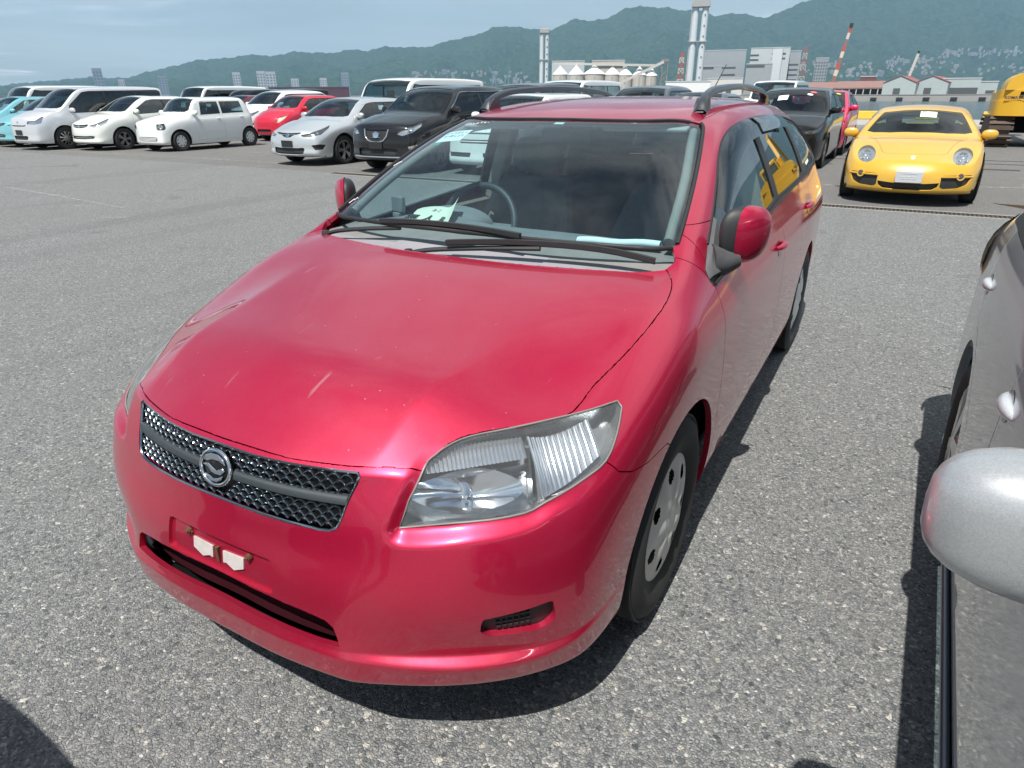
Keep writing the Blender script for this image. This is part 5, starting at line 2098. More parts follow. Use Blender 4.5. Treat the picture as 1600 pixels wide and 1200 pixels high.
for s in (1, -1):
    MB().tube([tf(s * a, .408, -.004) for a in np.linspace(.38, .752, 14)], .014, 8).build('vent_bar', YELLOW, COUPE, 60)
    c = tf(s * .605, .412, .006)
    nn = Vector((s * .25, -.95, .1)).normalized()
    Mf = Matrix.Translation(c) @ nn.to_track_quat('Z', 'Y').to_matrix().to_4x4()
    fl = MB().lathe([(.034, -.01), (.050, -.01), (.054, .004), (.050, .012), (.036, .012), (.034, 0)], 'z', 24, M=Mf).build('fog_lamp_ring', YELLOW, COUPE, 50)
    MB().lathe([(0, .010), (.02, .009), (.036, .003)], 'z', 20, M=Mf).build('fog_lamp_glass', mat('fog_glass', (.10, .11, .12), .08, .3), fl, 60)
    MB().box(-.02, .02, 0, .10, -.012, .012, Matrix.Translation(COUPE_H['ts'](.62, .50, s, .001)) @ Matrix.Rotation(0, 4, 'Z')).build('side_marker', mat('marker_amber', (.35, .10, .02), .3), COUPE)

# ---- second row and beyond: vans and roofs that show over the first row
van = auto_windows(spec(L=4.84, hw=.94, hood0=(.10, 1.00), cowl=(.42, 1.14), rf=(1.05, 1.88), rr=(4.72, 1.90), tail=(4.80, 1.3), belt=(1.10, 1.12), axles=(.98, 3.56), R=.33, rim=.20, D=.16, pexp=3.2, paint=WHITE, xr=.84, xc=.90, crown=.02, hbulge=.03, zpeak=1.95, zmid=.7, rail=.12, a0=-.05,
                   nose=[.05, 0, 0, .01, .012, .015, .02, .03, .05, None]), (.27, .66))
van['hl'] = roundpoly([(.56, .70), (.56, .88), (.76, .92), (.78, .75), (.70, .69)], .02, 2)
van['grille'] = [(0, .86), (.5, .86), (.5, .70), (0, .70)]
van['intake'] = [(0, .42), (.45, .42), (.45, .32), (0, .32)]
build_car('van', van, (-12.05, 14.55, 0), 'white van with dark side windows behind the silver hatchback and black crossover', 'van')
van2 = dict(van, sglass=TINT)
build_car('van', van2, (-32.6, 14.9, 0), 'long white van showing over the turquoise hatchbacks', 'van', 'vans and cars in the rows behind')
build_car('van', van2, (-30.4, 21.8, 0), 'white van roof showing over the small boxy white hatchback', 'van', 'vans and cars in the rows behind')
build_car('van', van2, (-3.9, 28.8, 0), 'white van roof showing over the black crossover with stickers', 'van', 'vans and cars in the rows behind')
build_car('van', dict(van), (-9.9, 21.5, 0), 'white van roof showing behind the grey people carrier', 'van', 'vans and cars in the rows behind')
gm = dict(mpv, paint=GREYP, sglass=TINT)
build_car('people_carrier', gm, (-8.75, 15.6, 0), 'grey people carrier showing over the black crossover', 'van', 'vans and cars in the rows behind')
ws2 = dict(suv, paint=WHITE, level=2, sglass=TINT)
build_car('crossover', ws2, (-20.6, 16.9, 0), 'white crossover with dark windows beside the small bright red hatchback', 'car', 'vans and cars in the rows behind')
build_car('crossover', dict(suv, paint=GREYP, level=2), (-5.0, 15.2, 0), 'dark grey crossover whose roof shows above the red wagon roof', 'car', 'vans and cars in the rows behind')
build_car('hatchback', dict(hatch, paint=GREYP), (-3.35, 14.6, 0), 'dark grey hatchback seen under the roof rail of the red wagon', 'car', 'vans and cars in the rows behind')
build_car('people_carrier', dict(mpv, paint=BLACKP), (-28.3, 22.2, 0), 'black people carrier roof showing behind the small boxy white hatchback', 'van', 'vans and cars in the rows behind')
build_car('people_carrier', dict(mpv, paint=BLACKP), (-26.2, 22.6, 0), 'black people carrier beside another one in the back row', 'van', 'vans and cars in the rows behind')
build_car('hatchback', dict(hatch, paint=MAROON), (-22.7, 17.2, 0), 'maroon hatchback roof showing over the small boxy white hatchback', 'car', 'vans and cars in the rows behind')
build_car('hatchback', dict(silv, paint=LSILVER, level=2), (-5.6, 21.0, 0), 'pale silver hatchback roof behind the dark grey crossover', 'car', 'vans and cars in the rows behind')

# boxy white wagon beyond the red wagon, mostly seen through its windows
box = auto_windows(spec(L=4.2, hw=.845, hood0=(.12, .86), cowl=(1.12, 1.03), rf=(1.75, 1.46), rr=(3.95, 1.48), tail=(4.12, 1.1), belt=(.97, 1.0), axles=(.82, 3.37), R=.30, rim=.19, D=.22, paint=WHITE, xr=.74, hbulge=.04, zpeak=1.50, level=3,
                        nose=[.04, -.02, -.03, -.01, .0, .006, .012, .02, .04, None]), (.42, .72))
box['hl'] = roundpoly([(.50, .66), (.50, .80), (.66, .83), (.78, .84), (.78, .70), (.62, .65)], .02, 2)
box['grille'] = [(0, .80), (.42, .80), (.42, .77), (0, .77)]
box['intake'] = [(0, .67), (.40, .67), (.40, .60), (0, .60)]
box['inslats'] = [(.635, .40, .013)]
box['slatmat'] = WHITE
box['fog'] = [(.10, .43), (.62, .43), (.60, .35), (.10, .35)]
build_car('boxy_wagon', box, (-6.02, 10.62, 0), 'boxy white wagon seen through the windscreen of the red wagon', 'car')

# the silver car close on the right, and the one that only throws its shadow into the picture
near = auto_windows(spec(L=4.35, hw=.86, hood0=(.15, .78), cowl=(1.15, 1.0), rf=(1.98, 1.42), rr=(3.35, 1.42), tail=(4.2, 1.12), belt=(.97, 1.03), axles=(.90, 3.47), R=.31, rim=.215, D=.34, paint=NSILVER, wheel='alloy5', xr=.66, hbulge=.05, zpeak=1.46, level=4, zb=.24, handlemat=LSILVER), (.43, .86))
near['mir'] = (1.50, 1.075)
near['mirabs'] = .885
near['mirs'] = 1.0
near['mirsx'] = 1.62
near['mire'] = .50
near['mirez'] = .62
near['hsize'] = 1.2
near['mirpaint'] = paint('mirror_silver_paint', (.40, .41, .42), metal=.5, rough=.40, flake=.3, dust=0, coat=.6)
near['handles'] = [(2.52, .835), (3.58, .865)]
near['doors'][1] = [near['doors'][1][0], near['doors'][1][1], (3.72, 1.4), (3.72, 1.02), (3.66, .88), (3.52, .74), (3.30, .68), (3.05, .55), (3.0, .33)]
NEAR, NEAR_P, NEAR_H = build_car('silver_hatchback', near, (2.325, -1.62, 0), 'silver car at the right edge with its rounded door mirror close to us', 'car', rz=-.028)
for k, (z, off, rad) in enumerate(((.236, .010, .011), (.258, .014, .010), (.280, .012, .010))):
    MB().tube([NEAR_H['ts'](y, z + .012, -1, off) for y in np.linspace(1.25, 3.06, 24)], rad, 8).build('sill_moulding', mat('sill_grey_blue', (.085, .10, .125), .3, .3, .6), NEAR, 60)
# tail lamp wrapping the far corner
for s in (1, -1):
    tl_ = []
    for z in np.linspace(.80, 1.04, 7):
        tl_.append([NEAR_H['ts'](y + .05 * (z - .92), z, s, .006 + .012 * math.sin(math.pi * (z - .80) / .24)) for y in np.linspace(4.02, 4.30, 7)])
    MB().grid(tl_).build('tail_lamp', mat('tail_lamp_amber_clear', (.50, .32, .12), .12, .2, .8), NEAR, 60)
shk = dict(kei, level=2)
build_car('kei_hatchback', shk, (-.55, -4.235, 0), 'small white hatchback standing just out of frame, its shadow in the lower left corner', 'car')


# ------------------------------------------------------------------ ground, quay, water
def asphalt_mat():
    m = bpy.data.materials.new('coarse_asphalt')
    m.use_nodes = True
    t = NT(m)
    v = t.coord('Object')
    wob = t.noise(v, 60, 2, .5, out='Color')
    vv = t.mix(.012, v, wob, 'ADD')

    def cells(scale):
        a = t.new('TexVoronoi', voronoi_dimensions='2D', feature='F1')
        b = t.new('TexVoronoi', voronoi_dimensions='2D', feature='DISTANCE_TO_EDGE')
        for q in (a, b):
            t.put(q.inputs['Vector'], vv)
            q.inputs['Scale'].default_value = scale
        sc_ = t.new('SeparateColor')
        t.l.new(a.outputs['Color'], sc_.inputs[0])
        return sc_, b.outputs['Distance']

    sep, d = cells(118)
    stone = t.ramp(sep.outputs[0], [(0.0, (.080, .093, .102)), (.20, (.135, .144, .150)), (.50, (.200, .206, .207)), (.78, (.260, .263, .260)), (.93, (.345, .345, .335)), (1.0, (.56, .55, .51))])
    sepf, df = cells(205)
    stonef = t.ramp(sepf.outputs[0], [(0.0, (.085, .098, .106)), (.35, (.155, .163, .168)), (.70, (.225, .229, .228)), (.94, (.31, .312, .305)), (1.0, (.46, .45, .42))])
    fine = t.rng(t.noise(v, 26, 4, .65), .44, .56)
    stone = t.mix(fine, stone, stonef)
    s2, d2 = cells(72)
    big = t.math('MULTIPLY', t.rng(d2, .06, .12), t.rng(s2.outputs[0], .86, .88))
    stone = t.mix(big, stone, t.ramp(s2.outputs[1], [(0, (.060, .072, .078)), (.40, (.12, .125, .13)), (.70, (.22, .215, .20)), (.88, (.36, .345, .30)), (1, (.56, .54, .48))]))
    grit = t.noise(v, 420, 3, .6)
    binder = t.mix(grit, (.045, .046, .046), (.145, .144, .14))
    k = t.math('MULTIPLY', t.math('MULTIPLY', t.rng(d, .07, .0), t.math('SUBTRACT', 1.0, fine)), t.math('SUBTRACT', 1.0, big))
    k = t.math('MULTIPLY', k, t.rng(grit, .35, .6, .25, 1.0))
    c = t.mix(k, stone, binder)
    wear = t.noise(v, .35, 5, .6)
    c = t.mix(t.rng(wear, .35, .7, 0, .30), c, (.175, .172, .165))
    sp = t.new('SeparateXYZ')
    t.l.new(v, sp.inputs[0])
    far = t.rng(sp.outputs['Y'], 9.75, 9.85)                  # older, browner surfacing beyond the drain
    c = t.mix(t.math('MULTIPLY', far, .45), c, (.135, .125, .116))
    st = t.rng(t.noise(v, .9, 4, .65, .6), .60, .75)
    c = t.mix(t.math('MULTIPLY', st, .25), c, (.085, .085, .085))
    # oil drips and old tyre tracks along the lanes
    oil = t.rng(t.noise(v, .55, 3, .5, 1.2), .66, .74)
    oil = t.math('MULTIPLY', oil, t.rng(t.noise(v, 7, 4, .6), .35, .65))
    c = t.mix(t.math('MULTIPLY', oil, .5), c, (.045, .045, .047))
    trk = t.noise(t.coord('Object', scale=(1.6, .06, 1), rot=(0, 0, R(14))), 1.0, 4, .6)
    c = t.mix(t.math('MULTIPLY', t.rng(trk, .55, .72), .28), c, (.09, .09, .092))
    t.put(t.b.inputs['Base Color'], c)
    t.put(t.b.inputs['Roughness'], t.rng(sep.outputs[1], 0, 1, .72, .95))
    t.b.inputs['Specular IOR Level'].default_value = .35
    h = t.math('ADD', t.math('MULTIPLY', t.rng(d, .0, .25), t.math('MULTIPLY_ADD', sep.outputs[2], .7, .5)), t.math('MULTIPLY', grit, .3))
    t.put(t.b.inputs['Normal'], t.bump(h, .8, .004))
    return m


ASPH = asphalt_mat()
QY = 43.0
g_ = MB()
g_.add([(-400, -60, 0), (300, -60, 0), (300, QY, 0), (-400, QY, 0)], [(0, 1, 2, 3)])
tag(g_.build('ground', ASPH), kind='structure')
# painted marks, worn
WORN = None


def worn_white():
    m = bpy.data.materials.new('worn_white_marking')
    m.use_nodes = True
    t = NT(m)
    v = t.coord('Object')
    n1 = t.noise(v, 9, 6, .7)
    n2 = t.noise(v, 120, 3, .6)
    t.put(t.b.inputs['Base Color'], (.42, .41, .39))
    t.b.inputs['Roughness'].default_value = .85
    k = t.rng(t.math('ADD', n1, t.math('MULTIPLY', n2, .35)), .60, .85)
    tr = t.new('BsdfTransparent')
    mx = t.new('MixShader')
    t.put(mx.inputs[0], k)
    t.l.new(tr.outputs[0], mx.inputs[1])
    t.l.new(t.b.outputs[0], mx.inputs[2])
    t.l.new(mx.outputs[0], t.out.inputs['Surface'])
    return m


WORN = worn_white()


def marking(name, pts, w, z=.004):
    mb = MB()
    P = [Vector((p[0], p[1], 0)) for p in pts]
    for a, b in zip(P, P[1:]):
        d = (b - a).normalized()
        n_ = Vector((-d.y, d.x, 0)) * w / 2
        mb.add([a + n_ + Vector((0, 0, z)), a - n_ + Vector((0, 0, z)), b - n_ + Vector((0, 0, z)), b + n_ + Vector((0, 0, z))], [(0, 1, 2, 3)])
    return tag(mb.build(name, WORN, fix=False), kind='structure')


marking('lane_marking', [(-32, 10.5), (-20.6, 10.57), (-14.2, 10.80), (-8.5, 10.72)], .10)
marking('lane_marking', [(-.2, 12.05), (3.4, 13.35)], .10)
marking('lane_marking', [(-15.6, 12.6), (-12.4, 13.0)], .10)
marking('lane_marking', [(-13.6, 5.45), (-10.6, 5.15), (-8.4, 4.9)], .06)
for a in ([(-13.2, 5.45), (-12.65, 5.80), (-12.2, 5.72)], [(-12.65, 5.80), (-12.72, 5.95)], [(-12.30, 9.05), (-11.85, 9.55), (-11.35, 9.95)], [(-12.0, 9.75), (-11.62, 9.40)], [(-12.3, 9.05), (-12.0, 9.0)], [(-8.0, 4.2), (-7.6, 4.45)], [(-9.3, 4.7), (-9.0, 4.75)]):
    marking('bay_mark', a, .055, .0045)
for k in range(6):
    marking('dash_mark', [(3.05 + .05 * k, 13.6 + 1.15 * k), (3.22 + .05 * k, 13.62 + 1.15 * k)], .10)
# trench drain with cast grating across the lot
dr = empty('trench_drain', (0, 9.72, 0), 0, 'cast iron trench drain running across the asphalt in front of the yellow coupe', 'drain')
RUST = mat('cast_iron', (.085, .075, .065), .8, .4, var=.4, nscale=20)
fr_ = MB()
fr_.box(-9, 9, -.165, -.125, -.02, .008).box(-9, 9, .125, .165, -.02, .008)
fr_.build('drain_frame', mat('drain_concrete', (.30, .29, .27), .9, var=.2, nscale=12, bump=.3), dr)
gr_ = MB()
for k in range(360):
    gr_.box(-9 + k * .05, -9 + k * .05 + .024, -.122, .122, -.03, .005)
gr_.box(-9, 9, -.02, .02, -.03, .0035)
tag(gr_.build('grating', RUST, dr), kind='stuff')
MB().add([(-9, -.13, .0025), (9, -.13, .0025), (9, .13, .0025), (-9, .13, .0025)], [(0, 1, 2, 3)]).build('gutter_shade', DARK, dr)  # flat black sheet over the asphalt, the gutter's shade put into its colour
# second, older rail-like slots near the excavator
marking_m = MB().box(-1.5, 12, 17.6, 17.66, .0, .006).box(-1.5, 12, 18.5, 18.56, .0, .006)
tag(marking_m.build('crane_rail', mat('old_rail', (.05, .05, .05), .6, .5)), 'pair of old steel rails set flush in the asphalt by the excavator', 'rail')
MB_s = MB().box(2.6, 3.3, 16.2, 16.45, 0, .006)
tag(MB_s.build('drain_cover', RUST), 'small dark rectangular drain cover in front of the excavator', 'cover')
# quay edge
CONC = mat('quay_concrete', (.34, .33, .31), .9, var=.15, nscale=3, bump=.2)
q_ = MB().box(-400, 300, QY - 8, QY + .4, -3.5, .10)
tag(q_.build('quay_edge', CONC), kind='structure')
KY = mat('kerb_yellow', (.62, .40, .04), .75, var=.2, nscale=5)
for k in range(9):
    x0 = -4.6 + k * 2.95
    b_ = MB()
    b_.prism([(0, 0), (.5, 0), (.42, .42), (.08, .42)], 0, 2.0 if k % 3 else 2.5, Matrix(((0, 0, 1, x0), (1, 0, 0, QY - .9), (0, 1, 0, .10), (0, 0, 0, 1))))
    tag(b_.build('kerb_block', KY, bevel=.04), ('first', 'second', 'third', 'fourth', 'fifth', 'sixth', 'seventh', 'eighth', 'ninth')[k] + ' yellow wheel stop from the left on the quay edge behind the coupe', 'kerb', 'yellow wheel stops along the quay')


def water_mat():
    m = bpy.data.materials.new('harbour_water')
    m.use_nodes = True
    t = NT(m)
    v = t.coord('Object', scale=(1, 2.2, 1))
    t.put(t.b.inputs['Base Color'], (.030, .060, .070))
    t.b.inputs['Roughness'].default_value = .12
    n = t.noise(v, .8, 6, .65)
    t.put(t.b.inputs['Normal'], t.bump(n, .9, .35))
    return m


FY = 369.0
tag(MB().add([(-3000, QY - 7, -2.6), (3000, QY - 7, -2.6), (3000, FY + 20, -2.6), (-3000, FY + 20, -2.6)], [(0, 1, 2, 3)]).build('water', water_mat()), kind='structure')
FARG = mat('far_land', (.13, .125, .11), .95, var=.3, nscale=.03)
tag(MB().box(-9000, 9000, FY, 9000, -4, -.6).build('far_land', FARG), kind='structure')
fq = MB().box(-300, 200, FY - .6, FY + 6, -3.6, -.45)
tag(fq.build('far_quay', CONC), kind='structure')
FEND_M = mat('fender_black', (.02, .02, .02), .8)
for k in range(14):
    x0 = -60 + k * 10.5
    tag(MB().box(x0, x0 + 2.6, FY - 1.4, FY - .55, -2.2, -1.0).build('quay_fender', FEND_M, bevel=.1), ('first', 'second', 'third', 'fourth', 'fifth', 'sixth', 'seventh', 'eighth', 'ninth', 'tenth', 'eleventh', 'twelfth', 'thirteenth', 'fourteenth')[k] + ' black rubber fender from the left on the far quay wall', 'fender', 'fenders along the far quay')


PYH = 130.0
DS = 1.45                                                     # the far shore lies this much further out


def AT(px, depth):
    """ground point under an image column at a distance along the view, used to lay out the far shore"""
    d = _f + _r2 * ((px - 800) / 1026.248) - _u2 * ((PYH - 600) / 1026.248)
    h = Vector((d.x, d.y, 0))
    h = h / h.dot(Vector((_f.x, _f.y, 0)).normalized())
    return Vector((CAM.x, CAM.y, 0)) + h * depth


FR = Vector((math.cos(YAW), math.sin(YAW), 0))               # the far shore is laid out square to this
FF = Vector((-math.sin(YAW), math.cos(YAW), 0))


def facing(px):
    d = AT(px, 100.0) - Vector((CAM.x, CAM.y, 0))
    return -math.atan2(d.x, d.y)


def place(px, depth):
    p = AT(px, depth * DS)
    return (p.x, p.y, 0)


def hgt(py, px, depth, far=None):
    """height of an image row at that depth"""
    d = _f + _r2 * ((px - 800) / 1026.248) - _u2 * ((py - 600) / 1026.248)
    hl_ = Vector((d.x, d.y, 0)).dot(Vector((_f.x, _f.y, 0)).normalized())
    return CAM.z + d.z / hl_ * depth * (DS if far is None else far)


# ------------------------------------------------------------------ far shore
SILO_W = mat('silo_white', (.78, .78, .76), .7, var=.08, nscale=1)
SILO_C = mat('silo_concrete', (.46, .44, .40), .85, var=.15, nscale=.8)
TOWER = mat('chimney_pale', (.55, .60, .63), .7, var=.08, nscale=.5)
TOWERC = mat('chimney_cap', (.36, .36, .35), .8)
PLANT = mat('plant_cladding', (.30, .33, .35), .6, var=.1, nscale=.2)
PLANTL = mat('plant_cladding_light', (.46, .50, .52), .6, var=.08, nscale=.2)
PLANTD = mat('plant_louvre', (.08, .09, .10), .6)
WARE = mat('warehouse_sheet', (.40, .46, .46), .6, var=.1, nscale=.3)
REDROOF = mat('faded_red_roof', (.26, .10, .095), .8, var=.25, nscale=.4)
BROWNR = mat('brown_roof', (.24, .14, .12), .85, var=.25, nscale=.3)
STRUCT = mat('pale_steel', (.52, .50, .46), .6, var=.1)
REDP = mat('signal_red', (.46, .07, .05), .6)
CREAM = mat('signal_cream', (.60, .55, .45), .6)

SD = 290.0
sil = [(146, 8.3), (175, 8.3), (208, 10.5), (0, 0)]


def silo(px, wpx, top, eave, label):
    k = SD * DS / 1026.248 * .915
    r_ = wpx / 2 * k
    zt, ze = hgt(top, px, SD), hgt(eave, px, SD)
    o = empty('silo', place(px, SD + r_), facing(px), label, 'silo', 'row of silos on the far quay')
    MB().lathe([(r_, 0), (r_, ze)], 'z', 32).build('wall', SILO_C, o, 50)
    MB().lathe([(r_ * 1.04, ze - .2), (r_ * 1.04, ze + .15), (r_ * .14, zt), (r_ * .14, zt + .8), (0, zt + .8)], 'z', 32).build('roof', SILO_W, o, 40)
    ld = MB()
    for dx in (-.3, .3):
        ld.bar((dx, -r_ - .15, 0), (dx, -r_ - .15, ze), .12)
    for q in range(int(ze / .8)):
        ld.bar((-.3, -r_ - .15, q * .8), (.3, -r_ - .15, q * .8), .10)
    ld.build('ladder', STRUCT, o)


for i, (px, w, top, eave) in enumerate([(875, 23, 104, 116), (900, 24, 103, 116), (928, 33, 102, 115), (956, 23, 103, 116), (976, 22, 104, 117), (998, 22, 105, 117), (1017, 18, 107, 118)]):
    silo(px, w, top, eave, ['leftmost silo with white conical roof', 'second silo from the left with white conical roof', 'widest silo with white conical roof', 'fourth silo from the left with white conical roof', 'fifth silo from the left, partly behind the sloping conveyor', 'sixth silo from the left behind the sloping conveyor', 'rightmost and narrowest silo beside the conveyor tower'][i])
cv = empty('conveyor', place(955, SD - 6), facing(955), 'pale sloping conveyor gallery in front of the silos', 'conveyor')
kx = SD * DS / 1026.248 * .915
MB().bar(((957 - 955) * kx, 0, hgt(130, 957, SD) - 2), ((1031 - 955) * kx, 0, hgt(98, 1031, SD)), 1.2, 1.4).build('gallery', STRUCT, cv)
MB().bar(((865 - 955) * kx, 14, hgt(98, 865, SD)), ((1022 - 955) * kx, 14, hgt(102, 1022, SD)), 1.4, 1.2).build('top_gallery', STRUCT, cv)
tw = MB()
for dx in (0, 3):
    for dy in (0, 3):
        tw.bar(((1029 - 955) * kx + dx, dy, 0), ((1029 - 955) * kx + dx, dy, hgt(95, 1030, SD)), .5)
for q in range(5):
    tw.bar(((1029 - 955) * kx, 0, q * 2.6), ((1029 - 955) * kx + 3, 0, q * 2.6 + 2.6), .3)
tw.box((1029 - 955) * kx - .5, (1029 - 955) * kx + 3.5, -.5, 3.5, hgt(98, 1030, SD), hgt(94, 1030, SD))
tw.build('tower', mat('conveyor_steel', (.22, .20, .18), .7), cv)
for px_ in (975, 1000, 1012):
    h_ = lerp(hgt(130, 957, SD) - 2, hgt(98, 1031, SD), (px_ - 957) / 74)
    MB().bar(((px_ - 955) * kx, 0, 0), ((px_ - 955) * kx, 0, h_), .3).build('leg', STRUCT, cv)


def block(name, px0, px1, top, depth, m_, label, cat, group=None, thick=18, base=0.0, roof=None, bands=(), bandm=None, win=None):
    k = depth * DS / 1026.248 * .915
    w = (px1 - px0) * k
    h = hgt(top, (px0 + px1) / 2, depth)
    fz = facing((px0 + px1) / 2)
    w *= math.cos(fz - YAW)
    o = empty(name, place((px0 + px1) / 2, depth), fz, label, cat, group)
    MB().box(-w / 2, w / 2, 0, thick, base, h).build('wall', m_, o)
    MB().box(-w / 2 - .2, w / 2 + .2, -.2, thick + .2, h - .02, h + .5).build('roof', roof or PLANTL, o)
    for (f0, f1, g0, g1) in bands:
        MB().box(-w / 2 + w * f0, -w / 2 + w * f1, -.25, .05, h * g0, h * g1).build('louvre', bandm or PLANTD, o)
    if win:
        nx, nz = win
        for i in range(nx):
            for j in range(nz):
                cx, cz = -w / 2 + w * (i + .5) / nx, h * (.12 + .80 * (j + .5) / nz)
                MB().box(cx - w / nx * .28, cx + w / nx * .28, -.12, .05, cz - h / nz * .22, cz + h / nz * .22).build('window', WINGL, o)
    return o, w, h


WINGL = mat('far_window', (.10, .13, .16), .25)
block('silo_house', 862, 912, 96, SD + 30, PLANTL, 'pale block behind the leftmost silos', 'building')
block('silo_house', 924, 974, 95, SD + 40, mat('beige_wall', (.50, .46, .40), .8), 'beige low block behind the widest silo', 'building', bands=((.05, .95, .80, .86),))
# power station
PD = 420.0
block('plant_block', 1092, 1160, 79, PD, PLANT, 'left grey power station block with louvre bands', 'building', thick=30, bands=((.45, .80, .60, .63), (.45, .80, .44, .47), (0, .15, .58, .60)))
block('plant_annex', 1089, 1125, 104, PD - 25, PLANT, 'low grey annex in front of the left power station block', 'building', thick=18, bands=((0, .65, .92, 1.0), (0, .65, .25, .32)))
block('plant_block', 1167, 1227, 75, PD, PLANTL, 'right grey power station block with light stair tower', 'building', thick=30, bands=((0, .22, .84, .87), (0, .22, .74, .77), (.55, .90, .86, .89), (.55, .90, .76, .79)))
block('plant_tower', 1201, 1216, 75, PD - 3, mat('plant_pale', (.56, .60, .63), .6), 'pale vertical stair tower on the right power station block', 'building', thick=8)
block('plant_wing', 1224, 1245, 80, PD + 3, PLANT, 'grey louvred wing at the right end of the power station', 'building', thick=20, bands=tuple((.1, .9, g, g + .03) for g in (.2, .32, .44, .56, .68)))
block('plant_annex', 1163, 1203, 100, PD - 25, PLANT, 'low grey annex in front of the right power station block', 'building', thick=18, bands=((0, .70, .90, .97), (0, .70, .20, .26)))
block('slab_building', 1269, 1289, 91, PD + 40, mat('slab_grey', (.26, .29, .31), .7), 'tall grey slab office building right of the power station', 'building', thick=10, win=(5, 9))


# twin-flue chimneys
def chimney(px, w, top, join, depth, label, gapf=.45, z_top=None):
    k = depth * DS / 1026.248 * .915
    h = z_top or hgt(top, px, depth)
    o = empty('twin_chimney', place(px, depth), facing(px), label, 'chimney')
    r_ = w * k * .18
    for s in (-1, 1):
        MB().lathe([(r_ * 1.05, 0), (r_, h * .5), (r_ * .95, h)], 'z', 24, origin=(s * r_ * (1 + gapf), 0, 0)).build('flue', TOWER, o, 50)
    zj = hgt(join, px, depth)
    MB().box(-r_ * 2.8, r_ * 2.8, -r_ * 1.3, r_ * 1.3, zj, zj + .5).build('platform', TOWERC, o)
    MB().box(-r_ * 2.7, r_ * 2.7, -r_ * 1.5, r_ * 1.5, h - w * k * .30, h + .8).build('cap', TOWERC, o, bevel=.3)
    for q in range(8):
        MB().box(r_ * (1 + gapf) - .15 - .2, r_ * (1 + gapf) + .35, -r_ * 1.12, -r_ * .9, h * (.08 + .11 * q), h * (.08 + .11 * q) + .7).build('port', PLANTD, o)
    for s in (-1,):
        MB().bar((-r_ * 2.7, 0, 0), (-r_ * 2.55, 0, h * .95), .25).build('downpipe', STRUCT, o)
    return o


chimney(850, 15, 47, 94, 300.0, 'smaller pale twin flue chimney left of the silos')
chimney(1084, 27, 0, 66, 300.0, 'tall pale blue twin flue chimney rising out of the top of the picture', z_top=hgt(2, 1084, 300.0))


# lattice pylon, jibs
def lattice(px, wpx, top, depth, label):
    k = depth * DS / 1026.248 * .915
    h = hgt(top, px, depth)
    o = empty('lattice_mast', place(px, depth), facing(px), label, 'mast')
    b, t = wpx * k / 2, wpx * k * .22
    n = 8
    for q in range(n):
        mb = MB()
        z0, z1 = h * q / n, h * (q + 1) / n
        w0, w1 = lerp(b, t, q / n), lerp(b, t, (q + 1) / n)
        for sx in (-1, 1):
            for sy in (-1, 1):
                mb.bar((sx * w0, sy * w0, z0), (sx * w1, sy * w1, z1), .28)
        mb.bar((-w0, -w0, z0), (w1, -w1, z1), .30).bar((w0, -w0, z0), (-w1, -w1, z1), .30)
        mb.bar((-w1, -w1, z1), (w1, -w1, z1), .35)
        mb.build('section', REDP if q % 2 else CREAM, o)


lattice(1062, 11, 82, 330.0, 'small red and white lattice mast beside the tall twin chimney')
lattice(1251, 10, 74, 500.0, 'faint red lattice crane mast right of the power station')


def jib(px0, py0, px1, py1, depth, label, n, mats, w):
    k = depth * DS / 1026.248 * .915
    o = empty('crane_jib', place(px0, depth), facing(px0), label, 'crane')
    a = Vector((0, 0, max(0, hgt(py0, px0, depth))))
    b = Vector(((px1 - px0) * k, 0, hgt(py1, px1, depth)))
    for q in range(n):
        p0, p1 = a.lerp(b, q / n), a.lerp(b, (q + 1) / n)
        ww = lerp(w, w * .6, q / n)
        MB().bar(p0, p1, ww, ww).build('segment', mats[q % len(mats)], o)
    MB().cbox(tuple(b + Vector((0, 0, .6))), (w * .9, w * .9, 2.2)).build('head', FEND_M, o)
    MB().box(-w * 1.2, w * 1.2, -w, w, 0, max(2.0, a.z + .5)).build('base', BROWNR, o)


jib(1301, 128, 1313, 42, 300.0, 'leaning red and cream striped crane jib above the brown roofs', 9, (BROWNR, CREAM, REDP), 2.2)
jib(1418, 120, 1424, 84, 330.0, 'leaning pale crane jib behind the grey gabled warehouses', 1, (STRUCT,), 1.6)


# warehouses on the far quay
def gable_shed(px0, px1, eave, ridge, depth, label, doors=(), long=45, wall=WARE, roof=REDROOF):
    k = depth * DS / 1026.248 * .915
    w = (px1 - px0) * k
    he, hr = hgt(eave, (px0 + px1) / 2, depth), hgt(ridge, (px0 + px1) / 2, depth)
    fz = facing((px0 + px1) / 2)
    w *= math.cos(fz - YAW)
    o = empty('warehouse', place((px0 + px1) / 2, depth), fz - .12, label, 'warehouse')
    mb = MB()
    M_ = Matrix(((1, 0, 0, 0), (0, 0, -1, 0), (0, 1, 0, 0), (0, 0, 0, 1)))
    mb.prism([(-w / 2, 0), (w / 2, 0), (w / 2, he), (0, hr), (-w / 2, he)], -long, 0, M_)
    mb.build('wall', wall, o)
    sk = Vector((.35 * long, long, 0)) * 0
    for s in (-1, 1):
        MB().add([(0, -.3, hr + .12), (s * (w / 2 + .3), -.3, he + .05), (s * (w / 2 + .3), long + .3, he + .05), (0, long + .3, hr + .12),
                  (0, -.3, hr + .35), (s * (w / 2 + .3), -.3, he + .28), (s * (w / 2 + .3), long + .3, he + .28), (0, long + .3, hr + .35)],
                 [(0, 1, 2, 3), (7, 6, 5, 4), (0, 4, 5, 1), (1, 5, 6, 2), (2, 6, 7, 3)]).build('roof_sheet', roof, o)
    for f0, f1, top in doors:
        MB().box(-w / 2 + w * f0, -w / 2 + w * f1, -.25, .1, 0, he * top).build('door', PLANTD, o)


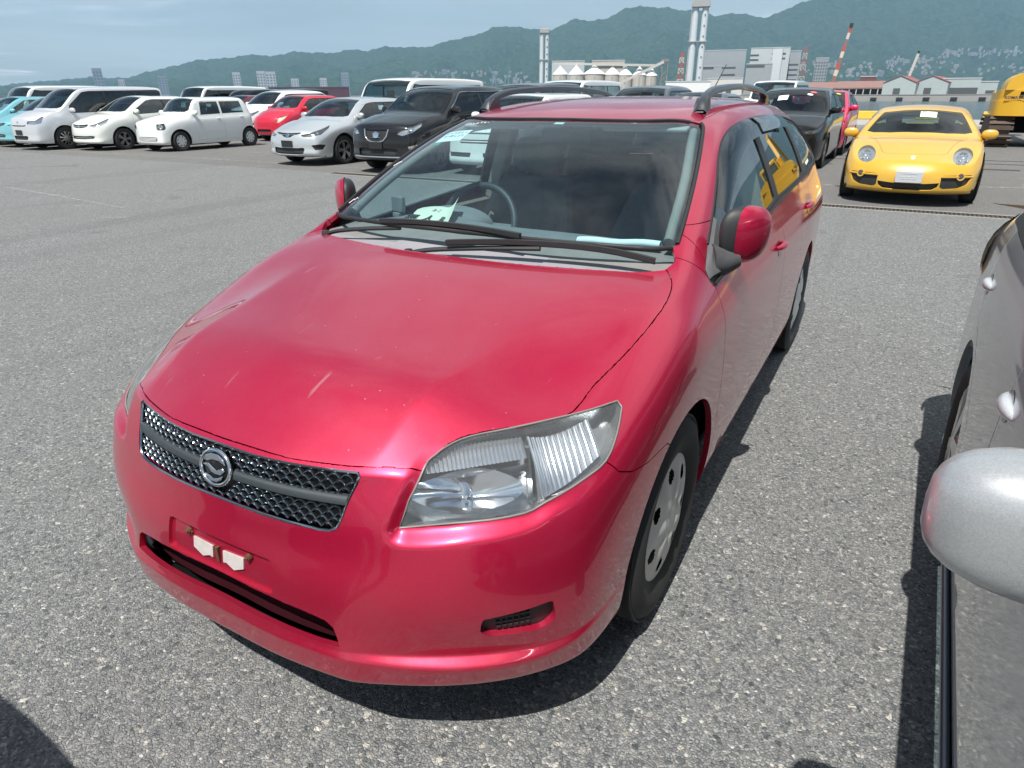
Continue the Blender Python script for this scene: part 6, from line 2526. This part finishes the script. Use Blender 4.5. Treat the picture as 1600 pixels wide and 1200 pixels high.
gable_shed(1380, 1432, 130, 119, 262.0, 'left grey gabled warehouse with red roof on the far quay', ((.34, .55, .55),))
gable_shed(1430, 1482, 129, 119, 262.0, 'middle grey gabled warehouse with red roof on the far quay', ((.30, .52, .55),))
_o, _w, _h = block('long_shed', 1472, 1532, 123, 262.0, WARE, 'long pale grey shed with a wide dark doorway on the far quay', 'warehouse', thick=40, roof=PLANTL, bands=((.02, .96, .0, .42),))
block('long_shed', 1532, 1560, 128, 264.0, WARE, 'small pale grey shed behind the excavator counterweight', 'warehouse', thick=30, roof=PLANTL, bands=((.4, .9, .1, .3),))
for i, (a, b, e, lab) in enumerate([(1236, 1300, 133, 'left long brown roofed transit shed on columns'), (1300, 1380, 131, 'right long brown roofed transit shed on columns')]):
    k = 285.0 * DS / 1026.248 * .915
    w = (b - a) * k
    o = empty('transit_shed', place((a + b) / 2, 285.0), facing((a + b) / 2), lab, 'shed')
    ze = hgt(e + 6, (a + b) / 2, 285.0)
    zr = hgt(e - 5, (a + b) / 2, 285.0)
    MB().add([(-w / 2, -1, ze), (w / 2, -1, ze), (w / 2, 18, zr), (-w / 2, 18, zr), (-w / 2, -1, ze - .6), (w / 2, -1, ze - .6), (w / 2, 18, zr - .6), (-w / 2, 18, zr - .6)], [(0, 1, 2, 3), (0, 4, 5, 1), (4, 7, 6, 5), (1, 5, 6, 2), (0, 3, 7, 4)]).build('roof', BROWNR, o)
    MB().box(-w / 2, w / 2, 8, 18, 0, ze - .7).build('back_wall', PLANTD, o)
    n = int((b - a) / 9)
    for q in range(n + 1):
        MB().box(-w / 2 + w * q / n - .25, -w / 2 + w * q / n + .25, -.8, -.3, 0, ze - .6).build('column', STRUCT, o)
block('dark_container', 1343, 1368, 120, 300.0, mat('container_maroon', (.16, .06, .06), .7), 'dark maroon container stacked behind the brown roofed shed', 'container', thick=6)
block('quay_office', 1105, 1160, 123, 300.0, mat('quay_office_white', (.60, .60, .58), .7), 'low white quay building with dark gaps left of the brown sheds', 'building', thick=8, bands=((.05, .2, .1, .5), (.3, .45, .1, .5), (.55, .7, .1, .5)))
block('boat_house', 1040, 1110, 128, 270.0, mat('boat_white', (.76, .77, .76), .6), 'bright white low deckhouse beside the base of the tall chimney', 'building', thick=8, bands=((.05, .12, .3, .55), (.2, .27, .3, .55)))
block('long_dock_shed', 420, 545, 137, 330.0, mat('dock_maroon', (.10, .05, .07), .8), 'long low maroon dock roof behind the back row of cars', 'shed', thick=20, roof=mat('dock_maroon_roof', (.14, .07, .10), .8))

# cranes far left of the silos
for px_, lab in ((772, 'left faint blue harbour crane'), (792, 'right faint blue harbour crane')):
    o = empty('harbour_crane', place(px_, 420.0), YAW, lab + ' left of the small chimney', 'crane')
    k = 420.0 * DS / 1026.248 * .915
    h = hgt(108, px_, 420.0)
    CB = mat('crane_blue', (.16, .26, .36), .6)
    MB().bar((-2, 0, 0), (-1.2, 0, h * .7), .5).bar((2, 0, 0), (1.2, 0, h * .7), .5).bar((-1.2, 0, h * .7), (1.2, 0, h * .7), .5).build('leg_frame', CB, o)
    MB().bar((0, 0, h * .7), (-4 if px_ < 780 else 3, 0, h + 2), .45).bar((0, 0, h * .7), (4 if px_ < 780 else -2, 0, h * .55), .4).build('jib', CB, o)

# towers of the far city
for i, (a, b, t, lab, m_) in enumerate([
        (148, 163, 107, 'tall dark slanted twin tower at the far left', 'd'), (185, 195, 124, 'narrow pale tower right of the dark twin tower', 'l'), (248, 262, 118, 'faint grey tower block left of the white van roof', 'd'),
        (365, 377, 113, 'pale tower block standing alone above the black van roofs', 'l'), (403, 416, 111, 'left of two pale slab towers side by side', 'l'), (417, 432, 112, 'right of two pale slab towers side by side', 'l'),
        (455, 467, 123, 'low pale twin tower block', 'l'), (500, 511, 122, 'white stepped tower block near the white van', 'l'), (534, 546, 113, 'faint grey tower block above the white van', 'd')]):
    m_ = mat('tower_pale', (.42, .44, .46), .7) if m_ == 'l' else mat('tower_dark', (.20, .24, .28), .5)
    block('tower_block', a, b, t, 1500.0, m_, lab, 'building', 'towers of the far city', thick=35, win=(3, 7), roof=m_)

# ------------------------------------------------------------------ mountains
RIDGE = [(-1500, 150), (-900, 146), (-500, 142), (-260, 139), (-120, 136), (0, 133), (40, 129), (100, 124), (140, 120), (175, 122), (200, 121), (230, 112), (270, 103), (310, 93), (345, 91), (370, 88), (400, 84), (420, 88), (460, 80), (500, 82), (520, 82), (555, 76), (575, 80), (600, 71), (620, 74), (640, 72), (665, 74), (690, 66), (720, 59), (745, 54), (770, 42), (800, 40), (830, 45), (845, 43), (860, 47), (880, 37), (900, 28), (920, 32), (945, 29), (960, 22), (975, 13), (1000, 8), (1020, 11), (1045, 10), (1060, 16), (1075, 14), (1100, 16), (1120, 25), (1140, 20), (1160, 20), (1185, 26), (1200, 26), (1225, 15), (1255, 2), (1280, -4), (1330, -12), (1400, -22), (1500, -26), (1620, -20), (1800, -5), (2000, 15), (2300, 30), (2700, 60), (3200, 95), (3900, 128)]


def vnoise(x, y, seed=0):
    xi, yi = np.floor(x).astype(np.int64), np.floor(y).astype(np.int64)
    xf, yf = x - xi, y - yi

    def h(a, b):
        n = (a * 374761393 + b * 668265263 + seed * 982451653) & 0x7fffffff
        n = ((n ^ (n >> 13)) * 1274126177) & 0x7fffffff
        return (n & 0xffff) / 65535.0
    u, v = xf * xf * (3 - 2 * xf), yf * yf * (3 - 2 * yf)
    return (h(xi, yi) * (1 - u) + h(xi + 1, yi) * u) * (1 - v) + (h(xi, yi + 1) * (1 - u) + h(xi + 1, yi + 1) * u) * v


def fbm(x, y, o=5, seed=0):
    s, a, t = 0, 1, 0
    for k in range(o):
        s = s + a * vnoise(x * 2 ** k, y * 2 ** k, seed + k)
        t += a
        a *= .5
    return s / t


HD0, HD1 = 2300.0, 4000.0
pxs = np.concatenate([np.linspace(-1500, -260, 60)[:-1], np.linspace(-260, 2000, 600), np.linspace(2000, 3900, 110)[1:]])
nu, nv = len(pxs), 110
rx, ry = np.array([p[0] for p in RIDGE], float), np.array([p[1] for p in RIDGE], float)
rows = []
dirs = []
crest = []
for px_ in pxs:
    py = float(np.interp(px_, rx, ry))
    d = _f + _r2 * ((px_ - 800) / 1026.248) - _u2 * ((py - 600) / 1026.248)
    h = Vector((d.x, d.y, 0))
    h = h / h.dot(Vector((_f.x, _f.y, 0)).normalized())
    dirs.append(h)
    py += 1.2 * math.sin(px_ * .23) * math.sin(px_ * .071 + 1) + .6 * math.sin(px_ * .57)
    crest.append(hgt(py, px_, HD1, 1.0))
dirs = np.array([[h.x, h.y] for h in dirs])
crest = np.array(crest)
P = np.zeros((nv, nu, 3))
for j in range(nv):
    t = j / (nv - 1)
    dep = lerp(HD0, HD1 * 1.25, t)
    tt = (dep - HD0) / (HD1 - HD0)
    X = CAM.x + dirs[:, 0] * dep
    Y = CAM.y + dirs[:, 1] * dep
    spur = np.clip(np.abs(fbm(X / 430 + 3, Y / 430, 5, 3) - .5) * 4, 0, 1)
    nz = fbm(X / 160, Y / 160, 4, 11) - .5
    if tt <= 1:
        prof = tt ** 1.35
        z = crest * (prof * (1 - .45 * (1 - tt) * (1 - spur)) - .30 * (1 - prof) * prof * (1 - spur) * 2) * 1.0 + nz * 120 * np.sin(np.pi * min(1, tt)) + 3.5 * (fbm(X / 25, Y / 25, 2, 5) - .5)
        z *= 1.0
        z = np.maximum(z, -2)
    else:
        z = crest * (1 - .8 * (tt - 1)) - 20 * (tt - 1)
    P[j, :, 0], P[j, :, 1], P[j, :, 2] = X, Y, z
mt = MB()
mt.v = [tuple(p) for p in P.reshape(-1, 3)]
mt.f = [(j * nu + i, j * nu + i + 1, (j + 1) * nu + i + 1, (j + 1) * nu + i) for j in range(nv - 1) for i in range(nu - 1)]
mt.mi = [0] * len(mt.f)


def forest_mat():
    m = bpy.data.materials.new('forested_slope')
    m.use_nodes = True
    t = NT(m)
    v = t.coord('Object')
    n1 = t.noise(v, .045, 6, .7)
    n2 = t.noise(v, .006, 5, .6)
    c = t.ramp(n1, [(.30, (.006, .020, .010)), (.5, (.022, .050, .022)), (.70, (.070, .110, .045))])
    c = t.mix(t.rng(n2, .4, .7, 0, .5), c, (.045, .075, .035))
    t.put(t.b.inputs['Base Color'], c)
    t.b.inputs['Roughness'].default_value = .95
    t.b.inputs['Specular IOR Level'].default_value = .1
    t.put(t.b.inputs['Normal'], t.bump(n1, 1.0, 14.0))
    return m


hill = mt.build('mountains', forest_mat(), fix=True)
hill.data.polygons.foreach_set('use_smooth', np.ones(len(hill.data.polygons), bool))
tag(hill, kind='structure')
hb = BVHTree.FromPolygons([Vector(p) for p in mt.v], mt.f)

# town on the lower slopes
TOWN = [mat('town_white', (.34, .35, .355), .8), mat('town_cream', (.30, .28, .245), .8), mat('town_grey', (.21, .22, .23), .8), mat('town_brown', (.34, .26, .22), .85)]
TROOF = [mat('town_roof_grey', (.22, .23, .25), .8), mat('town_roof_brown', (.25, .16, .13), .85), TOWN[0]]
town_me = []
for w, d_, h, g, mi, ri in ((14, 12, 9, 0, 0, 2), (22, 14, 16, 0, 1, 2), (12, 10, 7, 3.5, 0, 0), (12, 11, 7, 3.5, 1, 1), (30, 14, 22, 0, 2, 2), (16, 12, 24, 0, 0, 2), (44, 16, 12, 0, 1, 2), (14, 11, 8, 3.0, 3, 0)):
    a = MB().box(-w / 2, w / 2, -d_ / 2, d_ / 2, -8, h)
    r_ = MB()
    if g:
        r_.prism([(-w / 2 - .6, 0), (w / 2 + .6, 0), (0, g)], -d_ / 2 - .5, d_ / 2 + .5, Matrix(((1, 0, 0, 0), (0, 0, 1, 0), (0, 1, 0, h), (0, 0, 0, 1))))
    else:
        r_.box(-w / 2 + .5, w / 2 - .5, -d_ / 2 + .5, d_ / 2 - .5, h, h + .5).box(-w / 6, w / 8, -d_ / 6, d_ / 6, h + .5, h + 2.5)
    wn = MB()
    for q in range(max(1, int(h / 6))):
        wn.box(-w / 2 + 1, w / 2 - 1, -d_ / 2 - .15, -d_ / 2 + .05, 2 + q * 5, 4 + q * 5)
    town_me.append((a.mesh('wall', TOWN[mi]), r_.mesh('roof', TROOF[ri]), wn.mesh('window', WINGL)))
trng = random.Random(21)
cnt = 0
zones = [(1200, 1380, 98, 121, 78), (1385, 1475, 88, 118, 62), (1470, 1600, 77, 90, 52), (1480, 1600, 100, 117, 22), (640, 830, 112, 131, 82)]
for (a, b, t0, t1, n) in zones:
    got, tries = 0, 0
    while got < n and tries < n * 8:
        tries += 1
        px_, py_ = trng.uniform(a, b), trng.uniform(t0, t1)
        d = (_f + _r2 * ((px_ - 800) / 1026.248) - _u2 * ((py_ - 600) / 1026.248)).normalized()
        hit = hb.ray_cast(CAM, d)
        if hit[0] is None:
            continue
        p = hit[0]
        k = trng.choices(range(8), (5, 3, 6, 5, 1, 1, 1.2, 4))[0]
        r0 = tag(bpy.data.objects.new('town_building', town_me[k][0]), '%s in the town %s' % (('low white flat roofed house', 'cream apartment block', 'white gabled house', 'cream gabled house with brown roof', 'wide grey apartment block', 'slim white tower block', 'long cream school building', 'brown gabled house')[k], 'left of the silos' if b == 830 else ('above the brown transit sheds' if px_ < 1380 else 'above the grey warehouses')), 'building', 'buildings of the far town')
        col.objects.link(r0)
        s = trng.uniform(.38, .75)
        r0.location = (p.x, p.y, p.z + 1)
        r0.rotation_euler = (0, 0, YAW + trng.uniform(-.6, .6))
        r0.scale = (s, s, s * trng.uniform(.8, 1.2))
        for me_, nm in ((town_me[k][1], 'roof'), (town_me[k][2], 'window')):
            c_ = bpy.data.objects.new(nm, me_)
            col.objects.link(c_)
            c_.parent = r0
        got += 1

# ------------------------------------------------------------------ excavator
EXY = paint('excavator_yellow', (.66, .38, .025), metal=0, rough=.45, flake=0, dust=.5, coat=.3)
ex_ = empty('excavator', (4.42, 23.9, 0), 0, 'yellow crawler excavator seen from behind at the right edge', 'excavator')
TRK = mat('track_steel', (.11, .08, .065), .75, .4, var=.4, nscale=8)
for s in (-1, 1):
    tk = MB().prism([(-.35, .05), (2.55, .05), (2.85, .30), (2.85, .52), (2.6, .74), (-.35, .74), (-.62, .50), (-.62, .28)], -.22, .22, Matrix(((0, 0, 1, s * 1.0), (1, 0, 0, 0), (0, 1, 0, 0), (0, 0, 0, 1))))
    to = tk.build('track', TRK, ex_)
    loop = [(-.40, .03), (2.55, .03), (2.88, .28), (2.88, .52), (2.62, .77), (-.36, .77), (-.66, .52), (-.66, .27)]
    pts = []
    for i in range(len(loop)):
        a, b = Vector((*loop[i], 0)), Vector((*loop[(i + 1) % len(loop)], 0))
        n = max(1, int((b - a).length / .135))
        for q in range(n):
            pts.append((a.lerp(b, q / n), (b - a).normalized()))
    for p, d in pts:
        M_ = Matrix(((1, 0, 0, s * 1.0), (0, d.x, -d.y, p.x), (0, d.y, d.x, p.y), (0, 0, 0, 1)))
        MB().box(-.29, .29, -.052, .052, -.02, .022, M_).build('track_shoe', TRK, to)
MB().box(-.75, .75, .4, 2.1, .35, .78).build('undercarriage', DARK, ex_)
cw = [(-1.30, -.15), (-1.22, -.42), (-.8, -.62), (0, -.70), (.8, -.62), (1.22, -.42), (1.30, -.15), (1.30, .5), (-1.30, .5)]
MB().prism(roundpoly(cw, .12, 3), .83, 1.22, None).build('counterweight', EXY, ex_, bevel=.05)
MB().prism(roundpoly([(p[0] * .97, p[1] * .93) for p in cw], .12, 3), 1.221, 1.50, None).build('rear_panel', EXY, ex_, bevel=.04)
hd = []
for i in range(13):
    a = math.pi * i / 12
    hd.append((-1.12 * math.copysign(abs(math.cos(a)) ** .55, math.cos(a)), 1.50 + .48 * abs(math.sin(a)) ** .8))
MB().prism(hd, -.52, 1.0, Matrix(((1, 0, 0, 0), (0, 0, 1, 0), (0, 1, 0, 0), (0, 0, 0, 1)))).build('engine_hood', EXY, ex_, 40)
MB().box(-1.2, 1.2, .5, 2.4, .83, 1.45).build('upper_frame', EXY, ex_, bevel=.04)
cabx = MB().box(.25, 1.20, 1.05, 2.45, 1.45, 2.62)
cabo = cabx.build('cab', EXY, ex_, bevel=.08)
for (a, b, c_, d_) in ((.33, 1.12, 1.60, 2.45),):
    MB().box(a, b, 1.035, 1.048, c_, d_).build('cab_window', BGLASS, cabo)
MB().box(.238, .248, 1.2, 2.3, 1.6, 2.45).build('cab_window', BGLASS, cabo)
bm_ = MB()
bpts = [(0, 1.9, 1.3), (0, 2.0, 2.2), (0, 2.9, 3.6), (0, 4.6, 4.0)]
for a, b in zip(bpts, bpts[1:]):
    bm_.bar(a, b, .28, .34, up=(1, 0, 0))
bm_.build('boom', EXY, ex_, bevel=.03)
MB().bar((0, 4.6, 4.0), (0, 6.0, 1.6), .22, .28, up=(1, 0, 0)).build('arm', EXY, ex_, bevel=.03)
MB().prism([(0, 0), (.5, .1), (.62, .5), (.2, .75), (-.1, .5)], -.35, .35, Matrix(((0, 0, 1, 0), (1, 0, 0, 5.75), (0, 1, 0, .9), (0, 0, 0, 1)))).build('bucket', TRK, ex_)
rl = MB()
rl.tube([(-.42, .1, 1.96), (-.42, .1, 2.22), (-.30, .1, 2.28), (-.30, .9, 2.28), (-.30, .9, 1.9)], .022, 6)
rl.build('handrail', EXY, ex_, 60)
MB().box(-.38, .02, .15, .75, 1.95, 2.40).build('air_cleaner', EXY, ex_, bevel=.05)
MB().box(-.77, -.67, -.625, -.605, 1.375, 1.455).build('lock', DARK, ex_)


def text_mesh(name, body, size, m_, M_, parent, extrude=.002, bold=0.0):
    cu = bpy.data.curves.new(name, 'FONT')
    cu.body = body
    cu.size = size
    cu.extrude = extrude
    cu.offset = bold
    cu.resolution_u = 4
    cu.align_x = 'CENTER'
    cu.align_y = 'CENTER'
    o = bpy.data.objects.new(name, cu)
    col.objects.link(o)
    dg = bpy.context.evaluated_depsgraph_get()
    me = bpy.data.meshes.new_from_object(o.evaluated_get(dg))
    bpy.data.objects.remove(o)
    me.materials.clear()
    me.materials.append(m_)
    me.transform(M_)
    return link(name, me, parent)


INK = mat('black_ink', (.012, .012, .012), .6)
text_mesh('lettering', 'KOMATSU', .105, mat('lettering_dark', (.04, .04, .10), .5), Matrix.Translation((-.86, -.600, 1.30)) @ Matrix.Rotation(R(-17), 4, 'Z') @ Matrix.Rotation(R(90), 4, 'X'), ex_, .012, .002)

# ------------------------------------------------------------------ papers in and on the cars
PAPER = mat('paper_cream', (.74, .72, .56), .9, var=.05)
PAPERW = mat('paper_white', (.80, .82, .80), .9, var=.04)


def dash_h(x, y):
    """height of the dashboard top under the note"""
    k = min(1, max(0, (y - 1.26) / .14))
    return lerp(1.021, 1.020 + .035 * math.exp(-((x + .36) / .16) ** 2), k)


# note lying on the dashboard on the driver's side
nrow = []
for i in range(4):
    r_ = []
    for j in range(11):
        u, v = j / 10, i / 3
        x = -.386 + .200 * u - .085 * v
        y = 1.250 + .235 * v - .03 * u * v
        z = dash_h(x, y) + .005 + (.055 * max(0, u - .72) ** 1.5 / .28 ** 1.5 * (.35 + .65 * v) if u > .72 else 0)
        r_.append((x, y, z))
    nrow.append(r_)
note = MB().grid(nrow).build('paper_note', PAPER, None, 60)
tag(note, 'cream paper note with bold black characters lying on the wagon dashboard', 'note')
Mn = Matrix.Translation((-.318, 1.305, dash_h(-.33, 1.305) + .009)) @ Matrix.Shear('XY', 4, (-.36, 0)) @ Matrix.Rotation(R(12.5), 4, 'X')
text_mesh('writing', '無 人 車', .060, INK, Mn, note, .0004, .0008)
Mn2 = Matrix.Translation((-.330, 1.385, dash_h(-.33, 1.385) + .008)) @ Matrix.Rotation(R(10), 4, 'X')
text_mesh('writing', 'ｶ ﾆ', .03, INK, Mn2, note, .0003)
# rolled paper against the glass on the passenger side
rp = MB()
rows = []
for i in range(8):
    a = -math.pi * .2 + 1.9 * math.pi * i / 7
    rows.append([(.350 + .26 * t / 10, 1.225 + .060 * t / 10 + .016 * math.cos(a), 1.036 + .012 * math.sin(a) + .002 * math.sin(t)) for t in range(11)])
rp.grid(rows)
tag(rp.build('rolled_paper', PAPERW, None, 60), 'white rolled paper lying along the base of the wagon windscreen', 'paper')
# box-shaped gadget at the corner of the dashboard
gd = empty('dash_gadget', (-.545, 1.415, 1.012), R(-15), 'small dark box on a stand at the corner of the wagon dashboard', 'gadget')
MB().box(-.035, .035, -.012, .012, .02, .085).build('case', DASH, gd, bevel=.006)
MB().box(-.02, .02, -.02, .02, 0, .02).build('stand', DASH, gd, bevel=.004)


def glass_pt(x, y, off):
    return on_top(x, y, off)


def glass_sheet(name, x0, x1, y0, y1, m_, label, cat, parent=None, off=-.012, skew=0.0):
    rows = [[glass_pt(lerp(x0, x1, i / 4) + skew * j / 4, lerp(y0, y1, j / 4), off) for i in range(5)] for j in range(5)]
    mb = MB()
    mb.grid(rows)
    mb.grid([[p + pan.normal(p) * .0008 for p in r_] for r_ in rows])
    o = mb.build(name, m_, parent, 60)
    if label:
        tag(o, label, cat)
    return o


tkt = glass_sheet('auction_ticket', -.475, -.350, 1.590, 1.690, PAPERW, 'white handwritten ticket taped inside the wagon windscreen, upper left', 'ticket')
tr2 = random.Random(3)
wr = MB()
for row in range(2):
    for q in range(6):
        x, y = -.462 + .018 * q + .004 * row, 1.655 - .033 * row
        pts = [glass_pt(x + tr2.uniform(0, .010), y + tr2.uniform(0, .020), -.0095) for _ in range(4)]
        wr.tube(pts, .0011, 4)
wr.build('writing', mat('pencil_grey', (.10, .11, .11), .8), tkt)
gt = glass_sheet('green_tab', -.470, -.440, 1.562, 1.588, mat('tab_green', (.05, .26, .18), .6), 'small green tab under the handwritten windscreen ticket', 'tab')
ch = MB()
for q in range(7):
    x, y = -.405 + .017 * q, 1.715 + .002 * q
    ch.tube([glass_pt(x + tr2.uniform(0, .011), y + tr2.uniform(0, .022), .001) for _ in range(4)], .0013, 4)
ch.tube([glass_pt(x, y, .001) for x, y in ((-.575, 1.44), (-.550, 1.452), (-.535, 1.447))], .0016, 4)
ch.tube([glass_pt(x, y, .001) for x, y in ((-.655, 1.245), (-.640, 1.262), (-.630, 1.250), (-.622, 1.262), (-.612, 1.252))], .0014, 4)
ch.build('chalk_writing', mat('white_marker', (.80, .84, .84), .8), ws_o)
glass_sheet('inspection_sticker', .000, .040, 1.735, 1.757, mat('sticker_mint', (.55, .74, .70), .6), None, None, ws_o)
for x in (-.32, -.25, .22, .30):
    glass_sheet('sensor_tab', x, x + .022, 1.772 + abs(x) * .06, 1.777 + abs(x) * .06, PAPERW, None, None, ws_o)
# stickers on other cars
_b = DSUV_P.bvh


def car_sheet(root, pn, x0, x1, y0, y1, m_, name, off=.003, ell=False):
    mb = MB()
    if ell:
        pts = []
        for k in range(16):
            a = 2 * math.pi * k / 16
            h = pn.bvh.ray_cast(Vector(((x0 + x1) / 2 + (x1 - x0) / 2 * math.cos(a), (y0 + y1) / 2 + (y1 - y0) / 2 * math.sin(a), 4)), Vector((0, 0, -1)))
            pts.append(h[0] + pn.normal(h[0]) * off)
        mb.add(pts, [tuple(range(16))])
    else:
        rows = []
        for j in range(3):
            r_ = []
            for i in range(3):
                h = pn.bvh.ray_cast(Vector((lerp(x0, x1, i / 2), lerp(y0, y1, j / 2), 4)), Vector((0, 0, -1)))
                r_.append(h[0] + pn.normal(h[0]) * off)
            rows.append(r_)
        mb.grid(rows)
    return mb.build(name, m_, root, 60)


SRED = mat('sticker_red', (.66, .12, .14), .6)
car_sheet(DSUV_ROOT, DSUV_P, .30, .44, 1.62, 1.70, SRED, 'sticker', ell=True)
car_sheet(DSUV_ROOT, DSUV_P, .26, .38, 1.52, 1.59, mat('sticker_pale', (.66, .74, .72), .6), 'sticker', ell=True)
car_sheet(DSUV_ROOT, DSUV_P, -.30, -.10, 1.36, 1.50, PAPERW, 'windscreen_paper')
car_sheet(ROSE_ROOT, ROSE_P, .34, .48, 1.46, 1.53, mat('sticker_yellow', (.60, .60, .08), .6), 'sticker', ell=True)
car_sheet(COUPE, COUPE_P, -.02, .20, 1.62, 1.80, mat('paper_mint', (.62, .78, .74), .8), 'windscreen_paper')
hh = COUPE_P.bvh.ray_cast(Vector((.03, 1.76, 4)), Vector((0, 0, -1)))
text_mesh('writing', 'H', .07, INK, Matrix.Translation(hh[0] + COUPE_P.normal(hh[0]) * .006) @ COUPE_P.normal(hh[0]).to_track_quat('Z', 'Y').to_matrix().to_4x4(), COUPE, .0006)

# ------------------------------------------------------------------ haze
hz = MB().box(-5200, 5200, -400, 4900, -8, max(crest) + 60)
hzm = bpy.data.materials.new('harbour_haze')
hzm.use_nodes = True
hn = hzm.node_tree
hn.nodes.clear()
ho = hn.nodes.new('ShaderNodeOutputMaterial')
hv = hn.nodes.new('ShaderNodeVolumePrincipled')
hv.inputs['Color'].default_value = (.42, .70, 1.0, 1)
hv.inputs['Density'].default_value = 0.00014
hv.inputs['Anisotropy'].default_value = 0.1
hn.links.new(hv.outputs[0], ho.inputs['Volume'])
hzo = hz.build('haze', hzm)
tag(hzo, kind='stuff')
